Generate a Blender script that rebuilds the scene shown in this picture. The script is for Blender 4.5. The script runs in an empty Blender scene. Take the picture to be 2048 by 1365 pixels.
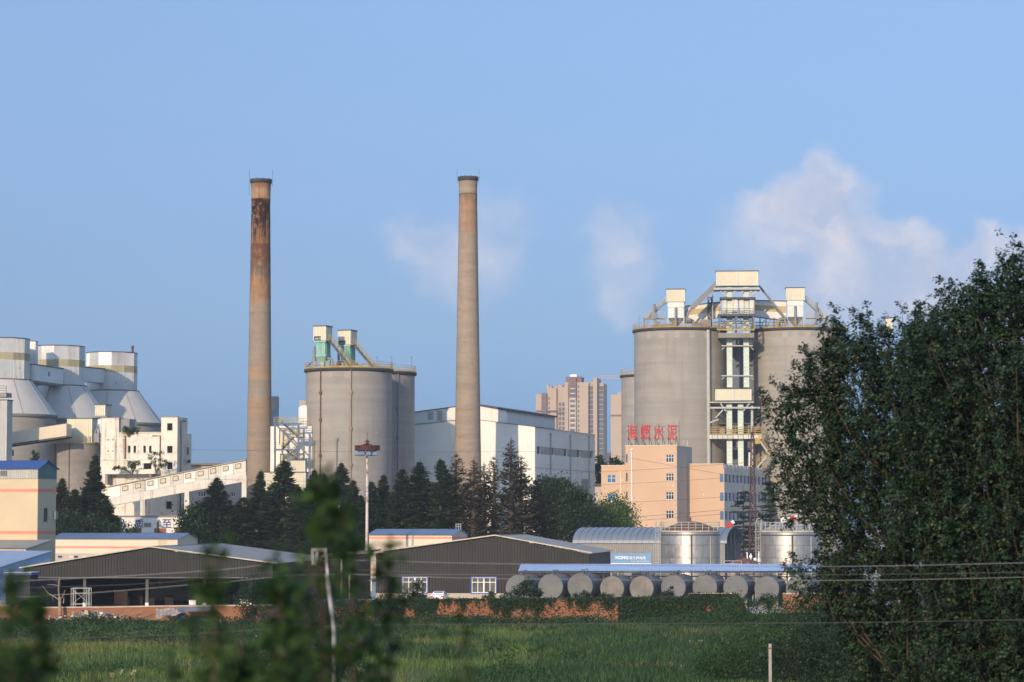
import bpy, math, random
import numpy as np
from mathutils import Vector, Matrix

random.seed(7)
RNG = np.random.default_rng(11)
R = math.radians
sc = bpy.context.scene
COL = sc.collection

# ---------------------------------------------------------------- camera
FPX = 5200.0            # focal length in pixels of the 2048-wide photograph
CAM = Vector((0.0, 0.0, 9.0))
PITCH = math.atan(367.5 / FPX)
cd = bpy.data.cameras.new('camera')
cam = bpy.data.objects.new('camera', cd)
COL.objects.link(cam)
cam.location = CAM
cam.rotation_euler = (R(90) + PITCH, 0, 0)
cd.sensor_width = 36.0
cd.lens = FPX / 2048 * 36.0
cd.clip_start = 0.5
cd.clip_end = 20000
cd.dof.use_dof = True
cd.dof.focus_distance = 380
cd.dof.aperture_fstop = 2.8
sc.camera = cam

# ---------------------------------------------------------------- sun, sky, exposure
SUN_AZ, SUN_EL = R(22), R(18)        # behind the camera, to its left
to_sun = Vector((-math.sin(SUN_AZ) * math.cos(SUN_EL), -math.cos(SUN_AZ) * math.cos(SUN_EL), math.sin(SUN_EL)))
sl = bpy.data.lights.new('sun', 'SUN')
sl.energy = 2.0
sl.angle = R(0.55)
sl.color = (1.0, 0.77, 0.52)
so = bpy.data.objects.new('sun', sl)
COL.objects.link(so)
so.rotation_euler = (-to_sun).to_track_quat('-Z', 'Y').to_euler()
so.location = (-60, -120, 120)

world = bpy.data.worlds.new('World')
sc.world = world
world.use_nodes = True
wn, wl = world.node_tree.nodes, world.node_tree.links
wn.clear()
w_out = wn.new('ShaderNodeOutputWorld')
w_bg = wn.new('ShaderNodeBackground')
w_bg.inputs['Strength'].default_value = 0.15
wl.new(w_bg.outputs[0], w_out.inputs[0])
sky = wn.new('ShaderNodeTexSky')
sky.sky_type = 'NISHITA'
sky.sun_disc = False
sky.sun_elevation = SUN_EL
sky.sun_rotation = R(180) + SUN_AZ
sky.altitude = 50
sky.air_density = 1.0
sky.dust_density = 0.6
sky.ozone_density = 2.0
w_tc = wn.new('ShaderNodeTexCoord')
w_sep = wn.new('ShaderNodeSeparateXYZ')
wl.new(w_tc.outputs['Generated'], w_sep.inputs[0])
# tint by height above the horizon, the same all the way round
w_ramp = wn.new('ShaderNodeValToRGB')
wl.new(w_sep.outputs['Z'], w_ramp.inputs[0])
cr = w_ramp.color_ramp
SKY_TINT = [(0.0, (0.102, 0.172, 0.385)), (0.038, (0.113, 0.180, 0.380)), (0.077, (0.183, 0.222, 0.350)), (0.105, (0.219, 0.248, 0.359)),
            (0.143, (0.275, 0.295, 0.385)), (0.20, (0.350, 0.360, 0.435)), (0.32, (1.0, 1.0, 1.0)), (1.0, (1.0, 1.0, 1.0))]
while len(cr.elements) < len(SKY_TINT):
    cr.elements.new(0.5)
for e, (p, c) in zip(cr.elements, SKY_TINT):
    e.position = p
    e.color = (*[v / 1.4 for v in c], 1)
w_mul = wn.new('ShaderNodeMix')
w_mul.data_type = 'RGBA'
w_mul.blend_type = 'MULTIPLY'
w_mul.inputs['Factor'].default_value = 1
wl.new(sky.outputs[0], w_mul.inputs['A'])
wl.new(w_ramp.outputs[0], w_mul.inputs['B'])
w_gain = wn.new('ShaderNodeVectorMath')
w_gain.operation = 'SCALE'
w_gain.inputs['Scale'].default_value = 1.4
wl.new(w_mul.outputs['Result'], w_gain.inputs[0])


def wmath(op, a, b=None, clamp=False):
    n = wn.new('ShaderNodeMath')
    n.operation = op
    n.use_clamp = clamp
    for i, v in enumerate((a, b)):
        if v is None:
            continue
        if isinstance(v, (int, float)):
            n.inputs[i].default_value = v
        else:
            wl.new(v, n.inputs[i])
    return n.outputs[0]


# fair-weather clouds low over the horizon, laid out by compass bearing and height
w_yy = wmath('MAXIMUM', w_sep.outputs['Y'], 0.05)
w_u = wmath('DIVIDE', w_sep.outputs['X'], w_yy)
w_v = wmath('DIVIDE', w_sep.outputs['Z'], w_yy)
w_uv = wn.new('ShaderNodeCombineXYZ')
wl.new(w_u, w_uv.inputs[0])
wl.new(w_v, w_uv.inputs[1])
w_noise = wn.new('ShaderNodeTexNoise')
w_noise.inputs['Scale'].default_value = 55
w_noise.inputs['Detail'].default_value = 6
w_noise.inputs['Roughness'].default_value = 0.55
wl.new(w_uv.outputs[0], w_noise.inputs['Vector'])
w_ns = wn.new('ShaderNodeVectorMath')
w_ns.operation = 'SUBTRACT'
wl.new(w_noise.outputs['Color'], w_ns.inputs[0])
w_ns.inputs[1].default_value = (0.5, 0.5, 0.5)
w_nk = wn.new('ShaderNodeVectorMath')
w_nk.operation = 'SCALE'
w_nk.inputs['Scale'].default_value = 0.027
wl.new(w_ns.outputs[0], w_nk.inputs[0])
w_wp = wn.new('ShaderNodeVectorMath')
w_wp.operation = 'ADD'
wl.new(w_uv.outputs[0], w_wp.inputs[0])
wl.new(w_nk.outputs[0], w_wp.inputs[1])
CLOUDS = [(1655, 352, 55, 58, .75), (1615, 405, 95, 66, .6), (1705, 395, 60, 66, .5), (1540, 408, 70, 42, .5),
          (1590, 445, 120, 66, .5), (1680, 470, 100, 66, .55), (1835, 478, 66, 58, .6), (1785, 470, 50, 45, .4),
          (1650, 530, 150, 70, .4), (1750, 530, 150, 80, .4), (1905, 545, 100, 60, .45), (1985, 492, 60, 48, .55),
          (2050, 505, 80, 60, .55), (1490, 480, 90, 60, .22), (1600, 600, 220, 70, .30), (1800, 600, 220, 80, .42), (2000, 600, 220, 90, .5), (1880, 520, 90, 60, .35),
          (835, 482, 72, 54, .32), (900, 525, 110, 70, .30), (990, 462, 88, 80, .30), (950, 565, 90, 70, .22),
          (1232, 460, 88, 66, .30), (1240, 535, 74, 94, .32), (1255, 600, 76, 54, .2),
          (2250, 480, 160, 90, .6), (2420, 520, 200, 80, .5), (-300, 500, 150, 70, .4), (-520, 520, 200, 70, .4)]
acc = None
for (cx, cy, rx, ry, wgt) in CLOUDS:
    a = wn.new('ShaderNodeVectorMath'); a.operation = 'SUBTRACT'
    wl.new(w_wp.outputs[0], a.inputs[0])
    a.inputs[1].default_value = ((cx - 1024) / FPX, (1050 - cy) / FPX, 0)
    b = wn.new('ShaderNodeVectorMath'); b.operation = 'MULTIPLY'
    wl.new(a.outputs[0], b.inputs[0])
    b.inputs[1].default_value = (FPX / (rx * 1.25), FPX / (ry * 1.25), 0)
    c = wn.new('ShaderNodeVectorMath'); c.operation = 'LENGTH'
    wl.new(b.outputs[0], c.inputs[0])
    m = wn.new('ShaderNodeMapRange'); m.interpolation_type = 'SMOOTHSTEP'
    wl.new(c.outputs['Value'], m.inputs['Value'])
    m.inputs['From Min'].default_value = 1.0
    m.inputs['From Max'].default_value = 0.32
    m.inputs['To Min'].default_value = 0.0
    m.inputs['To Max'].default_value = wgt
    # screen-add the puffs so that they merge softly
    if acc is None:
        acc = m.outputs[0]
    else:
        inv = wmath('MULTIPLY', wmath('SUBTRACT', 1.0, acc), wmath('SUBTRACT', 1.0, m.outputs[0]))
        acc = wmath('SUBTRACT', 1.0, inv)
w_n2 = wn.new('ShaderNodeTexNoise')
w_n2.inputs['Scale'].default_value = 90
w_n2.inputs['Detail'].default_value = 5
wl.new(w_uv.outputs[0], w_n2.inputs['Vector'])
w_mod = wmath('ADD', wmath('MULTIPLY', w_n2.outputs['Fac'], 0.7), 0.62)
w_front = wmath('GREATER_THAN', w_sep.outputs['Y'], 0.05)
w_cf = wmath('MULTIPLY', wmath('MULTIPLY', acc, w_mod, True), wmath('MULTIPLY', w_front, 0.95), True)
w_cmix = wn.new('ShaderNodeMix')
w_cmix.data_type = 'RGBA'
wl.new(w_cf, w_cmix.inputs['Factor'])
wl.new(w_gain.outputs[0], w_cmix.inputs['A'])
w_cmix.inputs['B'].default_value = (3.7, 3.55, 3.95, 1)
w_lit = wn.new('ShaderNodeMix')                 # sunlit and shaded folds of the cloud
w_lit.data_type = 'RGBA'
w_n3 = wn.new('ShaderNodeTexNoise')
w_n3.inputs['Scale'].default_value = 38
w_n3.inputs['Detail'].default_value = 7
wl.new(w_wp.outputs[0], w_n3.inputs['Vector'])
w_sh = wn.new('ShaderNodeMapRange')
w_sh.inputs['From Min'].default_value = 0.40
w_sh.inputs['From Max'].default_value = 0.62
wl.new(w_n3.outputs['Fac'], w_sh.inputs['Value'])
wl.new(w_sh.outputs[0], w_lit.inputs['Factor'])
w_lit.inputs['A'].default_value = (1.76, 1.93, 2.48, 1)
w_lit.inputs['B'].default_value = (2.73, 2.55, 2.7, 1)
wl.new(w_lit.outputs['Result'], w_cmix.inputs['B'])
wl.new(w_cmix.outputs['Result'], w_bg.inputs['Color'])

sc.view_settings.view_transform = 'Standard'
sc.view_settings.look = 'None'
sc.view_settings.gamma = 1.0
sc.view_settings.use_curve_mapping = False
sc.view_settings.exposure = 1.0
sc.cycles.max_bounces = 6
sc.cycles.diffuse_bounces = 3
sc.cycles.glossy_bounces = 2
sc.cycles.transmission_bounces = 2
sc.cycles.volume_bounces = 0
sc.cycles.use_denoising = True
sc.cycles.caustics_reflective = False
sc.cycles.caustics_refractive = False
sc.cycles.use_adaptive_sampling = True
sc.cycles.adaptive_threshold = 0.015

# ---------------------------------------------------------------- pixel helpers
_cp, _sp = math.cos(PITCH), math.sin(PITCH)


def ray(px, py):
    x, yc = px - 1024.0, 682.5 - py
    return Vector((x, FPX * _cp - yc * _sp, FPX * _sp + yc * _cp))


def P(px, py, Y):
    """the point that pixel (px, py) shows at the distance Y"""
    d = ray(px, py)
    return CAM + d * (Y / d.y)


class Frame:
    """local axes of a building: x along its front, y going away from the camera, z up"""

    def __init__(s, px, Y, rot=0.0, z0=0.0, py=1050):
        p = P(px, py, Y)
        s.o = Vector((p.x, Y, z0))
        s.rot = R(rot)
        s.inv = Matrix.Rotation(-s.rot, 3, 'Z')
        s.co = s.inv @ (CAM - s.o)

    def loc(s, w):
        return s.inv @ (Vector(w) - s.o)

    def pt(s, px, py, Y):
        return s.loc(P(px, py, Y))

    def F(s, px, py, ly=0.0):
        d = s.inv @ ray(px, py)
        t = (ly - s.co.y) / d.y
        q = s.co + d * t
        return q.x, q.z

    def fx(s, px, py=1000, ly=0.0):
        return s.F(px, py, ly)[0]

    def fz(s, px, py, ly=0.0):
        return s.F(px, py, ly)[1]

    def f3(s, px, py, ly=0.0):
        x, z = s.F(px, py, ly)
        return Vector((x, ly, z))

    def S(s, px, py, lx):
        d = s.inv @ ray(px, py)
        t = (lx - s.co.x) / d.x
        q = s.co + d * t
        return q.y, q.z

    def thing(s, name, label, cat, group=None):
        return thing(name, label, cat, s.o, s.rot, group)


# ---------------------------------------------------------------- object helpers
def tag(o, label=None, cat=None, group=None, kind=None):
    if label: o['label'] = label
    if cat: o['category'] = cat
    if group: o['group'] = group
    if kind: o['kind'] = kind
    return o


def thing(name, label, cat, loc=(0, 0, 0), rz=0.0, group=None):
    o = bpy.data.objects.new(name, None)
    COL.objects.link(o)
    o.location = loc
    o.rotation_euler = (0, 0, rz)
    o.empty_display_size = 0.5
    return tag(o, label, cat, group)


def link(name, me, parent=None, loc=None, rz=0.0, scale=None):
    o = bpy.data.objects.new(name, me)
    COL.objects.link(o)
    if parent is not None: o.parent = parent
    if loc is not None: o.location = loc
    if rz: o.rotation_euler = (0, 0, rz)
    if scale is not None: o.scale = scale
    return o


def copy_tree(o, parent=None):
    c = o.copy()
    COL.objects.link(c)
    c.parent = parent
    for ch in list(o.children):
        copy_tree(ch, c)
    return c


class MB:
    def __init__(s):
        s.v, s.f, s.sm = [], [], []

    def add(s, vs, fs, smooth=False):
        n = len(s.v)
        s.v.extend(tuple(q) for q in vs)
        s.f.extend(tuple(i + n for i in f) for f in fs)
        s.sm.extend([smooth] * len(fs))
        return s

    def quad(s, a, b, c, d):
        return s.add((a, b, c, d), ((0, 1, 2, 3),))

    def box(s, x0, x1, y0, y1, z0, z1):
        return s.add([(x, y, z) for z in (z0, z1) for y in (y0, y1) for x in (x0, x1)],
                     [(0, 2, 3, 1), (4, 5, 7, 6), (0, 1, 5, 4), (2, 6, 7, 3), (0, 4, 6, 2), (1, 3, 7, 5)])

    def bar(s, p, q, w=0.1, h=None, up=(0, 0, 1)):
        """a square bar from p to q"""
        p, q = Vector(p), Vector(q)
        h = w if h is None else h
        d = q - p
        if d.length < 1e-6: return s
        d.normalize()
        u = Vector(up)
        if abs(d.dot(u)) > 0.98: u = Vector((0, 1, 0))
        a = d.cross(u).normalized() * (w / 2)
        b = a.cross(d).normalized() * (h / 2)
        vs = [p - a - b, p + a - b, p + a + b, p - a + b, q - a - b, q + a - b, q + a + b, q - a + b]
        return s.add(vs, [(3, 2, 1, 0), (4, 5, 6, 7), (0, 1, 5, 4), (1, 2, 6, 5), (2, 3, 7, 6), (3, 0, 4, 7)])

    def tube(s, pts, r, n=8, r2=None, cap=True):
        pts = [Vector(p) for p in pts]
        m = len(pts)
        rs = [r + ((r2 if r2 is not None else r) - r) * i / max(m - 1, 1) for i in range(m)] if not isinstance(r, (list, tuple)) else r
        vs, fs = [], []
        ref = None
        for i, p in enumerate(pts):
            d = (pts[min(i + 1, m - 1)] - pts[max(i - 1, 0)]).normalized()
            if ref is None:
                ref = Vector((0, 0, 1)) if abs(d.z) < 0.9 else Vector((1, 0, 0))
            a = d.cross(ref).normalized()
            b = a.cross(d).normalized()
            ref = b
            for k in range(n):
                t = 2 * math.pi * k / n
                vs.append(p + (a * math.cos(t) + b * math.sin(t)) * rs[i])
        for i in range(m - 1):
            for k in range(n):
                k2 = (k + 1) % n
                fs.append((i * n + k, i * n + k2, (i + 1) * n + k2, (i + 1) * n + k))
        s.add(vs, fs, True)
        if cap:
            s.add([vs[k] for k in range(n)], [tuple(range(n))])
            s.add([vs[(m - 1) * n + k] for k in range(n)], [tuple(range(n - 1, -1, -1))])
        return s

    def lathe(s, prof, n=48, cx=0, cy=0, a0=0.0, a1=2 * math.pi, smooth=True):
        """prof: (radius, z) pairs from bottom to top"""
        full = abs(a1 - a0 - 2 * math.pi) < 1e-6
        m = n if full else n + 1
        vs, fs = [], []
        for (r, z) in prof:
            for k in range(m):
                t = a0 + (a1 - a0) * k / n
                vs.append((cx + r * math.cos(t), cy + r * math.sin(t), z))
        for i in range(len(prof) - 1):
            for k in range(n):
                k2 = (k + 1) % m
                fs.append((i * m + k, i * m + k2, (i + 1) * m + k2, (i + 1) * m + k))
        return s.add(vs, fs, smooth)

    def disc(s, r, z, n=48, cx=0, cy=0):
        return s.add([(cx + r * math.cos(2 * math.pi * k / n), cy + r * math.sin(2 * math.pi * k / n), z) for k in range(n)], [tuple(range(n))])

    def prism(s, poly, ext):
        """poly: points of a plane outline, ext: the extrusion vector"""
        n = len(poly)
        e = Vector(ext)
        a = [Vector(p) for p in poly]
        vs = a + [p + e for p in a]
        fs = [tuple(range(n)), tuple(range(2 * n - 1, n - 1, -1))]
        fs += [(i, (i + 1) % n, n + (i + 1) % n, n + i) for i in range(n)]
        return s.add(vs, fs)

    def ribbed(s, p00, p10, p01, p11, n, depth, normal=None):
        """trapezoid-profiled sheet: ribs run from the p00-p10 edge to the p01-p11 edge"""
        p00, p10, p01, p11 = map(Vector, (p00, p10, p01, p11))
        nv = Vector(normal) if normal is not None else (p10 - p00).cross(p01 - p00).normalized()
        prof = []
        for i in range(n):
            for t, h in ((0, 0), (0.55, 0), (0.65, 1), (0.9, 1)):
                prof.append(((i + t) / n, h))
        prof.append((1.0, 0))
        vs = []
        for t, h in prof:
            vs.append(p00.lerp(p10, t) + nv * depth * h)
            vs.append(p01.lerp(p11, t) + nv * depth * h)
        fs = [(2 * i, 2 * i + 2, 2 * i + 3, 2 * i + 1) for i in range(len(prof) - 1)]
        return s.add(vs, fs)

    def wall(s, u0, u1, z0, z1, holes, at, depth=0.3):
        """a wall face with real openings. at(u, d, z) gives the point; d is how deep behind the face"""
        us = sorted({u0, u1, *[h[0] for h in holes], *[h[1] for h in holes]})
        zs = sorted({z0, z1, *[h[2] for h in holes], *[h[3] for h in holes]})
        for a, b in zip(us[:-1], us[1:]):
            for c, d in zip(zs[:-1], zs[1:]):
                mu, mz = (a + b) / 2, (c + d) / 2
                if any(h[0] < mu < h[1] and h[2] < mz < h[3] for h in holes):
                    continue
                s.quad(at(a, 0, c), at(b, 0, c), at(b, 0, d), at(a, 0, d))
        for (a, b, c, d) in holes:
            s.quad(at(a, 0, c), at(a, depth, c), at(b, depth, c), at(b, 0, c))
            s.quad(at(a, 0, d), at(b, 0, d), at(b, depth, d), at(a, depth, d))
            s.quad(at(a, 0, c), at(a, 0, d), at(a, depth, d), at(a, depth, c))
            s.quad(at(b, 0, c), at(b, depth, c), at(b, depth, d), at(b, 0, d))
        return s

    def mesh(s, name, m=None):
        me = bpy.data.meshes.new(name)
        me.from_pydata(s.v, [], s.f)
        me.polygons.foreach_set('use_smooth', s.sm)
        if m is not None:
            me.materials.append(m)
        me.update()
        return me

    def build(s, name, m, parent=None, label=None, kind=None):
        o = link(name, s.mesh(name, m), parent)
        if label: o['label'] = label
        if kind: o['kind'] = kind
        return o


# ---------------------------------------------------------------- materials
_M = {}


def mat(name, col, rough=0.85, metal=0.0, var=0.14, scale=0.5, streak=0.0, scol=(0.09, 0.07, 0.055), sscale=1.3, sthr=0.52,
        band=0.0, bscale=1.6, blotch=0.0, bcol=(0.3, 0.15, 0.07), blscale=0.35, blthr=0.55, bump=0.0, bmscale=6.0, spec=0.3):
    if name in _M: return _M[name]
    m = bpy.data.materials.new(name)
    m.use_nodes = True
    nt = m.node_tree
    N, L = nt.nodes, nt.links
    bs = N['Principled BSDF']
    bs.inputs['Roughness'].default_value = rough
    bs.inputs['Metallic'].default_value = metal
    bs.inputs['Specular IOR Level'].default_value = spec
    tc = N.new('ShaderNodeTexCoord')
    oi = N.new('ShaderNodeObjectInfo')
    off = N.new('ShaderNodeVectorMath'); off.operation = 'SCALE'
    off.inputs[0].default_value = (31.0, 17.0, 7.0)
    L.new(oi.outputs['Random'], off.inputs['Scale'])
    co = N.new('ShaderNodeVectorMath'); co.operation = 'ADD'
    L.new(tc.outputs['Object'], co.inputs[0]); L.new(off.outputs[0], co.inputs[1])
    P0 = co.outputs[0]

    def noise(sx, sy, sz, detail=4, rough=0.6):
        mp = N.new('ShaderNodeMapping')
        mp.inputs['Scale'].default_value = (sx, sy, sz)
        L.new(P0, mp.inputs['Vector'])
        t = N.new('ShaderNodeTexNoise')
        t.inputs['Scale'].default_value = 1.0
        t.inputs['Detail'].default_value = detail
        t.inputs['Roughness'].default_value = rough
        L.new(mp.outputs[0], t.inputs['Vector'])
        return t.outputs['Fac']

    def rng(f, a, b, lo, hi):
        r = N.new('ShaderNodeMapRange')
        r.inputs['From Min'].default_value = a; r.inputs['From Max'].default_value = b
        r.inputs['To Min'].default_value = lo; r.inputs['To Max'].default_value = hi
        L.new(f, r.inputs['Value'])
        return r.outputs[0]

    def mix(fac, a, b, mode='MIX'):
        x = N.new('ShaderNodeMix'); x.data_type = 'RGBA'; x.blend_type = mode
        for k, v in (('Factor', fac), ('A', a), ('B', b)):
            if isinstance(v, (int, float)): x.inputs[k].default_value = v
            elif isinstance(v, tuple): x.inputs[k].default_value = (*v, 1)
            else: L.new(v, x.inputs[k])
        return x.outputs['Result']

    lo = tuple(max(0, c * (1 - var)) for c in col)
    hi = tuple(min(1, c * (1 + var)) for c in col)
    c = mix(rng(noise(scale, scale, scale, 6), 0.3, 0.7, 0, 1), lo, hi)
    if band:
        c = mix(rng(noise(0.03, 0.03, bscale, 3), 0.4, 0.7, 0, band), c, tuple(q * 0.55 for q in col))
    if blotch:
        c = mix(rng(noise(blscale, blscale, blscale, 7, 0.65), blthr, blthr + 0.12, 0, blotch), c, bcol)
    if streak:
        c = mix(rng(noise(sscale, sscale, sscale * 0.06, 5, 0.65), sthr, sthr + 0.16, 0, streak), c, scol)
    L.new(c, bs.inputs['Base Color'])
    if metal > 0.3:
        L.new(rng(noise(scale * 2, scale * 2, scale * 2, 4), 0.3, 0.7, rough * 0.8, min(1, rough * 1.3)), bs.inputs['Roughness'])
    if bump:
        bp = N.new('ShaderNodeBump')
        bp.inputs['Strength'].default_value = bump
        bp.inputs['Distance'].default_value = 0.05
        L.new(noise(bmscale, bmscale, bmscale, 5), bp.inputs['Height'])
        L.new(bp.outputs[0], bs.inputs['Normal'])
    _M[name] = m
    return m


def leafmat(name, cols, trans=0.25, rough=0.5, spec=0.25, patch=0.0, pcol=None, pscale=0.08):
    """foliage: every separate leaf takes its own shade"""
    if name in _M: return _M[name]
    m = bpy.data.materials.new(name)
    m.use_nodes = True
    N, L = m.node_tree.nodes, m.node_tree.links
    bs = N['Principled BSDF']
    bs.inputs['Roughness'].default_value = rough
    bs.inputs['Specular IOR Level'].default_value = spec
    g = N.new('ShaderNodeNewGeometry')
    rp = N.new('ShaderNodeValToRGB')
    while len(rp.color_ramp.elements) < len(cols):
        rp.color_ramp.elements.new(0.5)
    for i, (e, (p, c)) in enumerate(zip(rp.color_ramp.elements, cols)):
        e.position = p
        e.color = (*c, 1)
    L.new(g.outputs['Random Per Island'], rp.inputs[0])
    c = rp.outputs[0]
    if patch:
        tc = N.new('ShaderNodeTexCoord')
        t = N.new('ShaderNodeTexNoise')
        t.inputs['Scale'].default_value = pscale
        t.inputs['Detail'].default_value = 5
        L.new(tc.outputs['Object'], t.inputs['Vector'])
        r = N.new('ShaderNodeMapRange')
        r.inputs['From Min'].default_value = 0.48; r.inputs['From Max'].default_value = 0.66
        r.inputs['To Max'].default_value = patch
        L.new(t.outputs['Fac'], r.inputs['Value'])
        x = N.new('ShaderNodeMix'); x.data_type = 'RGBA'
        L.new(r.outputs[0], x.inputs['Factor']); L.new(c, x.inputs['A'])
        x.inputs['B'].default_value = (*pcol, 1)
        c = x.outputs['Result']
    L.new(c, bs.inputs['Base Color'])
    tr = N.new('ShaderNodeBsdfTranslucent')
    L.new(c, tr.inputs['Color'])
    mx = N.new('ShaderNodeMixShader')
    mx.inputs[0].default_value = trans
    L.new(bs.outputs[0], mx.inputs[1]); L.new(tr.outputs[0], mx.inputs[2])
    L.new(mx.outputs[0], N['Material Output'].inputs[0])
    _M[name] = m
    return m


CONCRETE = mat('silo concrete', (0.33, 0.312, 0.282), 0.9, var=0.09, scale=0.3, band=0.34, bscale=0.8, streak=0.6, scol=(0.235, 0.215, 0.185), sscale=0.55, sthr=0.54, blotch=0.22, bcol=(0.29, 0.265, 0.23), blscale=0.16, blthr=0.5, bump=0.15)
CONCRETE_DARK = mat('old concrete', (0.27, 0.25, 0.225), 0.92, var=0.14, scale=0.5, band=0.35, bscale=0.9, streak=0.4, scol=(0.2, 0.19, 0.17), sscale=1.0, bump=0.2)
PATCH = mat('fresh concrete patch', (0.36, 0.335, 0.30), 0.9, var=0.08, scale=1.5)
RIM = mat('dark silo rim', (0.05, 0.05, 0.055), 0.8, var=0.3, scale=1.0)
CREAM = mat('cream cladding', (0.64, 0.60, 0.46), 0.55, var=0.05, scale=0.4, streak=0.12, scol=(0.42, 0.38, 0.28), sscale=1.5)
CREAM_WALL = mat('cream painted sheet wall', (0.58, 0.47, 0.31), 0.6, var=0.05, scale=0.3, streak=0.15, scol=(0.45, 0.36, 0.24), sscale=0.9)
CREAM_PALE = mat('pale cream wall', (0.66, 0.58, 0.45), 0.6, var=0.04, scale=0.3, streak=0.12, scol=(0.5, 0.43, 0.33), sscale=0.9)
STRIPE = mat('salmon paint stripe', (0.74, 0.27, 0.18), 0.6, var=0.08, scale=0.8)
WHITE_WALL = mat('stained white plaster', (0.80, 0.78, 0.72), 0.85, var=0.06, scale=0.3, streak=0.45, scol=(0.45, 0.37, 0.27), sscale=0.9, sthr=0.6, blotch=0.2, bcol=(0.42, 0.36, 0.28), blscale=0.25, blthr=0.6)
WHITE_OLD = mat('weathered white plaster', (0.68, 0.645, 0.56), 0.88, var=0.08, scale=0.5, streak=0.8, scol=(0.15, 0.12, 0.09), sscale=1.0, sthr=0.57, blotch=0.55, bcol=(0.38, 0.32, 0.25), blscale=0.55, blthr=0.57)
WHITE_SHEET = mat('white sheet cladding', (0.70, 0.70, 0.66), 0.5, var=0.05, scale=0.4, streak=0.2, scol=(0.4, 0.38, 0.33), sscale=1.2)
TAN_SHEET = mat('tan sheet cladding', (0.50, 0.38, 0.20), 0.6, var=0.1, scale=1.0, streak=0.3, scol=(0.3, 0.2, 0.1), sscale=1.5)
ORANGE = mat('peach rendered wall', (0.56, 0.39, 0.265), 0.85, var=0.05, scale=0.2, streak=0.2, scol=(0.5, 0.35, 0.25), sscale=0.7)
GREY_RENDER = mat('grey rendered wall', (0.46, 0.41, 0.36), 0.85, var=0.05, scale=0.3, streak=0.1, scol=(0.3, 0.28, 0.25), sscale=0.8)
DARK_SHEET = mat('dark grey sheet', (0.035, 0.0355, 0.036), 0.6, var=0.16, scale=0.3, streak=0.3, scol=(0.055, 0.053, 0.052), sscale=1.2, spec=0.2)
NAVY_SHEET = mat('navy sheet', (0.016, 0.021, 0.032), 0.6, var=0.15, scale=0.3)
GREY_SHEET = mat('grey sheet', (0.25, 0.245, 0.235), 0.5, var=0.08, scale=0.4, streak=0.2, scol=(0.16, 0.15, 0.14), sscale=1.2)
ROOF_GREY = mat('grey blue roof sheet', (0.15, 0.17, 0.195), 0.42, var=0.10, scale=0.25, streak=0.15, scol=(0.12, 0.13, 0.14), spec=0.5)
ROOF_VAULT = mat('pale blue grey vault sheet', (0.16, 0.195, 0.24), 0.4, var=0.06, scale=0.25, spec=0.5)
ROOF_BLUE = mat('mid blue roof sheet', (0.15, 0.21, 0.32), 0.45, var=0.1, scale=0.3, spec=0.5)
ROOF_ROYAL = mat('royal blue roof sheet', (0.05, 0.11, 0.32), 0.45, var=0.1, scale=0.4, spec=0.5)
CANOPY_BLUE = mat('light blue canopy sheet', (0.36, 0.47, 0.68), 0.42, var=0.06, scale=0.4, spec=0.5)
TRIM_PALE = mat('pale metal trim', (0.50, 0.45, 0.37), 0.5, var=0.25, scale=1.5)
STEEL = mat('grey painted steel', (0.22, 0.23, 0.24), 0.6, 0.0, var=0.15, scale=1.0)
STEEL_DARK = mat('dark steel', (0.07, 0.075, 0.085), 0.6, 0.0, var=0.2, scale=1.0)
STEEL_PALE = mat('pale painted steel', (0.40, 0.42, 0.41), 0.5, var=0.1, scale=1.0)
STEEL_BLUE = mat('blue grey steel', (0.12, 0.145, 0.185), 0.55, var=0.12, scale=1.0)
YELLOW = mat('yellow railing paint', (0.42, 0.29, 0.07), 0.6, var=0.2, scale=1.5)
YELLOW_PALE = mat('faded yellow paint', (0.42, 0.36, 0.18), 0.65, var=0.2, scale=1.5)
GREEN_SHEET = mat('jade green sheet', (0.24, 0.47, 0.38), 0.5, var=0.2, scale=0.7, streak=0.5, scol=(0.55, 0.66, 0.6), sscale=1.6, sthr=0.5)
DUCT = mat('mint elevator duct', (0.56, 0.64, 0.56), 0.55, var=0.08, scale=0.8, streak=0.25, scol=(0.33, 0.38, 0.31), sscale=1.6)
DUCT_WHITE = mat('pale green white cladding', (0.62, 0.68, 0.66), 0.5, var=0.06, scale=0.6, streak=0.15, scol=(0.4, 0.43, 0.4), sscale=1.4)
TANK_STEEL = mat('bare tank steel', (0.50, 0.485, 0.455), 0.40, 0.8, var=0.10, scale=0.5, streak=0.25, scol=(0.34, 0.30, 0.25), sscale=1.2)
TANK_END = mat('chalky grey tank end', (0.152, 0.157, 0.155), 0.85, var=0.16, scale=0.7, streak=0.25, scol=(0.20, 0.19, 0.175), sscale=1.5, blotch=0.25, bcol=(0.24, 0.2, 0.16), blscale=1.0, bump=0.12, bmscale=3)
TANK_BODY = mat('dull grey tank shell', (0.13, 0.14, 0.155), 0.6, var=0.15, scale=0.6, streak=0.2)
RUST = mat('rusty plate', (0.17, 0.085, 0.055), 0.9, var=0.35, scale=1.2, blotch=0.5, bcol=(0.30, 0.26, 0.22), blscale=0.8)
RUSTY_MAST = mat('rusty white mast paint', (0.60, 0.55, 0.50), 0.8, var=0.1, scale=1.0, blotch=0.95, bcol=(0.22, 0.07, 0.05), blscale=1.3, blthr=0.5)
MAST_BROWN = mat('rusty brown lattice', (0.075, 0.045, 0.04), 0.85, var=0.4, scale=1.0)
RED_HEAD = mat('dark red lamp ring', (0.085, 0.025, 0.03), 0.7, var=0.3, scale=1.5)
LAMP_GLASS = mat('floodlight glass', (0.16, 0.24, 0.38), 0.15, var=0.15, scale=1.0, spec=0.8)
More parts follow.
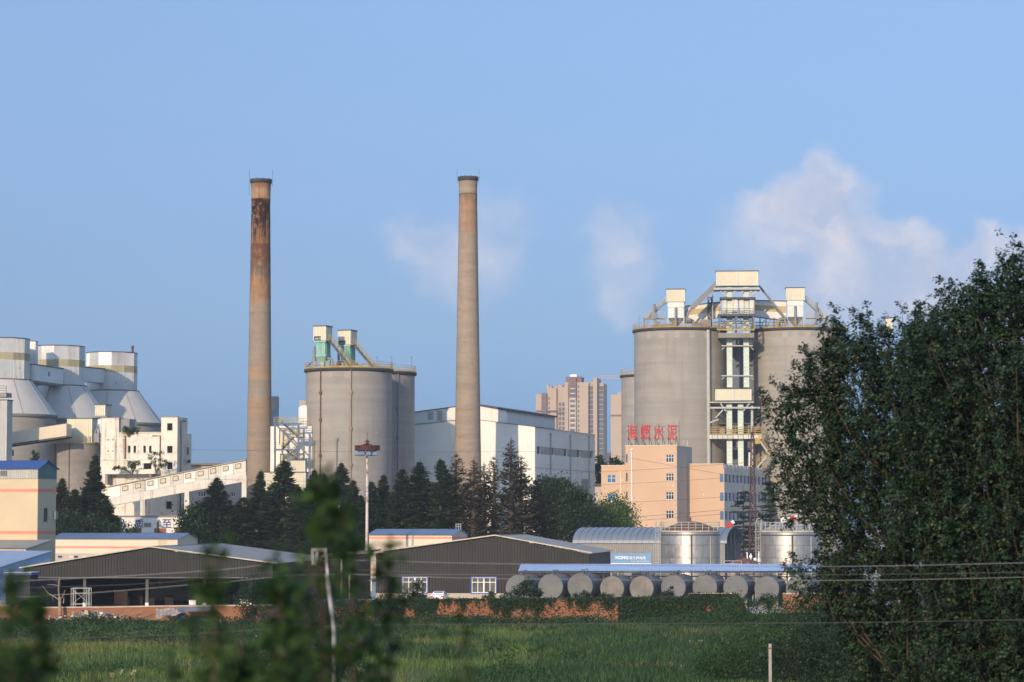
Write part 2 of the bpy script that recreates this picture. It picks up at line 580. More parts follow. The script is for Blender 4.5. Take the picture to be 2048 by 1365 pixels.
SIGN_RED = mat('red sign letters', (0.46, 0.015, 0.03), 0.5, var=0.06, scale=1.0)
BLUE_INK = mat('blue painted letters', (0.015, 0.045, 0.22), 0.7, var=0.1, scale=1.0)
BANNER_BLUE = mat('faded blue banner', (0.16, 0.31, 0.50), 0.7, var=0.08, scale=0.6)
WHITE_PAINT = mat('white paint', (0.78, 0.78, 0.76), 0.55, var=0.04, scale=1.0)
GLASS = mat('dark window glass', (0.03, 0.045, 0.07), 0.12, var=0.25, scale=0.4, spec=0.8)
GLASS_BLUE = mat('blue window glass', (0.06, 0.16, 0.34), 0.15, var=0.35, scale=0.5, spec=0.8)
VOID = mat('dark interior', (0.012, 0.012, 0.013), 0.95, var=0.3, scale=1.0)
BRICK_RED = (0.34, 0.125, 0.06)
APART = mat('beige apartment render', (0.42, 0.33, 0.255), 0.85, var=0.04, scale=0.1)
APART_BROWN = mat('brown apartment render', (0.19, 0.125, 0.12), 0.85, var=0.06, scale=0.1)
APART_GLASS = mat('apartment glazing', (0.07, 0.09, 0.13), 0.2, var=0.2, scale=0.2, spec=0.6)
GREY_PANEL = mat('grey wall panel', (0.36, 0.36, 0.35), 0.7, var=0.08, scale=0.3)
WIRE = mat('power cable', (0.10, 0.10, 0.105), 0.6, var=0.1)
WIRE_BRIGHT = mat('bare aluminium cable', (0.24, 0.24, 0.24), 0.45, 0.3, var=0.1)
BARK = mat('bark', (0.075, 0.058, 0.045), 0.95, var=0.3, scale=2.0, bump=0.3, bmscale=8)
DEADWOOD = mat('dead pale wood', (0.30, 0.23, 0.17), 0.95, var=0.3, scale=2.0)
PINK_PANEL = mat('red brown wall panel', (0.30, 0.10, 0.08), 0.8, var=0.1, scale=0.8)
# ================================================================ THE GROUND
WALL_Y = 272.0


def ground_z(x, y):
    if y < 10: z = 5.4
    elif y < 42:
        t = (y - 10) / 32.0
        z = 5.4 + (-1.45 - 5.4) * (t * t * (3 - 2 * t))
    elif y < WALL_Y + 0.15:
        z = -1.45 + 0.22 * math.sin(x * 0.21 + y * 0.13) * math.sin(y * 0.09 + 1.3) + 0.12 * math.sin(x * 0.53 - y * 0.31)
        # bank of soil and creeper piled against the wall
        b = max(0.0, 1 - (WALL_Y - y) / 13.0)
        left = 0.25 if x < -24 else (0.30 if x < 18 else 0.6)
        z += b * b * 1.5 * left
    else: z = 0.0
    return z


def make_ground():
    xs = [-4000, -1500, -600, -250, -140, -100] + [x for x in np.arange(-76, 76.1, 2.0)] + [100, 140, 250, 600, 1500, 4000]
    ys = [-300, -60, 0, 5, 10] + [y for y in np.arange(12, 44, 3.0)] + [50, 65, 85, 110, 130, 145] + \
         [y for y in np.arange(155, WALL_Y, 2.0)] + [WALL_Y + 0.1, WALL_Y + 0.2, 290, 330, 400, 500, 700, 1000, 1600, 2600, 6000]
    vs = [(x, y, ground_z(x, y)) for y in ys for x in xs]
    nx = len(xs)
    fs = [(j * nx + i, j * nx + i + 1, (j + 1) * nx + i + 1, (j + 1) * nx + i) for j in range(len(ys) - 1) for i in range(nx - 1)]
    m = bpy.data.materials.new('soil and turf')
    m.use_nodes = True
    N, L = m.node_tree.nodes, m.node_tree.links
    bs = N['Principled BSDF']
    bs.inputs['Roughness'].default_value = 0.95
    bs.inputs['Specular IOR Level'].default_value = 0.1
    tc = N.new('ShaderNodeTexCoord')
    n1 = N.new('ShaderNodeTexNoise'); n1.inputs['Scale'].default_value = 0.09; n1.inputs['Detail'].default_value = 8
    L.new(tc.outputs['Object'], n1.inputs['Vector'])
    rp = N.new('ShaderNodeValToRGB')
    for e, (p, c) in zip(rp.color_ramp.elements, [(0.36, (0.06, 0.09, 0.03)), (0.6, (0.13, 0.13, 0.055))]):
        e.position = p; e.color = (*c, 1)
    e = rp.color_ramp.elements.new(0.75); e.color = (0.24, 0.17, 0.09, 1)
    L.new(n1.outputs['Fac'], rp.inputs[0])
    # yard behind the wall: dusty concrete
    sp = N.new('ShaderNodeSeparateXYZ'); L.new(tc.outputs['Object'], sp.inputs[0])
    gt = N.new('ShaderNodeMath'); gt.operation = 'GREATER_THAN'; gt.inputs[1].default_value = WALL_Y + 0.15
    L.new(sp.outputs['Y'], gt.inputs[0])
    n2 = N.new('ShaderNodeTexNoise'); n2.inputs['Scale'].default_value = 0.3; n2.inputs['Detail'].default_value = 6
    L.new(tc.outputs['Object'], n2.inputs['Vector'])
    rp2 = N.new('ShaderNodeValToRGB')
    rp2.color_ramp.elements[0].color = (0.30, 0.28, 0.25, 1); rp2.color_ramp.elements[1].color = (0.46, 0.43, 0.39, 1)
    L.new(n2.outputs['Fac'], rp2.inputs[0])
    mx = N.new('ShaderNodeMix'); mx.data_type = 'RGBA'
    L.new(gt.outputs[0], mx.inputs['Factor']); L.new(rp.outputs[0], mx.inputs['A']); L.new(rp2.outputs[0], mx.inputs['B'])
    L.new(mx.outputs['Result'], bs.inputs['Base Color'])
    me = bpy.data.meshes.new('ground')
    me.from_pydata(vs, [], fs)
    me.materials.append(m)
    tag(link('ground', me), 'rough field and factory yard', kind='structure')


make_ground()


# ================================================================ SMALL BUILDERS FOR PARTS
def railing(mb, pts, h=1.1, step=1.2, r=0.035, rails=3, closed=False):
    """posts and rails along a path of points"""
    pts = [Vector(p) for p in pts]
    if closed: pts = pts + [pts[0]]
    for a, b in zip(pts[:-1], pts[1:]):
        for k in range(rails):
            z = h * (k + 1) / rails
            mb.bar(a + Vector((0, 0, z)), b + Vector((0, 0, z)), r * 2)
        n = max(1, round((b - a).length / step))
        for i in range(n + 1):
            p = a.lerp(b, i / n)
            mb.bar(p, p + Vector((0, 0, h)), r * 2)
    return mb


def ring_rail(mb, r, z, n=40, h=1.15, w=0.03, a0=0.0, a1=2 * math.pi):
    pts = [Vector((r * math.cos(a0 + (a1 - a0) * i / n), r * math.sin(a0 + (a1 - a0) * i / n), z)) for i in range(n + 1)]
    for a, b in zip(pts[:-1], pts[1:]):
        for k in range(3):
            zz = Vector((0, 0, h * (k + 1) / 3))
            mb.bar(a + zz, b + zz, w * 2)
        mb.bar(a, a + Vector((0, 0, h)), w * 2)
    return mb


def window(fr_at, parent, u0, u1, z0, z1, depth=0.18, frame=WHITE_PAINT, glass=GLASS, bars=1, transom=0.0, fw=0.07, sill=None):
    """a window set in an opening: frame bars are the part, the pane a sub-part. fr_at(u, d, z) -> point"""
    mb = MB()

    def bx(a, b, c, d, y0, y1):
        vs = [fr_at(u, y, z) for z in (c, d) for y in (y0, y1) for u in (a, b)]
        mb.add(vs, [(0, 2, 3, 1), (4, 5, 7, 6), (0, 1, 5, 4), (2, 6, 7, 3), (0, 4, 6, 2), (1, 3, 7, 5)])

    d0, d1 = depth - 0.09, depth
    bx(u0, u0 + fw, z0, z1, d0, d1); bx(u1 - fw, u1, z0, z1, d0, d1)
    bx(u0 + fw, u1 - fw, z0, z0 + fw, d0, d1); bx(u0 + fw, u1 - fw, z1 - fw, z1, d0, d1)
    for i in range(bars):
        u = u0 + (u1 - u0) * (i + 1) / (bars + 1)
        bx(u - fw / 2, u + fw / 2, z0 + fw, z1 - fw, d0 + 0.01, d1)
    if transom:
        z = z0 + (z1 - z0) * transom
        bx(u0 + fw, u1 - fw, z - fw / 2, z + fw / 2, d0 + 0.005, d1)
    w = mb.build('window', frame, parent)
    pm = MB().quad(fr_at(u0 + 0.01, depth - 0.03, z0 + 0.01), fr_at(u1 - 0.01, depth - 0.03, z0 + 0.01),
                   fr_at(u1 - 0.01, depth - 0.03, z1 - 0.01), fr_at(u0 + 0.01, depth - 0.03, z1 - 0.01))
    pm.build('pane', glass, w)
    return w


def text_mesh(body, size, depth, bold=0.0, name='lettering'):
    c = bpy.data.curves.new('lettering', 'FONT')
    c.body = body
    c.size = size
    c.extrude = depth / 2
    c.offset = bold
    c.align_x = 'CENTER'
    c.align_y = 'BOTTOM_BASELINE'
    o = bpy.data.objects.new('lettering', c)
    COL.objects.link(o)
    dg = bpy.context.evaluated_depsgraph_get()
    me = bpy.data.meshes.new_from_object(o.evaluated_get(dg))
    me.name = name
    bpy.data.objects.remove(o)
    bpy.data.curves.remove(c)
    me.materials.clear()
    # stand the letters up: x stays, the font's y becomes z
    co = np.empty(len(me.vertices) * 3)
    me.vertices.foreach_get('co', co)
    co = co.reshape(-1, 3)
    out = np.stack([co[:, 0], -co[:, 2], co[:, 1]], 1)
    me.vertices.foreach_set('co', out.ravel())
    me.update()
    return me


def fit_mesh(me, x0, x1, z0, z1, y):
    """stretch a flat lettering mesh into a rectangle"""
    co = np.empty(len(me.vertices) * 3)
    me.vertices.foreach_get('co', co)
    co = co.reshape(-1, 3)
    lo, hi = co.min(0), co.max(0)
    co[:, 0] = x0 + (co[:, 0] - lo[0]) / (hi[0] - lo[0]) * (x1 - x0)
    co[:, 2] = z0 + (co[:, 2] - lo[2]) / (hi[2] - lo[2]) * (z1 - z0)
    co[:, 1] = y + (co[:, 1] - lo[1])
    me.vertices.foreach_set('co', co.ravel())
    me.update()


def stairs(parent, a, b, width=0.8, steps=14, mat_str=STEEL, mat_rail=YELLOW_PALE, h=1.0, axis=(0, 1, 0), name='stair'):
    """a straight flight from a (low) to b (high): stringers and treads, with a railing as sub-part"""
    a, b, ax = Vector(a), Vector(b), Vector(axis).normalized() * width / 2
    mb = MB()
    for s in (-1, 1):
        mb.bar(a + ax * s, b + ax * s, 0.10, 0.26)
    for i in range(steps + 1):
        p = a.lerp(b, i / steps)
        mb.bar(p - ax, p + ax, 0.28, 0.05)
    st = mb.build(name, mat_str, parent)
    rb = MB()
    for s in (-1, 1):
        for k in (0.5, 1.0):
            rb.bar(a + ax * s + Vector((0, 0, h * k)), b + ax * s + Vector((0, 0, h * k)), 0.07)
        n = max(2, steps // 3)
        for i in range(n + 1):
            p = a.lerp(b, i / n) + ax * s
            rb.bar(p, p + Vector((0, 0, h)), 0.06)
    rb.build('railing', mat_rail, st)
    return st


# ================================================================ FAR APARTMENT TOWERS
def apartment():
    # tower with the brown stair column
    f = Frame(1130, 1560, -8)
    t = f.thing('apartment_tower', 'tall beige apartment tower with brown roof house and white roof tank, behind the white hall', 'building', 'apartment towers beyond the plant')
    zt = f.fz(1150, 765)
    x0, x1 = f.fx(1130), f.fx(1178)
    ROW = f.fz(1140, 900) - f.fz(1140, 909.7)
    z_first = f.fz(1140, 772)
    n = int((z_first - 2) / ROW)
    rows = [z_first - i * ROW for i in range(n)]
    cx0, cx1 = f.fx(1141.5, 900), f.fx(1150.5, 900)
    sx0, sx1 = f.fx(1156, 900), f.fx(1158.6, 900)
    at = lambda u, d, z: (u, d, z)
    holes = [(sx0, sx1, z - 1.5, z) for z in rows]
    mb = MB().wall(x0, x1, 0, zt, holes, at, 0.4)
    mb.box(x0, x1, 0.5, 22, 0, zt)
    mb.box(f.fx(1130), f.fx(1137), -1.0, -0.01, 0, f.fz(1133, 767))
    mb.build('facade', APART, t)
    zb = f.fz(1140, 797)
    cL, cR = f.fx(1139, 900), f.fx(1153, 900)
    atc = lambda u, d, z: (u, d - 1.6, z)
    MB().wall(cL, cR, 0, zb, [(cx0, cx1, z - 1.6, z) for z in rows if z < zb - 0.3], atc, 0.4).box(cL, cR, -1.1, -0.02, 0, zb).build('stair_column', APART, t)
    MB().wall(cL, cR, zb + 0.01, f.fz(1140, 756), [(cx0, cx1, z - 1.6, z) for z in rows if z - 1.6 > zb], atc, 0.4).box(cL, cR, -1.1, -0.02, zb + 0.01, f.fz(1140, 756)).build('stair_column_top', APART_BROWN, t)
    for z in rows:
        pm = MB().box(cx0, cx1, -1.32, -1.25, z - 1.6, z)
        w = pm.build('window', APART_GLASS, t)
        MB().box(cx0 - 0.1, cx1 + 0.1, -1.68, -1.45, z - 1.9, z - 1.62).build('sill', WHITE_PAINT, w)
        MB().box(sx0, sx1, 0.3, 0.36, z - 1.5, z).build('window', APART_GLASS, t)
    rb = MB().box(f.fx(1132, 760), f.fx(1163, 760), 0.0, 14, zt + 0.01, f.fz(1145, 754))
    rb.build('roof_house', APART_BROWN, t)
    MB().box(f.fx(1139, 752), f.fx(1153, 752), 2, 9, f.fz(1145, 754) + 0.01, f.fz(1145, 749)).build('roof_tank', WHITE_PAINT, t)
    # stepped wing with balconies that face away from the sun
    rx = x1
    ends = [(1178, 1187, 764, 2), (1187, 1195, 756, -1), (1195, 1207, 766, 3)]
    for (a, b, py, ly) in ends:
        MB().box(f.fx(a) + 0.02, f.fx(b), ly, 22, 0, f.fz(a, py)).build('wing', APART, t)
    bal = MB()
    for z in rows:
        for (a, b, ly) in ((1176.5, 1178, -0.2), (1180, 1186, 1.8), (1197, 1206, 2.8)):
            bal.box(f.fx(a, 900), f.fx(b, 900), ly - 0.35, ly - 0.02, z - 2.4, z - 0.2)
    bal.build('balcony_glazing', APART_GLASS, t, kind='stuff')
    sl = MB()
    for z in rows:
        for (a, b, ly) in ((1179.5, 1186.5, 1.2), (1196.5, 1206.5, 2.2)):
            sl.box(f.fx(a, 900), f.fx(b, 900), ly, ly + 0.42, z - 2.9, z - 2.45)
    sl.build('balcony_slab', APART, t, kind='stuff')

    # lower stepped tower
    f = Frame(1072, 1600, -8)
    t = f.thing('apartment_tower', 'lower stepped beige apartment tower with brown window column, beside the taller tower', 'building', 'apartment towers beyond the plant')
    ROW = f.fz(1090, 900) - f.fz(1090, 909.6)
    z_first = f.fz(1088, 795)
    rows = [z_first - i * ROW for i in range(int((z_first - 2) / ROW))]
    for (a, b, py, ly, nm) in ((1072, 1083.5, 789, 0, 'wing'), (1094, 1113, 776, 0.4, 'wing'), (1113, 1131, 774, 2.5, 'wing')):
        x0, x1 = f.fx(a), f.fx(b) - 0.02
        hs = []
        if a == 1094:
            hs = [(f.fx(1097, 900), f.fx(1099.6, 900), z - 1.5, z) for z in rows]
        at = lambda u, d, z, ly=ly: (u, d + ly, z)
        MB().wall(x0, x1, 0, f.fz(a, py), hs, at, 0.4).box(x0, x1, ly + 0.5, 20, 0, f.fz(a, py)).build('wing', APART, t)
        for h in hs:
            MB().box(h[0], h[1], ly + 0.3, ly + 0.36, h[2], h[3]).build('window', APART_GLASS, t)
    for (a, b, py0, py1) in ((1092, 1097, 770, 776), (1098, 1102, 772, 776), (1108, 1113, 771, 776), (1114, 1124, 770, 774)):
        MB().box(f.fx(a, 772), f.fx(b, 772), 3, 10, f.fz(a, py1) + 0.01, f.fz(a, py0)).build('roof_house', APART, t)
    zb = f.fz(1090, 833)
    c0, c1 = f.fx(1083.5, 900), f.fx(1094, 900)
    w0, w1 = f.fx(1084.5, 900), f.fx(1092, 900)
    atc = lambda u, d, z: (u, d - 1.2, z)
    MB().wall(c0, c1, 0, zb, [(w0, w1, z - 1.6, z) for z in rows if z < zb - .3], atc, 0.4).box(c0, c1, -.7, 20, 0, zb).build('stair_column', APART, t)
    MB().wall(c0, c1, zb + .01, f.fz(1090, 787), [(w0, w1, z - 1.6, z) for z in rows if z - 1.6 > zb], atc, 0.4).box(c0, c1, -.7, 20, zb + .01, f.fz(1090, 787)).build('stair_column_top', APART_BROWN, t)
    for z in rows:
        MB().box(w0, w1, -0.9, -0.84, z - 1.6, z).build('window', APART_GLASS, t)
    MB().box(f.fx(1072, 822), f.fx(1131, 822), -1.4, -1.21, f.fz(1090, 823.5), f.fz(1090, 821.5)).build('string_course', APART_BROWN, t)
    bal = MB()
    for z in rows[1:]:
        bal.box(f.fx(1117, 900), f.fx(1121, 900), 2.1, 2.48, z - 2.3, z - .3)
        bal.box(f.fx(1123.5, 900), f.fx(1129, 900), 2.1, 2.48, z - 2.3, z - .3)
    bal.build('balcony_glazing', APART_GLASS, t, kind='stuff')

    f = Frame(1222, 1480, -6)
    t = f.thing('apartment_tower', 'plain pink beige apartment tower edge beside the small silo', 'building', 'apartment towers beyond the plant')
    MB().box(f.fx(1222), f.fx(1262), 0, 18, 0, f.fz(1230, 790)).build('facade', APART, t)
    MB().box(f.fx(1235), f.fx(1244), 2, 10, f.fz(1230, 790) + .01, f.fz(1230, 784)).build('roof_house', APART, t)
    MB().box(f.fx(1222) - .2, f.fx(1262), -.3, -.01, f.fz(1230, 833), f.fz(1230, 830)).build('string_course', APART_BROWN, t)
    f = Frame(1205, 1650, -6)
    t = f.thing('apartment_block', 'low far off apartment block seen through the gap beside the peach office', 'building')
    MB().box(f.fx(1204), f.fx(1210), 2, 14, 0, f.fz(1205, 909)).build('wing', APART, t)
    MB().box(f.fx(1210) + .02, f.fx(1223), 0, 14, 0, f.fz(1213, 905)).build('facade', APART_BROWN, t)
    for i in range(8):
        z = f.fz(1213, 911 + i * 9)
        MB().box(f.fx(1212), f.fx(1220), -.2, -.01, z - 1.6, z).build('window', APART_GLASS, t)

    # tower crane: jib shows beside the silo
    f = Frame(1262, 1400, 0)
    t = f.thing('tower_crane', 'pale red tower crane with its lattice jib showing beside the small silo', 'crane')
    RED = mat('faded crane red', (0.50, 0.30, 0.27), 0.7)
    zj = f.fz(1225, 757)
    mb = MB()
    xe = f.fx(1200, 757)
    h = 1.3
    nseg = 14
    for y in (-.7, .7):
        mb.bar((xe, y, zj), (6, y, zj), .22)
    mb.bar((xe, 0, zj + h), (6, 0, zj + h), .22)
    for i in range(nseg):
        a, b = xe + (6 - xe) * i / nseg, xe + (6 - xe) * (i + .5) / nseg
        c = xe + (6 - xe) * (i + 1) / nseg
        for y in (-.7, .7):
            mb.bar((a, y, zj), (b, 0, zj + h), .13); mb.bar((b, 0, zj + h), (c, y, zj), .13)
    mb.build('jib', RED, t)
    mb = MB()
    for (x, y) in ((-.8, -.8), (.8, -.8), (.8, .8), (-.8, .8)):
        mb.bar((x, y, 0), (x, y, zj), .2)
    for i in range(int(zj / 2)):
        mb.bar((-.8, -.8, i * 2), (.8, -.8, i * 2 + 2), .12); mb.bar((.8, .8, i * 2), (-.8, .8, i * 2 + 2), .12)
    mb.build('mast', RED, t)


apartment()


# ================================================================ THE TWO CHIMNEYS
def chimney_mat(name, stops, soot, rust):
    """painted and weathered concrete; stops are (height fraction, colour)"""
    m = bpy.data.materials.new(name)
    m.use_nodes = True
    N, L = m.node_tree.nodes, m.node_tree.links
    bs = N['Principled BSDF']
    bs.inputs['Roughness'].default_value = 0.92
    bs.inputs['Specular IOR Level'].default_value = 0.15
    tc = N.new('ShaderNodeTexCoord')
    sp = N.new('ShaderNodeSeparateXYZ'); L.new(tc.outputs['Object'], sp.inputs[0])

    def noise(sx, sz, detail=5, rough=0.65):
        mp = N.new('ShaderNodeMapping'); mp.inputs['Scale'].default_value = (sx, sx, sz)
        L.new(tc.outputs['Object'], mp.inputs['Vector'])
        t = N.new('ShaderNodeTexNoise'); t.inputs['Scale'].default_value = 1; t.inputs['Detail'].default_value = detail
        t.inputs['Roughness'].default_value = rough
        L.new(mp.outputs[0], t.inputs['Vector'])
        return t.outputs['Fac']

    def math_(op, a, b):
        n = N.new('ShaderNodeMath'); n.operation = op
        for i, v in enumerate((a, b)):
            if isinstance(v, (int, float)): n.inputs[i].default_value = v
            else: L.new(v, n.inputs[i])
        return n.outputs[0]

    def rng(f, a, b, lo, hi):
        r = N.new('ShaderNodeMapRange')
        for k, v in (('From Min', a), ('From Max', b), ('To Min', lo), ('To Max', hi)): r.inputs[k].default_value = v
        L.new(f, r.inputs['Value'])
        return r.outputs[0]

    def mix(fac, a, b):
        x = N.new('ShaderNodeMix'); x.data_type = 'RGBA'
        for k, v in (('Factor', fac), ('A', a), ('B', b)):
            if isinstance(v, tuple): x.inputs[k].default_value = (*v, 1)
            elif isinstance(v, float): x.inputs[k].default_value = v
            else: L.new(v, x.inputs[k])
        return x.outputs['Result']

    H = stops[-1][0]
    zz = math_('ADD', sp.outputs['Z'], math_('MULTIPLY', math_('SUBTRACT', noise(1.5, 0.6), 0.5), 3.0))
    rp = N.new('ShaderNodeValToRGB')
    while len(rp.color_ramp.elements) < len(stops): rp.color_ramp.elements.new(0.5)
    for e, (p, c) in zip(rp.color_ramp.elements, stops):
        e.position = p / H; e.color = (*[q_ * 0.87 for q_ in c], 1)
    L.new(math_('DIVIDE', zz, H), rp.inputs[0])
    c = rp.outputs[0]
    c = mix(rng(noise(0.15, 1.1, 4), 0.42, 0.68, 0, 0.42), c, (0.19, 0.165, 0.14))      # casting lifts
    c = mix(rng(noise(1.1, 1.6, 7), 0.52, 0.70, 0, 0.38), c, (0.15, 0.12, 0.10))       # grime
    c = mix(rng(noise(0.5, 0.35, 5), 0.52, 0.70, 0, 0.30), c, (0.46, 0.30, 0.18))     # ochre wash
    if rust:
        lo_, hi_, amt, col = rust
        zone = math_('MULTIPLY', rng(sp.outputs['Z'], lo_, lo_ + 6, 0, 1), rng(sp.outputs['Z'], hi_ - 0.2, hi_, 1, 0))
        c = mix(math_('MULTIPLY', zone, rng(noise(0.9, 0.5, 7), 0.44, 0.62, 0, amt)), c, col)
        c = mix(math_('MULTIPLY', zone, rng(noise(2.6, 0.06, 5), 0.55, 0.68, 0, amt)), c, (0.13, 0.055, 0.03))
    for (lo_, hi_, amt) in soot:
        zone = math_('MULTIPLY', rng(zz, lo_, lo_ + 2.6, 0, 1), rng(sp.outputs['Z'], hi_ - 0.15, hi_, 1, 0))
        drip = rng(math_('ADD', noise(1.9, 0.10, 6), math_('MULTIPLY', rng(sp.outputs['Z'], lo_, hi_, 0, 1), 0.20)), 0.47, 0.58, 0, amt)
        patch = rng(noise(1.3, 0.9, 6), 0.36, 0.50, 0.12, 1)
        c = mix(math_('MULTIPLY', math_('MULTIPLY', zone, patch), drip), c, (0.030, 0.017, 0.014))
    L.new(c, bs.inputs['Base Color'])
    bp = N.new('ShaderNodeBump'); bp.inputs['Strength'].default_value = 0.3; bp.inputs['Distance'].default_value = 0.06
    L.new(noise(3, 5), bp.inputs['Height']); L.new(bp.outputs[0], bs.inputs['Normal'])
    return m


def chimney(px_top, py_top, px_bot, Y, w_top, w_bot, py_w, flare, cm, label, rods):
    f = Frame(px_bot, Y, 0, py=960)
    t = f.thing('chimney', label, 'chimney', 'concrete chimneys')
    H = P(px_top, py_top, Y).z
    k = Y / FPX
    zb = P(px_bot, py_w, Y).z
    r_t, r_w = w_top * k / 2, w_bot * k / 2
    slope = (r_w - r_t) / (H - zb)
    prof = []
    nz = 46
    for i in range(nz + 1):
        z = H * i / nz
        r = r_t + slope * (H - z)
        if z < zb: r += (zb - z) * slope * 0.5
        d = H - z
        if d < 6 and flare: r += flare * max(0, (4 - d) / 4) * 0.16
        prof.append((r, z))
    MB().lathe(prof, 40).build('shaft', cm, t)
    rt = prof[-1][0]
    mb = MB().lathe([(rt + .003, H - .7), (rt + .16, H - .55), (rt + .18, H + .02), (rt - .3, H + .05), (rt - .3, H - 3)], 40)
    mb.build('rim', RIM, t)
    # iron bands
    for z in (H - 3.0,):
        r = r_t + slope * (H - z)
        MB().lathe([(r + .0, z), (r + .035, z + .01), (r + .035, z + .12), (r, z + .13)], 40).build('iron_band', RIM, t)
    for i in range(10):
        a = 2 * math.pi * i / 10
        link('rim_cleat', CLEAT, t, (rt * math.cos(a), rt * math.sin(a), H + .03))
    for (sx, up, dn) in rods:
        x = sx * (rt + .28)
        rb = MB().bar((x, -.2, H - dn), (x, -.2, H + up), .05)
        rb.bar((x, -.2, H - .9), (sx * (rt - .05), -.2, H - .9), .05)
        rb.build('lightning_rod', STEEL_DARK, t)
    # climbing rungs up the side
    rg = MB()
    a = R(235)
    z = 8
    while z < H - 1:
        r = r_t + slope * (H - z)
        c, s_ = math.cos(a), math.sin(a)
        tx, ty = -s_ * .16, c * .16
        rg.bar(((r + .16) * c - tx, (r + .16) * s_ - ty, z), ((r + .16) * c + tx, (r + .16) * s_ + ty, z), .03)
        for q in (-1, 1):
            rg.bar((r * c + q * tx, r * s_ + q * ty, z), ((r + .16) * c + q * tx, (r + .16) * s_ + q * ty, z), .025)
        z += .9
    rg.build('climbing_rungs', CONCRETE_DARK, t)
    return t, H


CLEAT = MB().box(-.09, .09, -.07, .07, 0, .11).mesh('rim_cleat', RIM)
CY1, CY2 = 438.0, 446.0
Hc = P(520, 360, CY1).z
zq = lambda py: P(520, py, CY1).z
cm1 = chimney_mat('sooty banded chimney', [
    (0, (0.30, 0.245, 0.19)), (zq(1000), (0.33, 0.265, 0.205)), (zq(850), (0.33, 0.265, 0.205)), (zq(812), (0.40, 0.26, 0.155)), (zq(790), (0.30, 0.265, 0.225)),
    (zq(770), (0.33, 0.28, 0.225)), (zq(745), (0.41, 0.28, 0.175)), (zq(722), (0.34, 0.28, 0.22)), (zq(640), (0.32, 0.265, 0.21)), (zq(612), (0.36, 0.30, 0.235)), (zq(600), (0.38, 0.24, 0.14)),
    (zq(562), (0.42, 0.25, 0.135)), (zq(548), (0.36, 0.31, 0.25)), (zq(535), (0.35, 0.22, 0.14)), (zq(490), (0.33, 0.16, 0.08)),
    (zq(400), (0.36, 0.17, 0.085)), (zq(396), (0.52, 0.29, 0.14)), (zq(385), (0.44, 0.31, 0.20)), (zq(376), (0.34, 0.19, 0.10)), (Hc, (0.30, 0.19, 0.12))],
    [(zq(500), zq(398), 1.0), (zq(378), Hc, .55), (zq(640), zq(624), .45), (zq(575), zq(488), .55)], (zq(640), Hc - .5, 0.6, (0.23, 0.085, 0.03)))
chimney(520.5, 360, 518, CY1, 36.5, 51.5, 960, 1.0, cm1, 'tall concrete chimney with black soot band and rust streaks below its crown', [(-1, 1.6, 2.6), (1, 1.7, 1.2)])
Hc2 = P(937.5, 355, CY2).z
cm2 = chimney_mat('plain brown chimney', [
    (0, (0.33, 0.27, 0.21)), (20, (0.37, 0.30, 0.235)), (40, (0.38, 0.31, 0.245)), (Hc2 - 9.5, (0.38, 0.30, 0.23)), (Hc2 - 8.8, (0.40, 0.26, 0.17)),
    (Hc2 - 3.3, (0.42, 0.27, 0.165)), (Hc2 - 2.9, (0.41, 0.32, 0.24)), (Hc2 - 1.9, (0.40, 0.32, 0.25)), (Hc2 - 1.7, (0.34, 0.265, 0.205)), (Hc2, (0.34, 0.27, 0.21))],
    [(Hc2 - 5.0, Hc2 - 2.9, .7)], (Hc2 - 14, Hc2 - 2.9, 0.25, (0.30, 0.13, 0.06)))
chimney(937.5, 355, 935.5, CY2, 35, 53, 920, 0.7, cm2, 'clean brown concrete chimney standing before the white gabled hall', [(-1, 1.3, 1.0), (1, 1.4, 1.0)])


# ================================================================ CONCRETE SILOS
def silo(fr, r, H, label, group, rail=True, pipes=(), patches=(), concrete=CONCRETE, rail_mat=YELLOW, rimw=.35, name='concrete_silo'):
    t = fr.thing(name, label, 'silo', group)
    MB().lathe([(r, 0), (r, H * .25), (r, H * .5), (r, H * .75), (r, H - .5)], 72).build('shell', concrete, t)
    MB().lathe([(r - .02, H - .55), (r + rimw, H - .35), (r + rimw, H), (r - .5, H + .02)], 72).disc(r - .4, H + .015, 72).build('rim', RIM, t)
    if rail:
        rm = MB()
        ring_rail(rm, r + rimw - .12, H, 46)
        rm.build('railing', rail_mat, t)
        MB().lathe([(r + rimw - .2, H + .02), (r + rimw - .04, H + .02), (r + rimw - .04, H + .2), (r + rimw - .2, H + .2)], 72).build('toe_board', rail_mat, t)
    for (ang, w, m, z0, z1, jt) in pipes:
        a = R(ang)
        p = MB()
        c, s_ = math.cos(a), math.sin(a)
        p.tube([((r + .2) * c, (r + .2) * s_, z0), ((r + .2) * c, (r + .2) * s_, z1)], w, 8)
        o = p.build('downpipe', m, t)
        for z in jt:
            b = MB()
            tx, ty = -s_ * .22, c * .22
            b.bar(((r + .2) * c - tx, (r + .2) * s_ - ty, z), ((r + .2) * c + tx, (r + .2) * s_ + ty, z), .3, .5)
            b.build('pipe_clamp', m, o)
    for (ang, w, h, z) in patches:
        a0, a1 = R(ang) - w / r / 2, R(ang) + w / r / 2
        MB().lathe([(r + .012, z - h), (r + .012, z)], 6, a0=a0, a1=a1).build('patch', PATCH, t)
    return t


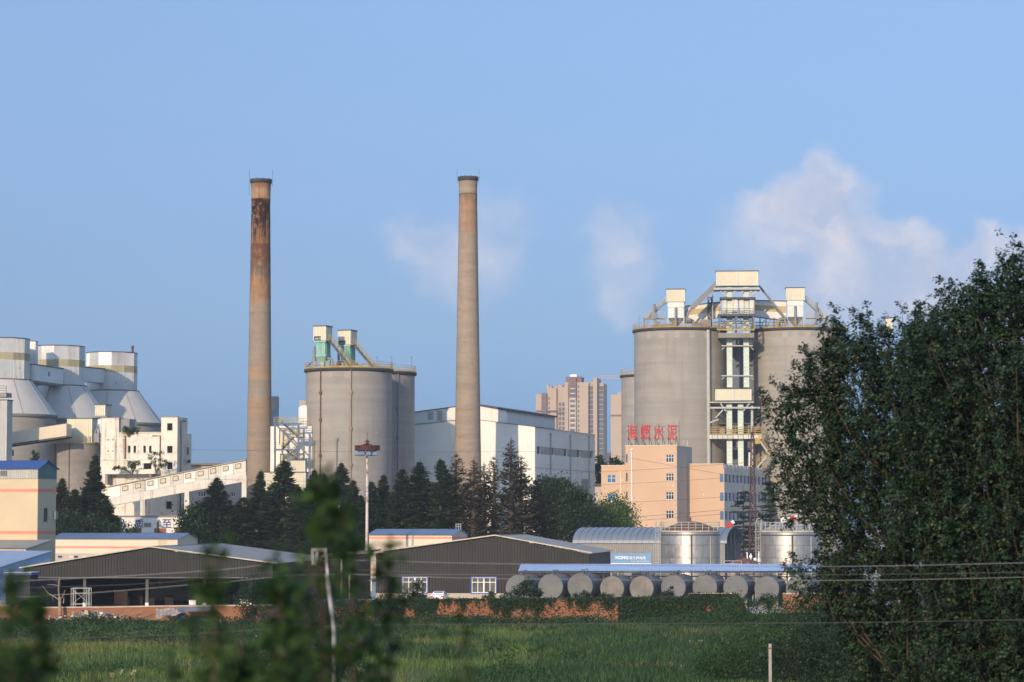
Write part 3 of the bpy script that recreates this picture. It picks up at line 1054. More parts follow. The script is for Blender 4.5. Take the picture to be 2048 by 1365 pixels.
SILO_L, SILO_R = 'concrete silos with green dust filters', 'tall silos joined by the elevator tower'
L1 = Frame(697.5, 440, 0, py=850)
L1r, L1H = 85.7 / FPX * 440, P(697, 741, 440).z
silo(L1, L1r, L1H, 'concrete silo carrying two green dust filters with cream hoods', SILO_L,
     pipes=((234, .09, RUST, 2, L1H - .3, (31, 26.5, 20.5, 13)), (276, .09, mat('rust streaked pipe', (.36, .26, .19), .8, var=.3), 2, L1H - .3, (31, 25, 19)),
            (222, .07, STEEL, 0, 22.8, (22.8,)), (258, .08, STEEL, 0, 23.2, (23.2,))),
     patches=((272, 1.1, 1.1, L1H - .6), (248, .5, .9, L1H - .6), (313, .4, .4, L1H - 10.5)))
L2 = Frame(746.5, 455, 0, py=850)
silo(L2, 7.25, L1H + .35, 'concrete silo half hidden behind the silo with green filters', SILO_L,
     pipes=((308, .10, STEEL, 2, L1H, (29, 24)), (291, .08, STEEL, 0, 22.0, (22,))))
RY = 500.0
R1 = Frame(1361, RY, 0, py=800)
Rr, RH = 92.5 / FPX * RY, P(1361, 662, RY).z
pa = [(a, 1.0, 1.3, RH - .6) for a in (224, 243, 262, 281, 300)]
silo(R1, Rr, RH, 'tall concrete silo rising behind the peach office with the red roof letters', SILO_R, patches=pa,
     pipes=((302, .38, STEEL_PALE, 2, RH - .4, ()),))
R2 = Frame(1598, RY, 0, py=800)
silo(R2, Rr, RH, 'tall concrete silo partly hidden by the big poplar', SILO_R, patches=[(a, 1.0, 1.3, RH - .6) for a in (247, 260, 275, 290, 305)])
R3 = Frame(1308, 560, 0, py=850)
silo(R3, 7.0, P(1308, 752, 560).z, 'small concrete silo peeping out behind the tall silos beside a far tower', SILO_R, rail_mat=YELLOW_PALE,
     pipes=((236, .08, STEEL_DARK, 30, 40, ()),))
# ================================================================ EQUIPMENT ON THE PAIR OF GREEN-FILTER SILOS
def cream_hood(t, x0, x1, y0, y1, z0, z1, name='hood', split=None, m=None, ribs=True, notch=None):
    """a sheet-clad box; each face of ribbed sheet, dark roof edge"""
    m = m or CREAM
    mb = MB()
    n = max(4, int((x1 - x0) / .28))
    if notch:
        nx, nz = notch
        mb.ribbed((x0, y0, z0 + nz), (x0 + nx, y0, z0 + nz), (x0, y0, z1), (x0 + nx, y0, z1), max(2, int(nx / .28)), .05)
        mb.ribbed((x0 + nx, y0, z0), (x1, y0, z0), (x0 + nx, y0, z1), (x1, y0, z1), max(3, int((x1 - x0 - nx) / .28)), .05)
    else:
        mb.ribbed((x0, y0, z0), (x1, y0, z0), (x0, y0, z1), (x1, y0, z1), n, .05)
    mb.ribbed((x1, y0, z0), (x1, y1, z0), (x1, y0, z1), (x1, y1, z1), max(3, int((y1 - y0) / .28)), .05)
    mb.quad((x0, y0, z0), (x0, y0, z1), (x0, y1, z1), (x0, y1, z0))
    mb.quad((x0, y1, z0), (x0, y1, z1), (x1, y1, z1), (x1, y1, z0))
    mb.quad((x0, y0, z0 + (notch[1] if notch else 0)), (x0, y1, z0 + (notch[1] if notch else 0)), (x1, y1, z0), (x1, y0, z0))
    o = mb.build(name, m, t)
    MB().box(x0 - .12, x1 + .15, y0 - .12, y1 + .12, z1 + .003, z1 + .14).build('hood_roof', STEEL_DARK, o)
    tr = MB()
    for x in (x0, x1 - .1):
        tr.box(x, x + .12, y0 - .075, y0 - .052, z0, z1)
    tr.build('corner_trim', WHITE_SHEET if m is CREAM else TRIM_PALE, o)
    return o


def green_filter(px0, px1, py_top, py_base, Y, label, stair_to, flip=False):
    f = Frame(px0, Y, -22, z0=L1H, py=700)
    t = f.thing('dust_filter', label, 'dust filter', 'green dust filters on the silo roof')
    w = f.fx(px1, 680) - f.fx(px0, 680)
    z = lambda py: f.fz(px0, py) 
    zt, zb = z(py_top), z(py_top + 28)
    k = (zt - zb) / 28.0
    d = w * 1.05
    cream_hood(t, 0, w, 0, d, zb, zt, notch=(w * .6, k * 8))
    MB().tube([(.1, .5, zb + k * 4), (w * .6, .5, zb + k * 4)], k * 2.6, 12).build('fan_drum', STEEL_PALE, t)
    MB().box(.05, w - .1, 1.2, 1.3, zb, zb + k * 8).build('back_plate', VOID, t)
    z1 = zb - k * 4
    z2 = zb - k * 30
    z3 = zb - k * 43
    gb = MB()
    gb.box(.1, w - .05, .05, d - .1, z1, zb - .01)
    x0, x1, y0, y1 = .45, w - .2, .25, d - .25
    n = 5
    gb.ribbed((x0, y0, z2), (x1, y0, z2), (x0, y0, z1), (x1, y0, z1), n, .06)
    gb.ribbed((x1, y0, z2), (x1, y1, z2), (x1, y0, z1), (x1, y1, z1), n, .06)
    gb.quad((x0, y0, z2), (x0, y0, z1), (x0, y1, z1), (x0, y1, z2)); gb.quad((x0, y1, z2), (x0, y1, z1), (x1, y1, z1), (x1, y1, z2))
    gb.box(x0 - .08, x1 + .1, y0 - .1, y1 + .1, z2 - .2, z2)
    body = gb.build('filter_body', GREEN_SHEET, t)
    hb = MB()
    cx, cy = (x0 + x1) / 2 - .1, (y0 + y1) / 2
    zl = z2 - .2
    q = [(x0, y0, zl), (x1, y0, zl), (x1, y1, zl), (x0, y1, zl)]
    s = .34
    e = [(cx - s, cy - s, z3), (cx + s, cy - s, z3), (cx + s, cy + s, z3), (cx - s, cy + s, z3)]
    hb.add(q + e, [(0, 1, 5, 4), (1, 2, 6, 5), (2, 3, 7, 6), (3, 0, 4, 7)])
    hb.box(cx - s, cx + s, cy - s, cy + s, .03, z3)
    hb.build('hopper', GREEN_SHEET, t)
    for (x, y) in ((x0, y0), (x1, y0), (x0, y1), (x1, y1)):
        MB().bar((x, y, 0), (x, y, z2 - .2), .16).build('leg', STEEL, t)
    pb = MB().tube([(-.0, .3, zb - k * 12), (-.0, .3, zb - k * 34)], .22, 10)
    pb.box(-.3, .3, .0, .6, zb - k * 42, zb - k * 34)
    pb.tube([(-.1, .2, zb - k * 40), (-1.3, -.2, .5)], .17, 8)
    pb.build('exhaust_pipe', STEEL, t)
    z4 = z2 - .5
    MB().tube([(x1, .8, z4), (x1 + .7, .7, z4), (x1 + 1.1, .6, z4 - .3), (x1 + 1.25, .6, z4 - .8), (x1 + 1.25, .6, .05)], .2, 10).build('duct_bend', STEEL, t)
    hi = Vector((w + .25, .9, zb))
    lo = f.pt(*stair_to, Y + 1.0)
    lo.z = .1
    stairs(t, lo, hi, .75, 18, STEEL_BLUE, YELLOW_PALE, 1.0, (0, 1, 0))
    pl = MB().box(w + .003, w + .5, .2, 1.4, zb - .1, zb)
    pl.build('landing', STEEL, t)
    return t


green_filter(627, 651.5, 653.5, 740, 435.5, 'green dust filter with cream hood, its stair crossing the neighbouring filter', (704, 738))
green_filter(676, 701, 662, 740, 441.5, 'green dust filter with cream hood whose stair comes down on open silo roof', (752, 739))
f = Frame(690, 436.2, 0, z0=L1H, py=735)
t = f.thing('roof_machinery', 'low pumps and pipes among the yellow rails on the green filter silo', 'machinery')
mb = MB()
for (px, w, h) in ((672, .5, .8), (690, .7, .5), (722, .5, .6), (735, .5, .4)):
    x = f.fx(px, 735)
    mb.box(x - w / 2, x + w / 2, .2, .9, 0.03, h)
mb.build('pump_box', STEEL, t)
MB().tube([(f.fx(655), .5, .45), (f.fx(735), .5, .45)], .1, 8).build('pipe', mat('yellow pipe', (.5, .36, .08), .6), t)
for px in (753, 782, 822):
    x = f.fx(px, 730)
    MB().bar((x, 3, .03), (x, 3, 2.2), .06).bar((x + .03, 3, 2.2), (x - .3, 3, 2.18), .08).build('lamp_post', STEEL_DARK, t)

# ================================================================ STAIR TOWER BESIDE THE SOOTY CHIMNEY
f = Frame(549, 432, 0)
t = f.thing('steel_stair_tower', 'open steel stair tower zigzagging between the sooty chimney and the silo', 'stair tower')
q = lambda px, py, ly=0.0: f.f3(px, py, ly)
for px in (550, 597):
    MB().bar(q(px, 1010), q(px, 848), .32).build('column', STEEL_BLUE, t)
    MB().bar(q(px, 1010, 2.2), q(px, 848, 2.2), .26).build('column', STEEL_BLUE, t)
for (a, b, py) in ((548, 605, 848), (549, 597, 900)):
    MB().bar(q(a, py), q(b, py), .22).bar(q(a, py, 2.2), q(b, py, 2.2), .22).bar(q(a, py, 0), q(a, py, 2.2), .2).build('landing_beam', STEEL_BLUE, t)
MB().bar(q(553, 851), q(597, 897), .25).build('brace', STEEL_BLUE, t)
MB().bar(q(553, 960), q(597, 902), .25).build('brace', STEEL_BLUE, t)
for (a, b) in (((597, 875), (566, 847)), ((565, 899), (588, 874)), ((594, 920), (571, 899)), ((557, 943), (594, 920))):
    lo, hi = (a, b) if a[1] > b[1] else (b, a)
    stairs(t, q(*lo, 1.1), q(*hi, 1.1), .8, 9, STEEL_DARK, YELLOW_PALE, .95, (0, 1, 0), 'stair_flight')
for (a, b, py, ly) in ((590, 606, 874, 0), (549, 566, 898, 0), (590, 606, 919, 0)):
    mb = MB()
    p0, p1 = q(a, py, .1), q(b, py, 2.1)
    mb.box(p0.x, f.fx(b, py, .1), .1, 2.1, p0.z - .12, p0.z)
    o = mb.build('landing', STEEL_DARK, t)
    railing(MB(), [(p0.x, .1, p0.z), (f.fx(b, py, .1), .1, p0.z), (f.fx(b, py, .1), 2.1, p0.z)], 1.0).build('railing', YELLOW_PALE, o)
railing(MB(), [q(548, 848, .05), q(604, 848, .05)], 1.1).build('railing', YELLOW_PALE, t)
MB().box(f.fx(556, 845), f.fx(563, 845), .3, 1.2, f.fz(556, 848) + .1, f.fz(556, 840)).build('yellow_drum', YELLOW, t)

f = Frame(545, 437, -10)
t = f.thing('process_building', 'white panelled process building behind the steel stair tower', 'building')
at = lambda u, d, z: (u, d, z)
x0, x1 = f.fx(540), f.fx(630)
zt = f.fz(560, 853)
hs = [(f.fx(558, 880), f.fx(575, 880), f.fz(560, 890), f.fz(560, 856)), (f.fx(560, 920), f.fx(574, 920), f.fz(560, 945), f.fz(560, 908))]
MB().wall(x0, x1, 0, zt, hs, at, .5).box(x0, x1, .6, 12, 0, zt).build('wall', WHITE_WALL, t)
for h in hs:
    MB().box(h[0], h[1], .4, .46, h[2], h[3]).build('blind_panel', CREAM_PALE, t)
mb = MB().lathe([(1.3, zt), (1.3, zt + 3.2), (.9, zt + 3.6), (0, zt + 3.7)], 24, cx=f.fx(612, 830, 3), cy=3.0)
mb.build('roof_tank', WHITE_SHEET, t)
railing(MB(), [(f.fx(583, 850), .2, zt), (f.fx(618, 850), .2, zt)], 1.3).build('railing', YELLOW_PALE, t)
MB().box(f.fx(598, 820, 7), f.fx(625, 820, 7), 7, 11, zt + .01, f.fz(600, 801, 7)).build('roof_house', GREY_PANEL, t)
f = Frame(546, 446, 0)
t = f.thing('sheet_clad_tower', 'narrow grey and blue clad tower behind the sooty chimney', 'tower')
z = f.fz(548, 820)
MB().box(f.fx(525), f.fx(553.5), 0, 3, z, f.fz(548, 793)).build('upper_cladding', GREY_PANEL, t)
MB().box(f.fx(525), f.fx(553.5), .02, 3, 0, z - .02).build('lower_cladding', mat('blue grey cladding', (.24, .33, .46), .5), t)
# cream clad low houses in front
f = Frame(540, 424, 0)
t = f.thing('filter_house', 'cream ribbed sheet filter house at the foot of the steel stair tower', 'shed')
z0, zm, zt = 0, f.fz(560, 945.5), f.fz(580, 921)
cream_hood(t, f.fx(528), f.fx(611), 0, 5, 0, zm, name='lower_cladding')
cream_hood(t, f.fx(580), f.fx(609), .8, 4, zm + .15, zt, name='upper_cladding')

# ================================================================ WHITE GABLED HALL
HALL = Frame(1070, 461, -17.4, py=950)
f = HALL
t = f.thing('white_hall', 'big stained white gabled hall with a raised roof house, behind the brown chimney', 'building')
xL, xR = f.fx(826, 900), 0.0
xm = f.fx(941, 840)
zL, zM, zR = f.fz(828, 850), f.fz(941, 838.5), f.fz(1070, 854.5)
ly_end, _ = f.S(1190, 930, 0.0)
# side wall with openings
win = [(1074, 1082, 893, 908), (1101.5, 1109.5, 895.5, 910), (1127.5, 1135.5, 898, 912.5), (1153.5, 1161, 899.8, 914.5), (1179, 1186.5, 902, 916.5)]
holes = []
for (a, b, c, d) in win:
    y0, z1 = f.S(a, c, 0.0); y1, _ = f.S(b, c, 0.0); _, z0 = f.S(a, d, 0.0)
    holes.append((y0, y1, z0, z1))
sat = lambda u, d, z: (-d, u, z)
mb = MB().wall(0, ly_end, 0, zR - .02, holes, sat, .5)
front = [(xL, 0, 0), (0, 0, 0), (0, 0, zR), (xm, 0, zM), (xL, 0, zL)]
mb.add(front, [(0, 1, 2, 3, 4)])
mb.quad((xL, 0, 0), (xL, 0, zL), (xL, ly_end, zL), (xL, ly_end, 0))
mb.add([(x, ly_end, z) for (x, _, z) in front], [(4, 3, 2, 1, 0)])
mb.build('wall', WHITE_WALL, t)
for h in holes:
    MB().box(-.45, -.4, h[0], h[1], h[2], h[3]).build('shutter', STEEL_DARK, t)
mb = MB()
bz0, bz1 = f.S(1073, 909, 0)[1], f.S(1073, 892.5, 0)[1]
for i in range(len(holes) - 1):
    y0, y1 = holes[i][1], holes[i + 1][0]
    MB().box(.003, .03, y0, y1, holes[i][2], holes[i][3]).build('band_panel', mat('grey band plaster', (.42, .40, .37), .85, var=.1), t)
for (px, py) in ((1100, 870), (1139.5, 874), (1177, 876)):
    y, z = f.S(px, py, 0.0)
    MB().tube([(.18, y, 0), (.18, y, z), (.18, y, z + .3)], .12, 8).box(.05, .33, y - .2, y + .2, z, z + .35).build('downpipe', mat('dull pipe', (.38, .38, .36), .6), t)
for py in (936,):
    y0, z = f.S(1071, py, 0.0)
    MB().box(.003, .02, 0, ly_end, z - .04, z + .04).build('panel_joint', STEEL, t)
y0, z = f.S(1163, 958, 0)[0], 0
y1 = f.S(1176, 958, 0)[0]
MB().box(.003, .03, y0, y1, f.S(1163, 995, 0)[1], f.S(1163, 958, 0)[1]).build('repaired_panel', mat('rough grey render', (.34, .32, .29), .9, var=.25, scale=2), t)
# roof slopes
MB().quad((xL - .2, -.25, zL + .05), (xm, -.25, zM + .08), (xm, ly_end, zM + .08), (xL - .2, ly_end, zL + .05)).build('roof_sheet', ROOF_GREY, t)
MB().quad((xm, -.25, zM + .08), (.3, -.25, zR + .05), (.3, ly_end, zR + .05), (xm, ly_end, zM + .08)).build('roof_sheet', ROOF_GREY, t)
# raised roof house
hy = 0.9
hx = f.fx(1013, 830, hy)
hxL = f.fx(822, 830, hy)
hzL, hzM, hzR = f.fz(828, 826, hy), f.fz(938, 810.5, hy), f.fz(1013, 821.5, hy)
hend, _ = f.S(1110, 840, hx)
base = min(zL, zR) - 1.5
pl = [(hxL, hy, base), (hx, hy, base), (hx, hy, hzR), (xm, hy, hzM), (hxL, hy, hzL)]
mb = MB().add(pl, [(0, 1, 2, 3, 4)])
mb.quad((hx, hy, base), (hx, hend, base), (hx, hend, hzR), (hx, hy, hzR))
mb.add([(x, hend, z) for (x, _, z) in pl], [(4, 3, 2, 1, 0)])
mb.quad((hxL, hy, base), (hxL, hy, hzL), (hxL, hend, hzL), (hxL, hend, base))
rh = mb.build('roof_house', WHITE_SHEET, t)
mb = MB()
mb.add([(hx + .5, hy - .3, hzR - .1), (xm, hy - .3, hzM + .12), (xm, hend, hzM + .12), (hx + .5, hend, hzR - .1),
        (hx + .5, hy - .3, hzR + .22), (xm, hy - .3, hzM + .34), (xm, hend, hzM + .34), (hx + .5, hend, hzR + .22)],
       [(0, 1, 2, 3), (4, 7, 6, 5), (0, 4, 5, 1), (0, 3, 7, 4), (2, 6, 7, 3)])
mb.build('roof_edge', STEEL_DARK, rh)
MB().quad((hxL - .2, hy - .3, hzL + .1), (xm, hy - .3, hzM + .12), (xm, hend, hzM + .12), (hxL - .2, hend, hzL + .1)).build('roof_sheet', STEEL_DARK, rh)
for (a, b, c, d) in ((855.5, 866, 825, 840), (874, 885, 822, 842)):
    x0, z1 = f.F(a, c, hy); x1, z0 = f.F(b, d, hy)
    MB().box(x0, x1, hy - .03, hy - .003, z0, z1).build('louvre_panel', GREY_PANEL, rh)
mb = MB()
for (px, py) in ((1108, 832),):
    pass

# lean-to behind, between hall and office
f = Frame(1196, 476, -15)
t = f.thing('machine_shed', 'grey lean-to with cluttered steel between the white hall and the peach office', 'shed')
MB().box(f.fx(1190), f.fx(1210), 0, 8, 0, f.fz(1198, 972)).build('wall', GREY_RENDER, t)
MB().box(f.fx(1188), f.fx(1211), -.5, 8, f.fz(1198, 972) + .01, f.fz(1198, 968)).build('roof', STEEL_DARK, t)

# ================================================================ THREE CONE-TOPPED SILOS WITH POLYGONAL DRUMS
def cone_silo(cx, cy, label, rot):
    t = thing('cone_topped_silo', label, 'silo', (cx, cy, 0), R(rot), 'cone topped silos with clad drums')
    rB, rT, z1, z2, z3 = 9.65, 4.85, 28.4, 34.7, 41.9
    MB().lathe([(rB, 0), (rB, z1 * .5), (rB, z1 - .5)], 64).build('shell', CONCRETE, t)
    MB().lathe([(rB + .02, z1 - .6), (rB + .28, z1 - .5), (rB + .28, z1)], 64).build('ring_beam', CONCRETE_DARK, t)
    MB().lathe([(rB + .28, z1), (rT + .45, z2 - .15)], 64).build('cone', mat('pale cone render', (.50, .48, .45), .85, var=.05, scale=.2, streak=.2, scol=(.33, .32, .30), sscale=.5), t)
    MB().lathe([(rT + .46, z2 - .17), (rT + .5, z2 + .02), (rT - .2, z2 + .03)], 64).build('cone_collar', STEEL_DARK, t)
    for k in range(10):
        a = 2 * math.pi * (k + .3) / 10
        p = Vector(((rB + .3) * math.cos(a), (rB + .3) * math.sin(a), z1 + .04)); q_ = Vector(((rT + .5) * math.cos(a), (rT + .5) * math.sin(a), z2 - .08))
        MB().bar(p, q_, .12, .08).build('cone_seam', GREY_PANEL, t)
    n = 12
    zb0, zb1 = z2 + (z3 - z2) * .47, z2 + (z3 - z2) * .65
    for k in range(n):
        a, b = 2 * math.pi * k / n, 2 * math.pi * (k + 1) / n
        pa, pb = Vector((rT * math.cos(a), rT * math.sin(a), 0)), Vector((rT * math.cos(b), rT * math.sin(b), 0))
        U = lambda p, z: p + Vector((0, 0, z))
        for (c, d, nm, m) in ((z2 + .02, zb0, 'cladding_panel', DRUM), (zb0 + .003, zb1 - .003, 'yellow_band', DRUM_BAND), (zb1, z3, 'cladding_panel', DRUM)):
            MB().ribbed(U(pa, c), U(pb, c), U(pa, d), U(pb, d), 9, .04).build(nm, m, t)
    MB().add([(rT * 1.02 * math.cos(2 * math.pi * k / n), rT * 1.02 * math.sin(2 * math.pi * k / n), z3 + zz) for zz in (0, .14) for k in range(n)],
             [tuple(range(n - 1, -1, -1)), tuple(range(n, 2 * n))] + [(k, (k + 1) % n, n + (k + 1) % n, n + k) for k in range(n)]).build('drum_roof', STEEL_DARK, t)
    return t


DRUM = mat('drum sheet cladding', (0.60, 0.60, 0.58), 0.34, 0.35, var=0.12, scale=0.25, streak=0.5, scol=(0.30, 0.27, 0.23), sscale=0.7, sthr=0.57, spec=0.5)
DRUM_BAND = mat('drum yellow band', (0.40, 0.36, 0.23), 0.6, 0.0, var=0.12, scale=0.6, streak=0.3, scol=(0.25, 0.22, 0.16))
cone_silo(-77.1, 500, 'cone topped silo with short rust brown vent on its drum roof', 8)
cone_silo(-84.2, 482, 'cone topped silo linked by a covered bridge to the next drum', 0)
cone_silo(-90.8, 462, 'cone topped silo rising right behind the cream inclined conveyor', 4)
t = thing('roof_vent', 'small rusty vent pipe on the drum roof', 'vent', (P(262, 705, 497).x, 499, 42.05))
MB().lathe([(.22, 0), (.22, 1.0), (.34, 1.0), (.34, 1.15)], 12).build('pipe', RUST, t)
MB().tube([(0, 0, 1.1), (0, 0, 1.4)], .3, 8).build('cap', STEEL, t)
f = Frame(60, 452, -60, z0=35.6, py=745)
t = f.thing('covered_bridge', 'covered white conveyor bridge joining two silo drums', 'bridge')
a, b = Vector((P(57, 745, 464).x, 464, 0)), Vector((P(112, 745, 476.5).x, 476.5, 0))
d = (b - a); L_ = d.length; yaw = math.atan2(d.y, d.x)
t.location = (a.x, a.y, 34.4); t.rotation_euler = (0, 0, yaw)
MB().box(0, L_, -1.4, 1.4, .3, 3.1).build('gallery', WHITE_SHEET, t)
MB().box(-.05, L_ + .05, -1.55, 1.55, 3.103, 3.25).build('roof', STEEL_DARK, t)
MB().box(0, L_, -1.3, 1.3, 0, .297).build('underside', STEEL, t)
MB().box(L_ * .45, L_ * .5, -1.43, -1.403, 1.4, 2.2).build('window', GLASS, t)
t = thing('covered_bridge', 'small curved white link between two silo drums', 'bridge', (-81.2, 490.5, 36.0), R(66))
MB().box(-7, 7, -1.2, 1.2, 0, 2.6).build('gallery', WHITE_SHEET, t)
MB().box(-7.05, 7.05, -1.35, 1.35, 2.603, 2.75).build('roof', STEEL_DARK, t)
f = Frame(62, 470, 0, z0=0, py=700)
t = f.thing('elevator_head', 'slim pale sheet elevator head standing between the silo drums', 'tower')
MB().box(f.fx(55, 700), f.fx(71, 700), 0, 2.5, 30, f.fz(62, 683)).build('cladding', WHITE_SHEET, t)
MB().box(f.fx(54.5, 700), f.fx(71.5, 700), -.1, 2.6, f.fz(62, 683) + .003, f.fz(62, 682)).build('roof', STEEL_DARK, t)

# ================================================================ LEFT EDGE: CLAD TOWER, CREAM CONVEYOR, ROUND BIN
f = Frame(13, 425, -12, py=900)
t = f.thing('clad_transfer_tower', 'pale grey sheet clad transfer tower with a dark landing on its roof', 'tower')
zt = f.fz(10, 801)
cream_hood(t, f.fx(-60), 0, 0, 2.2, 0, zt, m=mat('dull pale sheet', (.44, .45, .44), .6, var=.08, streak=.2, scol=(.3, .3, .28)), name='cladding')
MB().box(f.fx(-30), f.fx(11), -.3, 2, f.fz(5, 795), f.fz(5, 786)).build('landing', STEEL, t)
railing(MB(), [(f.fx(-30), -.3, f.fz(5, 786)), (f.fx(11), -.3, f.fz(5, 786))], 1.1).build('railing', STEEL_DARK, t)
f = Frame(66, 434, 0, py=870)
t = f.thing('cream_conveyor', 'cream sheet conveyor gallery climbing across the coned silo', 'conveyor')
a0, a1 = f.f3(-60, 877), f.f3(133, 847.5)
b0, b1 = f.f3(-60, 900), f.f3(133, 872)
mb = MB().ribbed(b0, b1, a0, a1, 60, .04)
o = Vector((0, 5.0, 0))
mb.quad(a0, a1, a1 + o, a0 + o); mb.quad(b1 + o, b0 + o, a0 + o, a1 + o); mb.quad(b0, b0 + o, b1 + o, b1)
mb.quad(b1, b1 + o, a1 + o, a1); mb.quad(b0 + o, b0, a0, a0 + o)
mb.build('gallery', CREAM_PALE, t)
MB().bar(b0 - Vector((0, 0, .15)), b1 - Vector((0, 0, .15)), .25).bar(b0 + o - Vector((0, 0, .15)), b1 + o - Vector((0, 0, .15)), .25).build('girder', STEEL_DARK, t)
p = f.f3(10, 895)
MB().box(p.x - .5, p.x + .5, .8, 1.8, 0, p.z - .3).box(p.x - 1.1, p.x + 1.1, .5, 2.1, p.z - 1.4, p.z - .4).build('pier', CONCRETE_DARK, t)
f = Frame(149, 443, 0, py=950)
t = f.thing('round_concrete_bin', 'grey round concrete bin with yellow railed top beside the old white building', 'silo')
rb = 52.5 / FPX * 443
zt = f.fz(149, 889)
MB().lathe([(rb, 0), (rb, zt * .5), (rb, zt)], 48).disc(rb, zt, 48).build('shell', CONCRETE_DARK, t)
MB().lathe([(rb - .01, zt - .05), (rb + .2, zt + .003), (rb + .2, zt + .2), (rb - .3, zt + .2)], 48).build('rim', YELLOW_PALE, t)
rm = MB(); ring_rail(rm, rb + .1, zt + .2, 30, 1.0); rm.build('railing', YELLOW_PALE, t)
for a in (233, 268):
    MB().tube([(rb * math.cos(R(a)) * 1.015, rb * math.sin(R(a)) * 1.015, 0), (rb * math.cos(R(a)) * 1.015, rb * math.sin(R(a)) * 1.015, zt)], .07, 6).build('downpipe', STEEL_DARK, t)
f = Frame(134, 440.5, -8, z0=zt + .2, py=880)
t = f.thing('cream_clad_house', 'cream sheet clad conveyor head on the round concrete bin', 'shed')
cream_hood(t, 0, f.fx(184, 860), 0, 3, .02, f.fz(150, 838))
MB().box(f.fx(186, 880), f.fx(197, 880), .3, 1.5, .02, 1.6).build('drive_unit', STEEL, t)
MB().tube([(f.fx(188, 880), .6, 1.6), (f.fx(195, 868), .6, 3.0), (f.fx(196, 880), .6, 1.4)], .25, 8).build('duct', STEEL, t)
f = Frame(190, 453, -14, py=850)
t = f.thing('elevator_head', 'cream cube hood on a pale blue elevator shaft beside the old white building', 'tower')
cream_hood(t, 0, f.fx(210.5, 820), 0, 2.6, f.fz(200, 832), f.fz(200, 810.5))
MB().box(f.fx(191.5, 840), f.fx(210, 840), .2, 2.4, 20, f.fz(200, 832) - .005).build('shaft', DUCT_WHITE, t)
MB().box(f.fx(187, 836), f.fx(216, 836), -.5, 2.8, f.fz(200, 835.5), f.fz(200, 833.5)).build('landing', STEEL, t)

# ================================================================ OLD WHITE BUILDING WITH PLANTS ON IT
OLD = Frame(354.5, 431, -16, py=900)
f = OLD
t = f.thing('old_white_building', 'derelict stained white building with empty windows and plants growing on ledges', 'building')
at0 = lambda u, d, z: (u, d, z)


def rect(px0, px1, py0, py1, ly=0.0):
    x0, z1 = f.F(px0, py0, ly); x1, _ = f.F(px1, py0, ly); _, z0 = f.F(px0, py1, ly)
    return (x0, x1, z0, z1)


# stair tower at the corner
tower_h = [rect(334.3, 345, 847, 861.5), rect(334.3, 345, 892.5, 906.5), rect(334.3, 345, 925.2, 939), rect(332, 343.5, 1003.5, 1018)]
x0 = f.fx(322, 900)
zt = f.fz(330, 835)
y1, _ = f.S(374.5, 900, 0.0)
mb = MB().wall(x0, 0, 0, zt, tower_h, at0, .4)
mb.wall(0, y1, 0, zt, [], lambda u, d, z: (-d, u, z))
mb.quad((x0, 0, zt), (0, 0, zt), (0, y1, zt), (x0, y1, zt)); mb.quad((x0, 0, 0), (x0, 0, zt), (x0, y1, zt), (x0, y1, 0)); mb.quad((0, y1, 0), (x0, y1, 0), (x0, y1, zt), (0, y1, zt))
mb.build('stair_tower', WHITE_OLD, t)
allh = [(h, 0.0) for h in tower_h]
yb = y1 + 4.5
y2, z2 = f.S(383, 870, 0.4)
mb = MB().box(-2.5, .4, y1 + .01, y2, 0, f.S(380, 868, .4)[1])
mb.build('rear_block', WHITE_OLD, t)
for (a, b, c, d) in ((374.8, 377, 895, 910), (375, 380, 920, 926)):
    ya, za = f.S(a, c, .4); yb_, _ = f.S(b, c, .4); _, zb_ = f.S(a, d, .4)
    MB().box(.403, .43, ya, yb_, zb_, za).build('empty_window', VOID, t)
# middle block and left block
mid_h = [rect(255.8, 261, 892, 906), rect(267, 272, 892, 906), rect(286.7, 291.7, 892, 906), rect(298, 303, 892, 906), rect(262, 272.3, 926.8, 938.5), rect(287, 303, 926.8, 938.5)]
xm0 = f.fx(237.5, 900)
ztm = f.fz(280, 865)
mb = MB().wall(xm0, x0 - .005, 0, ztm, mid_h, at0, .4).box(xm0, x0 - .005, .9, 9, 0, ztm)
mb.quad((xm0, 0, ztm), (x0, 0, ztm), (x0, .9, ztm), (xm0, .9, ztm))
mb.build('middle_block', WHITE_OLD, t)
xl0 = f.fx(201, 900)
ztl = f.fz(220, 836.5)
vents = [rect(214.8, 218.6, 879.3, 881.3), rect(224, 227.5, 879.3, 881.3), rect(214.5, 218.5, 901.5, 903.6), rect(224, 227.5, 901.5, 903.6)]
mb = MB().wall(xl0, xm0 - .005, 0, ztl, vents, at0, .25).box(xl0, xm0 - .005, .5, 7, 0, ztl)
mb.quad((xl0, 0, ztl), (xm0, 0, ztl), (xm0, .5, ztl), (xl0, .5, ztl))
mb.build('end_block', WHITE_OLD, t)
MB().box(xm0 + .02, f.fx(256, 840), .6, 3, ztm, f.fz(250, 838)).build('roof_frame', STEEL, t)
for h in tower_h + mid_h:
    MB().box(h[0], h[1], .36, .399, h[2], h[3]).build('empty_window', VOID, t)
    MB().box(h[0] - .12, h[1] + .12, -.1, -.002, h[2] - .12, h[2] - .003).build('sill', WHITE_OLD, t)
for h in vents:
    MB().box(h[0], h[1], .2, .24, h[2], h[3]).build('vent_slot', mat('dirty vent', (.3, .25, .18), .9), t)
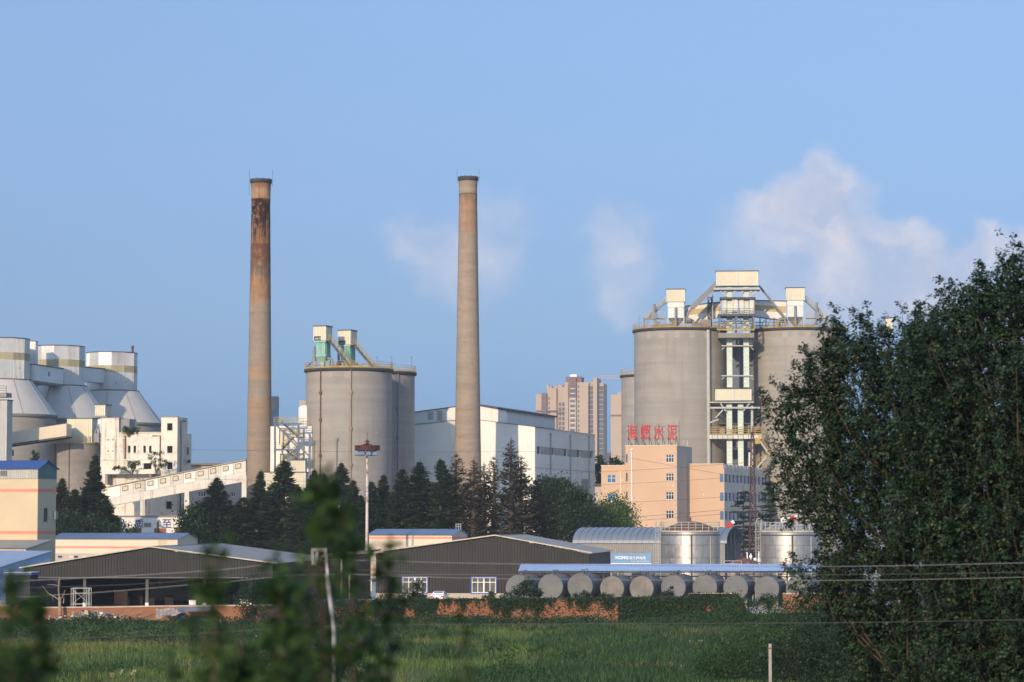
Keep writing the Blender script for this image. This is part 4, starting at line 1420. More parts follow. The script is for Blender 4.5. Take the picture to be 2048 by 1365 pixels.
# floor lines, canopies and downpipes
for (a, b, py, dep) in ((201, 322, 919.5, .12), (237.5, 322, 866, .15), (201, 322, 877, .05)):
    zz = f.fz(260, py)
    MB().box(f.fx(a, py), f.fx(b, py), -dep, -.003, zz - .07, zz + .07).build('ledge', WHITE_OLD, t)
zz = f.fz(270, 940)
z_lo = f.fz(270, 949)
MB().box(f.fx(219, 945), f.fx(320, 945), -2.0, -.003, z_lo, zz).build('canopy', WHITE_OLD, t)
MB().box(f.fx(219, 955), f.fx(224, 955), -1.7, -.003, f.fz(220, 970), z_lo - .003).build('canopy_pier', CONCRETE_DARK, t)
MB().box(f.fx(306, 955), f.fx(311, 955), -1.7, -.003, f.fz(300, 955), z_lo - .003).build('canopy_pier', CONCRETE_DARK, t)
x_, z_ = f.F(251, 872)
MB().tube([(x_, -.12, f.fz(251, 918)), (x_, -.12, z_)], .12, 8).build('downpipe', RUST, t)
x_, z_ = f.F(321, 872)
MB().tube([(x_, -.12, f.fz(321, 932)), (x_, -.12, z_), (x_ - 1.4, -.12, z_)], .1, 8).build('downpipe', RUST, t)
ya, za = f.S(361, 842, 0)
MB().tube([(.15, ya, 4), (.15, ya, za), (.15, ya + 1.8, za)], .1, 8).build('downpipe', STEEL_DARK, t)
# roof parapet caps
for (a, b, z) in ((xl0, xm0, ztl), (x0, 0, zt)):
    MB().box(a - .1, b + .1, -.1, .35, z + .003, z + .14).build('parapet_cap', CONCRETE_DARK, t)

# low hall behind the gallery
f = Frame(383, 462, -12)
t = f.thing('low_rear_hall', 'low brown grey hall in shade behind the inclined white gallery', 'building')
zt = f.fz(430, 931)
x0, x1 = f.fx(381), f.fx(560)
hs = []
for (a, b, c, d) in ((396, 411, 984, 994), (460, 470, 984, 994), (396, 414, 1008, 1024), (454, 470, 1012, 1024)):
    xa, zb_ = f.F(a, c); xb, _ = f.F(b, c); _, za = f.F(a, d)
    hs.append((xa, xb, za, zb_))
MB().wall(x0, x1, 0, zt, hs, at0, .3).box(x0, x1, .8, 12, 0, zt).build('wall', GREY_RENDER, t)
for h in hs:
    window(at0, t, h[0], h[1], h[2], h[3], .2, WHITE_PAINT, GLASS, 2)
MB().box(x0 - .4, x1, -.5, 12, zt + .003, f.fz(430, 927)).build('roof', mat('brown roof slab', (.20, .16, .12), .9), t)

# ================================================================ INCLINED WHITE GALLERY
f = Frame(491, 424, 3, py=950)
t = f.thing('inclined_gallery', 'sloping white panelled conveyor gallery on columns, running up behind the sooty chimney', 'conveyor')
A0, A1 = f.f3(216, 975.5), f.f3(492, 921)          # roof line
M0, M1 = f.f3(216, 997), f.f3(492, 943)          # foot of the panels
B0, B1 = f.f3(216, 1013), f.f3(492, 963)           # foot of the girder
dep = Vector((0, 3.0, 0))
npan = 11
# panels one by one, most with a shuttered hatch
for i in range(npan):
    u0, u1 = i / npan + .0012, (i + 1) / npan - .0012
    p = MB()
    q4 = [M0.lerp(M1, u0), M0.lerp(M1, u1), A0.lerp(A1, u1), A0.lerp(A1, u0)]
    p.add([v + o_ for o_ in (Vector((0, 0, 0)), Vector((0, .15, 0))) for v in q4], [(0, 1, 2, 3), (4, 7, 6, 5), (0, 4, 5, 1), (1, 5, 6, 2), (2, 6, 7, 3), (3, 7, 4, 0)])
    pan = p.build('wall_panel', WHITE_OLD if i % 3 else WHITE_WALL, t)
    if 1 <= i:
        uc = (u0 + u1) / 2 - .012
        a_, b_ = uc - .019, uc + .019
        hq = [M0.lerp(M1, a_).lerp(A0.lerp(A1, a_), .42), M0.lerp(M1, b_).lerp(A0.lerp(A1, b_), .42), M0.lerp(M1, b_).lerp(A0.lerp(A1, b_), .82), M0.lerp(M1, a_).lerp(A0.lerp(A1, a_), .82)]
        h = MB().add([v + o_ for o_ in (Vector((0, -.06, 0)), Vector((0, -.003, 0))) for v in hq], [(0, 1, 2, 3), (0, 4, 5, 1), (1, 5, 6, 2), (2, 6, 7, 3), (3, 7, 4, 0)])
        ho = h.build('hatch', mat('hatch shutter', (.62, .56, .42), .7, var=.1), pan)
        fb = MB()
        for j in range(4):
            fb.bar(hq[j] + Vector((0, -.06, 0)), hq[(j + 1) % 4] + Vector((0, -.06, 0)), .09)
        fb.build('hatch_frame', mat('grimy frame', (.25, .2, .14), .9), pan)
mb = MB()
g4 = [B0, B1, M1 - Vector((0, 0, .03)), M0 - Vector((0, 0, .03))]
mb.add([v + o_ for o_ in (Vector((0, -.12, 0)), dep) for v in g4], [(0, 1, 2, 3), (4, 7, 6, 5), (0, 4, 5, 1), (1, 5, 6, 2), (2, 6, 7, 3), (3, 7, 4, 0)])
mb.build('girder', WHITE_OLD, t)
MB().add([M0 + dep, M1 + dep, A1 + dep, A0 + dep], [(0, 3, 2, 1)]).build('rear_wall', WHITE_OLD, t)
rf = MB()
r4 = [A0 + Vector((-.2, -.25, .02)), A1 + Vector((0, -.25, .02)), A1 + dep + Vector((0, .2, .02)), A0 + dep + Vector((-.2, .2, .02))]
rf.add(r4 + [v + Vector((0, 0, .14)) for v in r4], [(3, 2, 1, 0), (4, 5, 6, 7), (0, 1, 5, 4), (1, 2, 6, 5), (2, 3, 7, 6), (3, 0, 4, 7)])
rf.build('roof', mat('stained roof slab', (.40, .37, .31), .9, var=.2), t)
for px in (285.5, 373.5, 488):
    zc = f.fz(px, 1013 + (961.5 - 1013) * (px - 216) / 284.0 )
    x = f.fx(px, 990)
    MB().box(x - .38, x + .38, -.1, .5, 0, zc + .9).build('column', WHITE_OLD, t)
    MB().box(x - .34, x + .34, 2.3, 2.9, 0, zc + .2).build('column', CONCRETE_DARK, t)

# ================================================================ SLOGAN WALL
f = Frame(240, 408, -3, py=1050)
t = f.thing('slogan_wall', 'long white boundary wall with big blue painted characters, behind the trees', 'wall')
x0, x1 = f.fx(150), f.fx(470)
zt, zb = f.fz(300, 1034.5), f.fz(300, 1057)
MB().box(x0, x1, 0, .4, zb, zt).build('upper_wall', mat('white slogan wall', (.76, .73, .66), .8, var=.05), t)
MB().box(x0, x1, -.15, .55, zt + .003, zt + .22).build('coping', CONCRETE_DARK, t)
xs_ = [f.fx(p_) for p_ in (262, 283.5, 309, 333, 351, 376, 400)]
xs_ = [x0] + xs_ + [x1]
for i, (a, b) in enumerate(zip(xs_[:-1], xs_[1:])):
    MB().box(a + .01, b - .01, .03, .4, 0, zb - .003).build('lower_panel', PINK_PANEL if i % 2 else mat('white slogan wall', (0, 0, 0)), t)
for ch, a, b in (('品', 231, 252), ('质', 269, 287), ('至', 324.5, 343), ('上', 360, 379)):
    me = text_mesh(ch, 1.6, .04, .016, 'painted_character')
    fit_mesh(me, f.fx(a, 1048), f.fx(b, 1048), f.fz(300, 1056), f.fz(300, 1039), -.045)
    me.materials.append(BLUE_INK)
    link('painted_character', me, t)
MB().box(f.fx(288, 1050), f.fx(302, 1050), -.06, -.003, f.fz(300, 1054.5), f.fz(300, 1046)).build('notice_board', mat('dull brown board', (.25, .21, .17), .8), t)
f = Frame(316, 398, 0)
t = f.thing('ivy_clad_post', 'short dark post wrapped in ivy before the slogan wall', 'post')
MB().box(-.16, .16, -.16, .16, 0, f.fz(316, 1044)).build('post', BARK, t)
# ================================================================ ELEVATOR TOWER AND TOP WORKS OF THE TALL SILOS
def section_stack(parent, x0, x1, y0, y1, z0, z1, pitch, m=DUCT):
    """bucket elevator casing: flanged sections stacked one on another"""
    n = max(1, round((z1 - z0) / pitch))
    h = (z1 - z0) / n
    mb = MB().box(x0, x1, y0, y1, .05, h)
    mb.box(x0 - .07, x1 + .07, y0 - .07, y1 + .07, 0, .05)
    me = mb.mesh('casing_section', m)
    for i in range(n):
        link('casing_section', me, parent, (0, 0, z0 + i * h))


f = Frame(1480, 491.0, -4, py=800)
TW = f.thing('bucket_elevator_tower', 'mint bucket elevator tower with cream hoods, steel platforms and yellow rails between the tall silos', 'elevator tower')
t = TW
z = lambda py, px=1480, ly=0.0: f.fz(px, py, ly)
for (a, b) in ((1453.5, 1464.5), (1487, 1498)):
    section_stack(t, f.fx(a, 700), f.fx(b, 700), .1, 1.3, z(775), z(574), .76)
for (a, b) in ((1453.5, 1464.5), (1476, 1487)):
    section_stack(t, f.fx(a, 900), f.fx(b, 900), -.4, .8, 0, z(806), .76)
# hoods: two sheet panels each
for (a, m_, b, c, d, ly) in ((1432, 1474.5, 1516, 543.5, 572, -.6), (1430.5, 1466.5, 1502.5, 778.5, 801.5, -1.3)):
    x0, xm, x1 = f.fx(a, c, ly), f.fx(m_, c, ly), f.fx(b, c, ly)
    cream_hood(t, x0, xm - .03, ly, ly + 3.4, z(d, a, ly), z(c, a, ly))
    cream_hood(t, xm + .03, x1, ly, ly + 3.4, z(d, a, ly), z(c, a, ly))
# platform under the top hood with struts
zz = z(577)
MB().box(f.fx(1427, 577), f.fx(1520, 577), -.9, 3.1, zz - .35, zz).build('top_platform', STEEL_PALE, t)
mb = MB()
for (a, b, c, d) in ((1436, 578, 1452, 593), (1442, 578, 1453, 585), (1516, 578, 1499, 595), (1508, 578, 1498, 586), (1478, 578, 1465, 586), (1480, 578, 1487, 586)):
    mb.bar(f.f3(a, b, -.2), f.f3(c, d, -.2), .26)
mb.build('strut', STEEL_PALE, t)
# frame on the roof deck
zd, zp = z(660), z(632)
xs = [f.fx(p_, 650) for p_ in (1438.5, 1472.5, 1507)]
mb = MB()
for x in xs:
    for y in (-1.6, 3.2):
        mb.bar((x, y, zd - .3), (x, y, zp), .3)
mb.build('frame_column', STEEL_BLUE, t)
mb = MB()
for y in (-1.6, 3.2):
    mb.bar((xs[0] - .3, y, zp), (xs[2] + .3, y, zp), .45)
    mb.bar((xs[0], y, zp - 1.2), (xs[2], y, zp - 1.2), .16)
    for a, b in ((0, 1), (1, 2)):
        mb.bar((xs[a], y, zd), (xs[b], y, zp - .3), .12); mb.bar((xs[b], y, zd), (xs[a], y, zp - .3), .12)
mb.box(xs[0] - .3, xs[2] + .3, -1.6, 3.2, zp + .1, zp + .22)
mb.build('deck_frame', STEEL_DARK, t)
# four white filter bags under a dark roof
zc0, zc1 = zp + .25, z(598)
for (a, b, dz) in ((1444, 1453, 0), (1464, 1475, .5), (1478.5, 1487.5, 0), (1499, 1508.5, 0)):
    x0, x1 = f.fx(a, 615), f.fx(b, 615)
    MB().box(x0, x1, -.3 if a != 1464 else -.5, 2.4, zc0 + dz, zc1 - .1).build('filter_cabinet', mat('smoky white cabinet', (.66, .62, .54), .7, var=.1, scale=.8, streak=.7, scol=(.12, .10, .09), sscale=1.2, sthr=.55), t)
MB().box(f.fx(1439.5, 600), f.fx(1511, 600), -.9, 3.0, zc1 - .09, zc1 + .25).build('cabinet_roof', STEEL_DARK, t)
railing(MB(), [(xs[0], -1.6, zp + .22), (xs[2], -1.6, zp + .22)], 1.0).build('deck_railing', STEEL_DARK, t)
# link slab between the silo roofs
MB().box(f.fx(1436, 672), f.fx(1508, 672), -2.2, 4, z(677.5), z(668)).build('link_slab', CONCRETE_DARK, t)
MB().bar(f.f3(1434, 660, -2.2), f.f3(1509, 660, -2.2), .22).build('deck_edge', YELLOW, t)
railing(MB(), [f.f3(1434, 661, -2.2), f.f3(1509, 661, -2.2)], 1.2).build('edge_railing', YELLOW, t)
# guide beams across the legs
for py in (692, 752):
    MB().bar(f.f3(1443, py, -.3), f.f3(1506, py, -.3), .22).bar(f.f3(1444, py + 7, .4), f.f3(1452, py + 1, .2), .16).bar(f.f3(1507, py + 8, .4), f.f3(1499, py + 1, .2), .16).build('guide_beam', STEEL_PALE, t)
# steel below the lower hood
zz = z(804, 1470, -1.4)
MB().box(f.fx(1419, 804, -1.4), f.fx(1508, 804, -1.4), -1.4, 1.8, zz - .2, zz + .02).build('lower_platform', STEEL_PALE, t)
mb = MB()
for (a, b, c, d) in ((1440, 806, 1452, 823), (1446, 820, 1431, 836), (1500, 806, 1487, 822), (1419, 846, 1437, 839)):
    mb.bar(f.f3(a, b, -1.0), f.f3(c, d, -1.0), .24)
mb.build('strut', STEEL_PALE, t)
MB().bar(f.f3(1420, 816, -1.3), f.f3(1520, 816, -1.3), .32).build('cross_beam', STEEL_PALE, t)
MB().bar(f.f3(1504, 930, -.2), f.f3(1504, 812, -.2), .45).build('service_column', STEEL_PALE, t)
# mid deck with doors
zz = z(846)
MB().box(f.fx(1437, 846), f.fx(1509, 846), .2, 3, zz - .25, zz).build('mid_deck', STEEL_DARK, t)
railing(MB(), [(f.fx(1437, 846), .2, zz), (f.fx(1453, 846), .2, zz)], 1.0).build('deck_railing', STEEL_DARK, t)
MB().box(f.fx(1439, 860), f.fx(1450, 860), 2.2, 2.3, z(868), z(849)).build('door', STEEL, t)
# bridge with yellow rails
zb0, zb1 = z(878, 1460, -1.6), z(869.5, 1460, -1.6)
xa, xb = f.fx(1419, 870, -1.6), f.fx(1523, 870, -1.6)
MB().box(xa, xb, -1.6, 1.0, zb0, zb1).build('bridge_girder', mat('white stained girder', (.58, .57, .53), .7, var=.12, scale=.8, streak=.5, scol=(.15, .13, .11), sscale=.7), t)
for i in range(10):
    x = xa + (xb - xa) * (i + .5) / 10
    MB().box(x - .05, x + .05, -1.68, -1.603, zb0, zb1).build('web_stiffener', STEEL, t)
MB().box(xa, xb, -1.8, 1.1, zb1 + .003, zb1 + .18).build('bridge_deck', YELLOW, t)
rl = MB(); railing(rl, [(xa, -1.7, zb1 + .18), (xb, -1.7, zb1 + .18), (xb, .9, zb1 + .18)], 1.2, 1.3, .05); rl.build('bridge_railing', YELLOW, t)
# yellow stairs down the right
s1 = stairs(t, f.f3(1540, 912, -1.2), f.f3(1520, 883, -1.2), .9, 12, STEEL_PALE, YELLOW, 1.1, (0, 1, 0), 'stair_flight')
s2 = stairs(t, f.f3(1514, 936, -1.2), f.f3(1533, 913, -1.2), .9, 12, STEEL_PALE, YELLOW, 1.1, (0, 1, 0), 'stair_flight')
MB().box(f.fx(1510, 888, -1.6), f.fx(1520, 888, -1.6), -1.7, -.7, z(888, 1510, -1.6), z(876, 1510, -1.6)).build('stair_cage', YELLOW, t)
MB().box(f.fx(1529, 913, -1.6), f.fx(1548, 913, -1.6), -1.8, -.6, z(914, 1535, -1.6), z(912, 1535, -1.6)).build('landing', YELLOW, t)
railing(MB(), [f.f3(1540, 912, -1.7), f.f3(1549, 912, -1.7)], 1.1).build('landing_railing', YELLOW, t)
p0, p1 = f.f3(1541, 966, -1.2), f.f3(1552, 954, -1.2)
MB().box(p0.x, p1.x, -1.7, -.7, p0.z - .2, p0.z).build('landing', YELLOW, t)
railing(MB(), [(p0.x, -1.7, p0.z), (p1.x, -1.7, p0.z)], 1.3).build('landing_railing', YELLOW, t)
# infill wall between the silos, coloured dark for their shade, and a white duct
MB().box(f.fx(1440, 800, 9), f.fx(1520, 800, 9), 9, 9.6, 0, z(678, 1480, 9)).build('infill_wall', STEEL_BLUE, t)
section_stack(t, f.fx(1497, 900, .6), f.fx(1506, 900, .6), .6, 1.4, 0, z(905, 1500, .6), 2.2, WHITE_SHEET)


# conveyor bridge over the silo tops: white walls with a tan band
f = Frame(1480, 498.5, 0, py=640)
t = f.thing('rooftop_conveyor', 'white rooftop conveyor with a tan band bridging both tall silos', 'conveyor')


def slab(m, name, pts, dep=2.6, y=0.0, parent=None):
    v = [f.f3(px, py, y) for px, py in pts]
    return MB().prism(v, (0, dep, 0)).build(name, m, parent or t)


for (a, at_, ab, b, bt, bb) in ((1371, 613, 644, 1441, 604.5, 632), (1509, 601.5, 633, 1572, 603, 641)):
    lerp = lambda p, q_, k: p + (q_ - p) * k
    for k0, k1, m, nm in ((0, .27, WHITE_SHEET, 'upper_cladding'), (.27, .62, TAN_SHEET, 'tan_band'), (.62, 1, WHITE_SHEET, 'lower_cladding')):
        slab(m, nm, [(a, lerp(at_, ab, k1)), (b, lerp(bt, bb, k1)), (b, lerp(bt, bb, k0)), (a, lerp(at_, ab, k0))], 2.6 - (0.02 if m is TAN_SHEET else 0), .02 if m is TAN_SHEET else 0)
    slab(STEEL_DARK, 'roof_edge', [(a, at_ - .1), (b, bt - .1), (b, bt - 1.3), (a, at_ - 1.3)], 3.0, -.2)
slab(WHITE_SHEET, 'lower_cladding', [(1371, 645), (1400, 647), (1420, 640), (1441, 632.2), (1371, 644.1)], 2.6)
for px in (1520, 1532, 1548, 1560):
    p = f.f3(px, 660, 0); q_ = f.f3(px, 636, 0)
    MB().bar(p, q_, .2).bar(p, f.f3(px + 9, 640, 0), .12).build('trestle_leg', STEEL_DARK, t)
for py in (645, 652):
    MB().bar(f.f3(1510, py, 0), f.f3(1572, py, 0), .14).build('trestle_rail', STEEL_DARK, t)
    MB().bar(f.f3(1372, py + 2, 0), f.f3(1440, py, 0), .14).build('trestle_rail', STEEL_DARK, t)
# lattice hoist mast at the left of the tower
f = Frame(1421, 497.5, 0, z0=RH, py=640)
t = f.thing('hoist_mast', 'dark open lattice hoist mast beside the top hood of the elevator tower', 'mast')
h = f.fz(1420, 595)
mb = MB()
xs2 = [f.fx(1416.5, 630), f.fx(1423.5, 630)]
for x in xs2:
    for y in (0, .8): mb.bar((x, y, 0), (x, y, h), .16)
for i in range(6):
    za, zb_ = h * i / 6, h * (i + 1) / 6
    for y in (0, .8):
        mb.bar((xs2[0], y, za), (xs2[1], y, zb_), .09); mb.bar((xs2[0], y, zb_), (xs2[1], y, zb_), .12)
mb.build('lattice', STEEL_DARK, t)
MB().bar((f.fx(1425, 630), -.3, 0), (f.fx(1425, 600), -.3, f.fz(1425, 578)), .18).build('pipe', STEEL_PALE, t)
MB().box(f.fx(1407, 645), f.fx(1421, 645), -1, .4, .6, f.fz(1410, 640)).build('winch', STEEL, t)


def white_filter(fr, label, x0, x1, pyh0, pyh1, py1, py2, py_h, side):
    t = fr.thing('dust_filter', label, 'dust filter', 'white dust filters on the tall silos')
    X0, X1 = fr.fx(x0, 600), fr.fx(x1, 600)
    zf = lambda py: fr.fz(x0, py)
    dp = 3.3
    cream_hood(t, X0, X1, 0, dp, zf(pyh1), zf(pyh0))
    a, b = X0 + .25, X1 - .25
    MB().box(a - .06, b + .06, .15, dp - .15, zf(py1), zf(pyh1) - .004).build('header', DUCT_WHITE, t)
    MB().box(a, b, .25, dp - .25, zf(py2), zf(py1) - .004).build('filter_body', DUCT_WHITE, t)
    hb = MB()
    cx, cy, s = (a + b) / 2, dp / 2, .35
    zt, zb = zf(py2) - .004, zf(py_h)
    q4 = [(a + .05, .3, zt), (b - .05, .3, zt), (b - .05, dp - .3, zt), (a + .05, dp - .3, zt)]
    e4 = [(cx - s, cy - s, zb), (cx + s, cy - s, zb), (cx + s, cy + s, zb), (cx - s, cy + s, zb)]
    hb.add(q4 + e4, [(0, 1, 5, 4), (1, 2, 6, 5), (2, 3, 7, 6), (3, 0, 4, 7)])
    hb.tube([(cx, cy, zb + .05), (cx, cy, .05)], .3, 8)
    hb.build('hopper', STEEL, t)
    for (x, y) in ((a, .25), (b, .25), (a, dp - .25), (b, dp - .25)):
        MB().bar((x, y, 0), (x, y, zf(py2)), .28).build('leg', STEEL_PALE, t)
    xp = cx
    MB().tube([(xp, .0, zf(py1 + 1)), (xp, .0, zf(py_h)), (xp - side * .9, -.2, .6)], .24, 10).build('front_duct', STEEL, t)
    zz = zf(py2) - .4
    xs_ = b if side > 0 else a
    MB().tube([(xs_, 1.0, zz), (xs_ + side * .9, 1.0, zz + .1), (xs_ + side * 1.6, 1.0, zz - .2), (xs_ + side * 1.9, 1.0, zz - .9), (xs_ + side * 1.9, 1.0, .05)], .36, 12).build('duct_bend', STEEL, t)
    o_ = a - .4 if side > 0 else b + .4
    d = -side
    fan = MB().tube([(o_ + d * 2.2, .4, 3.0 + 0), (o_ + d * 2.2, .4, zf(pyh1 + 4))], .26, 10)
    fan.box(o_ + d * 2.2 - .45, o_ + d * 2.2 + .45, 0, .9, 2.0, 3.2)
    fan.tube([(o_ + d * 2.2, .4, 2.2), (o_ + d * 1.9, .4, 1.0), (o_ + d * 1.2, .3, .7), (cx, .3, .7)], .24, 8)
    fan.build('exhaust_fan', STEEL, t)
    # side stair and railed landing
    zl = zf(635)
    lx0, lx1 = sorted((o_ + d * .2, o_ + d * 4.4))
    MB().box(lx0, lx1, 1.0, 2.6, zl - .16, zl).build('landing', YELLOW, t)
    railing(MB(), [(lx0, 1.0, zl), (lx1, 1.0, zl)], 1.1).build('landing_railing', YELLOW_PALE, t)
    for x in (o_ + d * 4.2,):
        MB().bar((x, 1.1, 0), (x, 1.1, zl), .22).bar((x, 2.5, 0), (x, 2.5, zl), .22).build('landing_post', STEEL, t)
    hi = Vector((o_ + d * .1, 1.8, zf(pyh1)))
    lo = Vector((o_ + d * 3.4, 1.8, zl))
    stairs(t, lo, hi, .9, 12, STEEL, YELLOW_PALE, 1.0)
    sb = MB()
    for i in range(7):
        sb.box(o_ + d * 3.6 - .3, o_ + d * 3.6 + .3, 1.2, 1.9, .3 + i * .33, .36 + i * .33)
    sb.build('ladder', STEEL_PALE, t)
    return t


white_filter(Frame(1351, 496, -5, z0=RH, py=620), 'white dust filter with cream hood on the silo behind the red letters', 1333, 1370, 579.5, 604, 615, 636, 652, 1)
white_filter(Frame(1590, 496, -5, z0=RH, py=620), 'white dust filter with cream hood on the silo beside the poplar', 1572, 1609, 576.5, 601, 612, 634, 651, -1)
f = Frame(1400, 494, 0, z0=RH, py=600)
t = f.thing('inclined_chute', 'grey enclosed chute slanting from the top hood down to the white filter', 'chute')
a, b = f.f3(1434, 568), f.f3(1384, 616)
MB().bar(a, b, .8, 1.0).build('chute', STEEL, t)
c = f.f3(1376, 626)
MB().tube([b, c, f.f3(1374, 636)], .22, 8).build('pipe', STEEL, t)
f = Frame(1545, 494, 0, z0=RH, py=600)
t = f.thing('chute_pipe', 'long thin grey pipe slanting from the top hood to the filter by the poplar', 'pipe')
MB().tube([f.f3(1518, 572), f.f3(1570, 636)], .22, 8).build('pipe', STEEL, t)
MB().tube([f.f3(1570, 636), f.f3(1571, 652)], .24, 8).build('outlet', STEEL, t)
f = Frame(1780, 505, 0)
t = f.thing('dust_filter', 'cream hood just showing above the poplar crown', 'dust filter')
cream_hood(t, f.fx(1772, 640), f.fx(1785, 640), 0, 2, RH, f.fz(1780, 637))
f = Frame(1385, 492.2, 0, z0=RH, py=655)
t = f.thing('roof_machinery', 'low motors and pipework behind the rails of the silo with red letters', 'machinery')
mb = MB()
for px, w, hh in ((1310, .9, .8), (1318, .6, 1.2), (1330, .8, .7), (1405, .9, 1.5), (1395, .7, .9)):
    x = f.fx(px, 655); mb.box(x - w / 2, x + w / 2, 0.6, 1.4, .03, hh)
mb.build('motor', STEEL, t)
MB().bar((f.fx(1279, 650), 1.6, .03), (f.fx(1279, 650), 1.6, 2.4), .06).build('lamp_post', STEEL_DARK, t)
MB().tube([(f.fx(1302, 655), .6, .7), (f.fx(1345, 655), .6, .7)], .14, 8).build('pipe', STEEL_PALE, t)

# ================================================================ PEACH OFFICE WITH RED ROOF LETTERS
OFF = Frame(1354, 455, -18, py=950)
f = OFF
t = f.thing('peach_office', 'peach rendered office block with stair tower and blue ribbon windows', 'building')


def frect(px0, px1, py0, py1, ly=0.0):
    x0, z1 = f.F(px0, py0, ly); x1, _ = f.F(px1, py0, ly); _, z0 = f.F(px0, py1, ly)
    return (x0, x1, z0, z1)


# stair tower
xl = f.fx(1251, 950)
zt = f.fz(1300, 892)
ydep, _ = f.S(1384, 910, 0.0)
fl = 37.3
hs = [frect(1331.5, 1347.5, 909.5 + fl * i, 925.5 + fl * i) for i in range(5)]
hs2 = [frect(1252, 1255.3, 909 + fl * i, 926 + fl * i) for i in range(5)]
MB().wall(xl, 0, 0, zt, hs + hs2, at0, .25).box(xl, -.02, .4, ydep, 0, zt - .003).quad((xl, 0, zt), (0, 0, zt), (0, .4, zt), (xl, .4, zt)).quad((xl, 0, 0), (xl, 0, zt), (xl, .4, zt), (xl, .4, 0)).build('stair_tower', ORANGE, t)
for h in hs:
    window(at0, t, *h, .2, WHITE_PAINT, GLASS, 2, .62)
for h in hs2:
    window(at0, t, *h, .2, STEEL_DARK, GLASS_BLUE, 0)
MB().quad((0, 0, 0), (0, ydep, 0), (0, ydep, zt), (0, 0, zt)).build('tower_side', GREY_RENDER, t)  # right face of the tower, greyer than its peach front
MB().box(xl - .06, .06, -.06, .3, zt + .003, zt + .12).build('parapet_cap', CREAM_PALE, t)
x = f.fx(1264, 950)
MB().tube([(x, -.12, 0), (x, -.12, f.fz(1264, 903))], .14, 8).add([(x - .28, -.3, f.fz(1264, 901)), (x + .28, -.3, f.fz(1264, 901)), (x, -.15, f.fz(1264, 897))], [(0, 1, 2)]).build('downpipe', WHITE_PAINT, t)
# low wing
y2 = 2.4
xw0, xw1 = f.fx(1202.5, 970, y2), xl - .003
zw = f.fz(1225, 932, y2)
hs = [frect(1214, 1231.5, 950 + fl * i, 966.5 + fl * i, y2) for i in range(4)]
atw = lambda u, d, z_: (u, d + y2, z_)
MB().wall(xw0, xw1, 0, zw, hs, atw, .25).box(xw0, xw1, y2 + .4, y2 + 12, 0, zw - .003).quad((xw0, y2, 0), (xw0, y2, zw), (xw0, y2 + .4, zw), (xw0, y2 + .4, 0)).quad((xw0, y2, zw), (xw1, y2, zw), (xw1, y2 + .4, zw), (xw0, y2 + .4, zw)).build('low_wing', ORANGE, t)
for h in hs:
    window(atw, t, *h, .2, WHITE_PAINT, GLASS_BLUE, 1, .6)
MB().box(xw0 - .06, xw1, y2 - .06, y2 + .3, zw + .003, zw + .12).build('parapet_cap', CREAM_PALE, t)
x = f.fx(1242.5, 970, y2)
MB().tube([(x, y2 - .12, 0), (x, y2 - .12, f.fz(1242, 942, y2))], .11, 8).build('downpipe', WHITE_PAINT, t)
# long wing with ribbon windows on its shaded side
y3, _ = f.S(1374, 960, 0.0)
xc = f.fx(1447, 960, y3)
xc0 = f.fx(1440, 960, y3)
zr = f.fz(1440, 928.5, y3)
yend, _ = f.S(1568, 960, xc)
rows = [(948.5, 965), (985.7, 1002.5), (1023, 1040), (1060.5, 1077.5)]
hz = [(f.fz(1443, b_, y3), f.fz(1443, a_, y3)) for a_, b_ in rows]
corner = [(xc0, xc - .003, a_, b_) for a_, b_ in hz]
atf = lambda u, d, z_: (u, d + y3, z_)
ats = lambda u, d, z_: (xc - d, u, z_)
MB().wall(.003, xc, 0, zr, corner, atf, .25).box(.003, xc - .45, y3 + .45, yend, 0, zr - .003).build('office_wing', ORANGE, t)
nwin = 17
pit = (yend - y3 - .3) / nwin
side_holes = []
for a_, b_ in hz:
    for i in range(nwin):
        u = y3 + .3 + i * pit
        side_holes.append((u + .1 * pit, u + .9 * pit, a_, b_))
SIDE = mat('grey beige side render', (.60, .53, .45), .85, var=.05, scale=.3, streak=.12, scol=(.4, .35, .3))
MB().wall(y3, yend, 0, zr, side_holes, ats, .3).build('side_wall', SIDE, t)
MB().quad((xc - .45, y3, zr), (xc, y3, zr), (xc, yend, zr), (xc - .45, yend, zr)).build('parapet_top', CREAM_PALE, t)
for h in side_holes:
    window(ats, t, *h, .25, mat('blue window frame', (.10, .16, .27), .5), GLASS_BLUE, 0, .68, .06)
for h in corner:
    window(atf, t, *h, .2, mat('blue window frame', (0, 0, 0)), GLASS_BLUE, 0, .6, .06)
# toothed parapet pieces
for i in range(nwin):
    u = y3 + .3 + i * pit
    MB().box(xc + .003, xc + .12, u + .15 * pit, u + .6 * pit, zr - .75, zr - .02).build('parapet_tooth', CREAM_PALE, t)
for i in range(nwin + 1):
    u = y3 + .3 + i * pit
    MB().box(xc + .003, xc + .10, u - .08 * pit, u + .08 * pit, 0, zr - .8).build('side_pier', SIDE, t)
MB().box(.003, xc + .06, y3 - .06, y3 + .3, zr + .003, zr + .1).build('parapet_cap', CREAM_PALE, t)
for px, py, ly in ((1408, 990, y3), (1347, 972, 0.0), (1246, 961, y2)):
    x, z_ = f.F(px, py, ly)
    MB().box(x - .12, x + .12, ly - .2, ly - .003, z_ - .1, z_ + .1).build('wall_lamp', WHITE_PAINT, t)
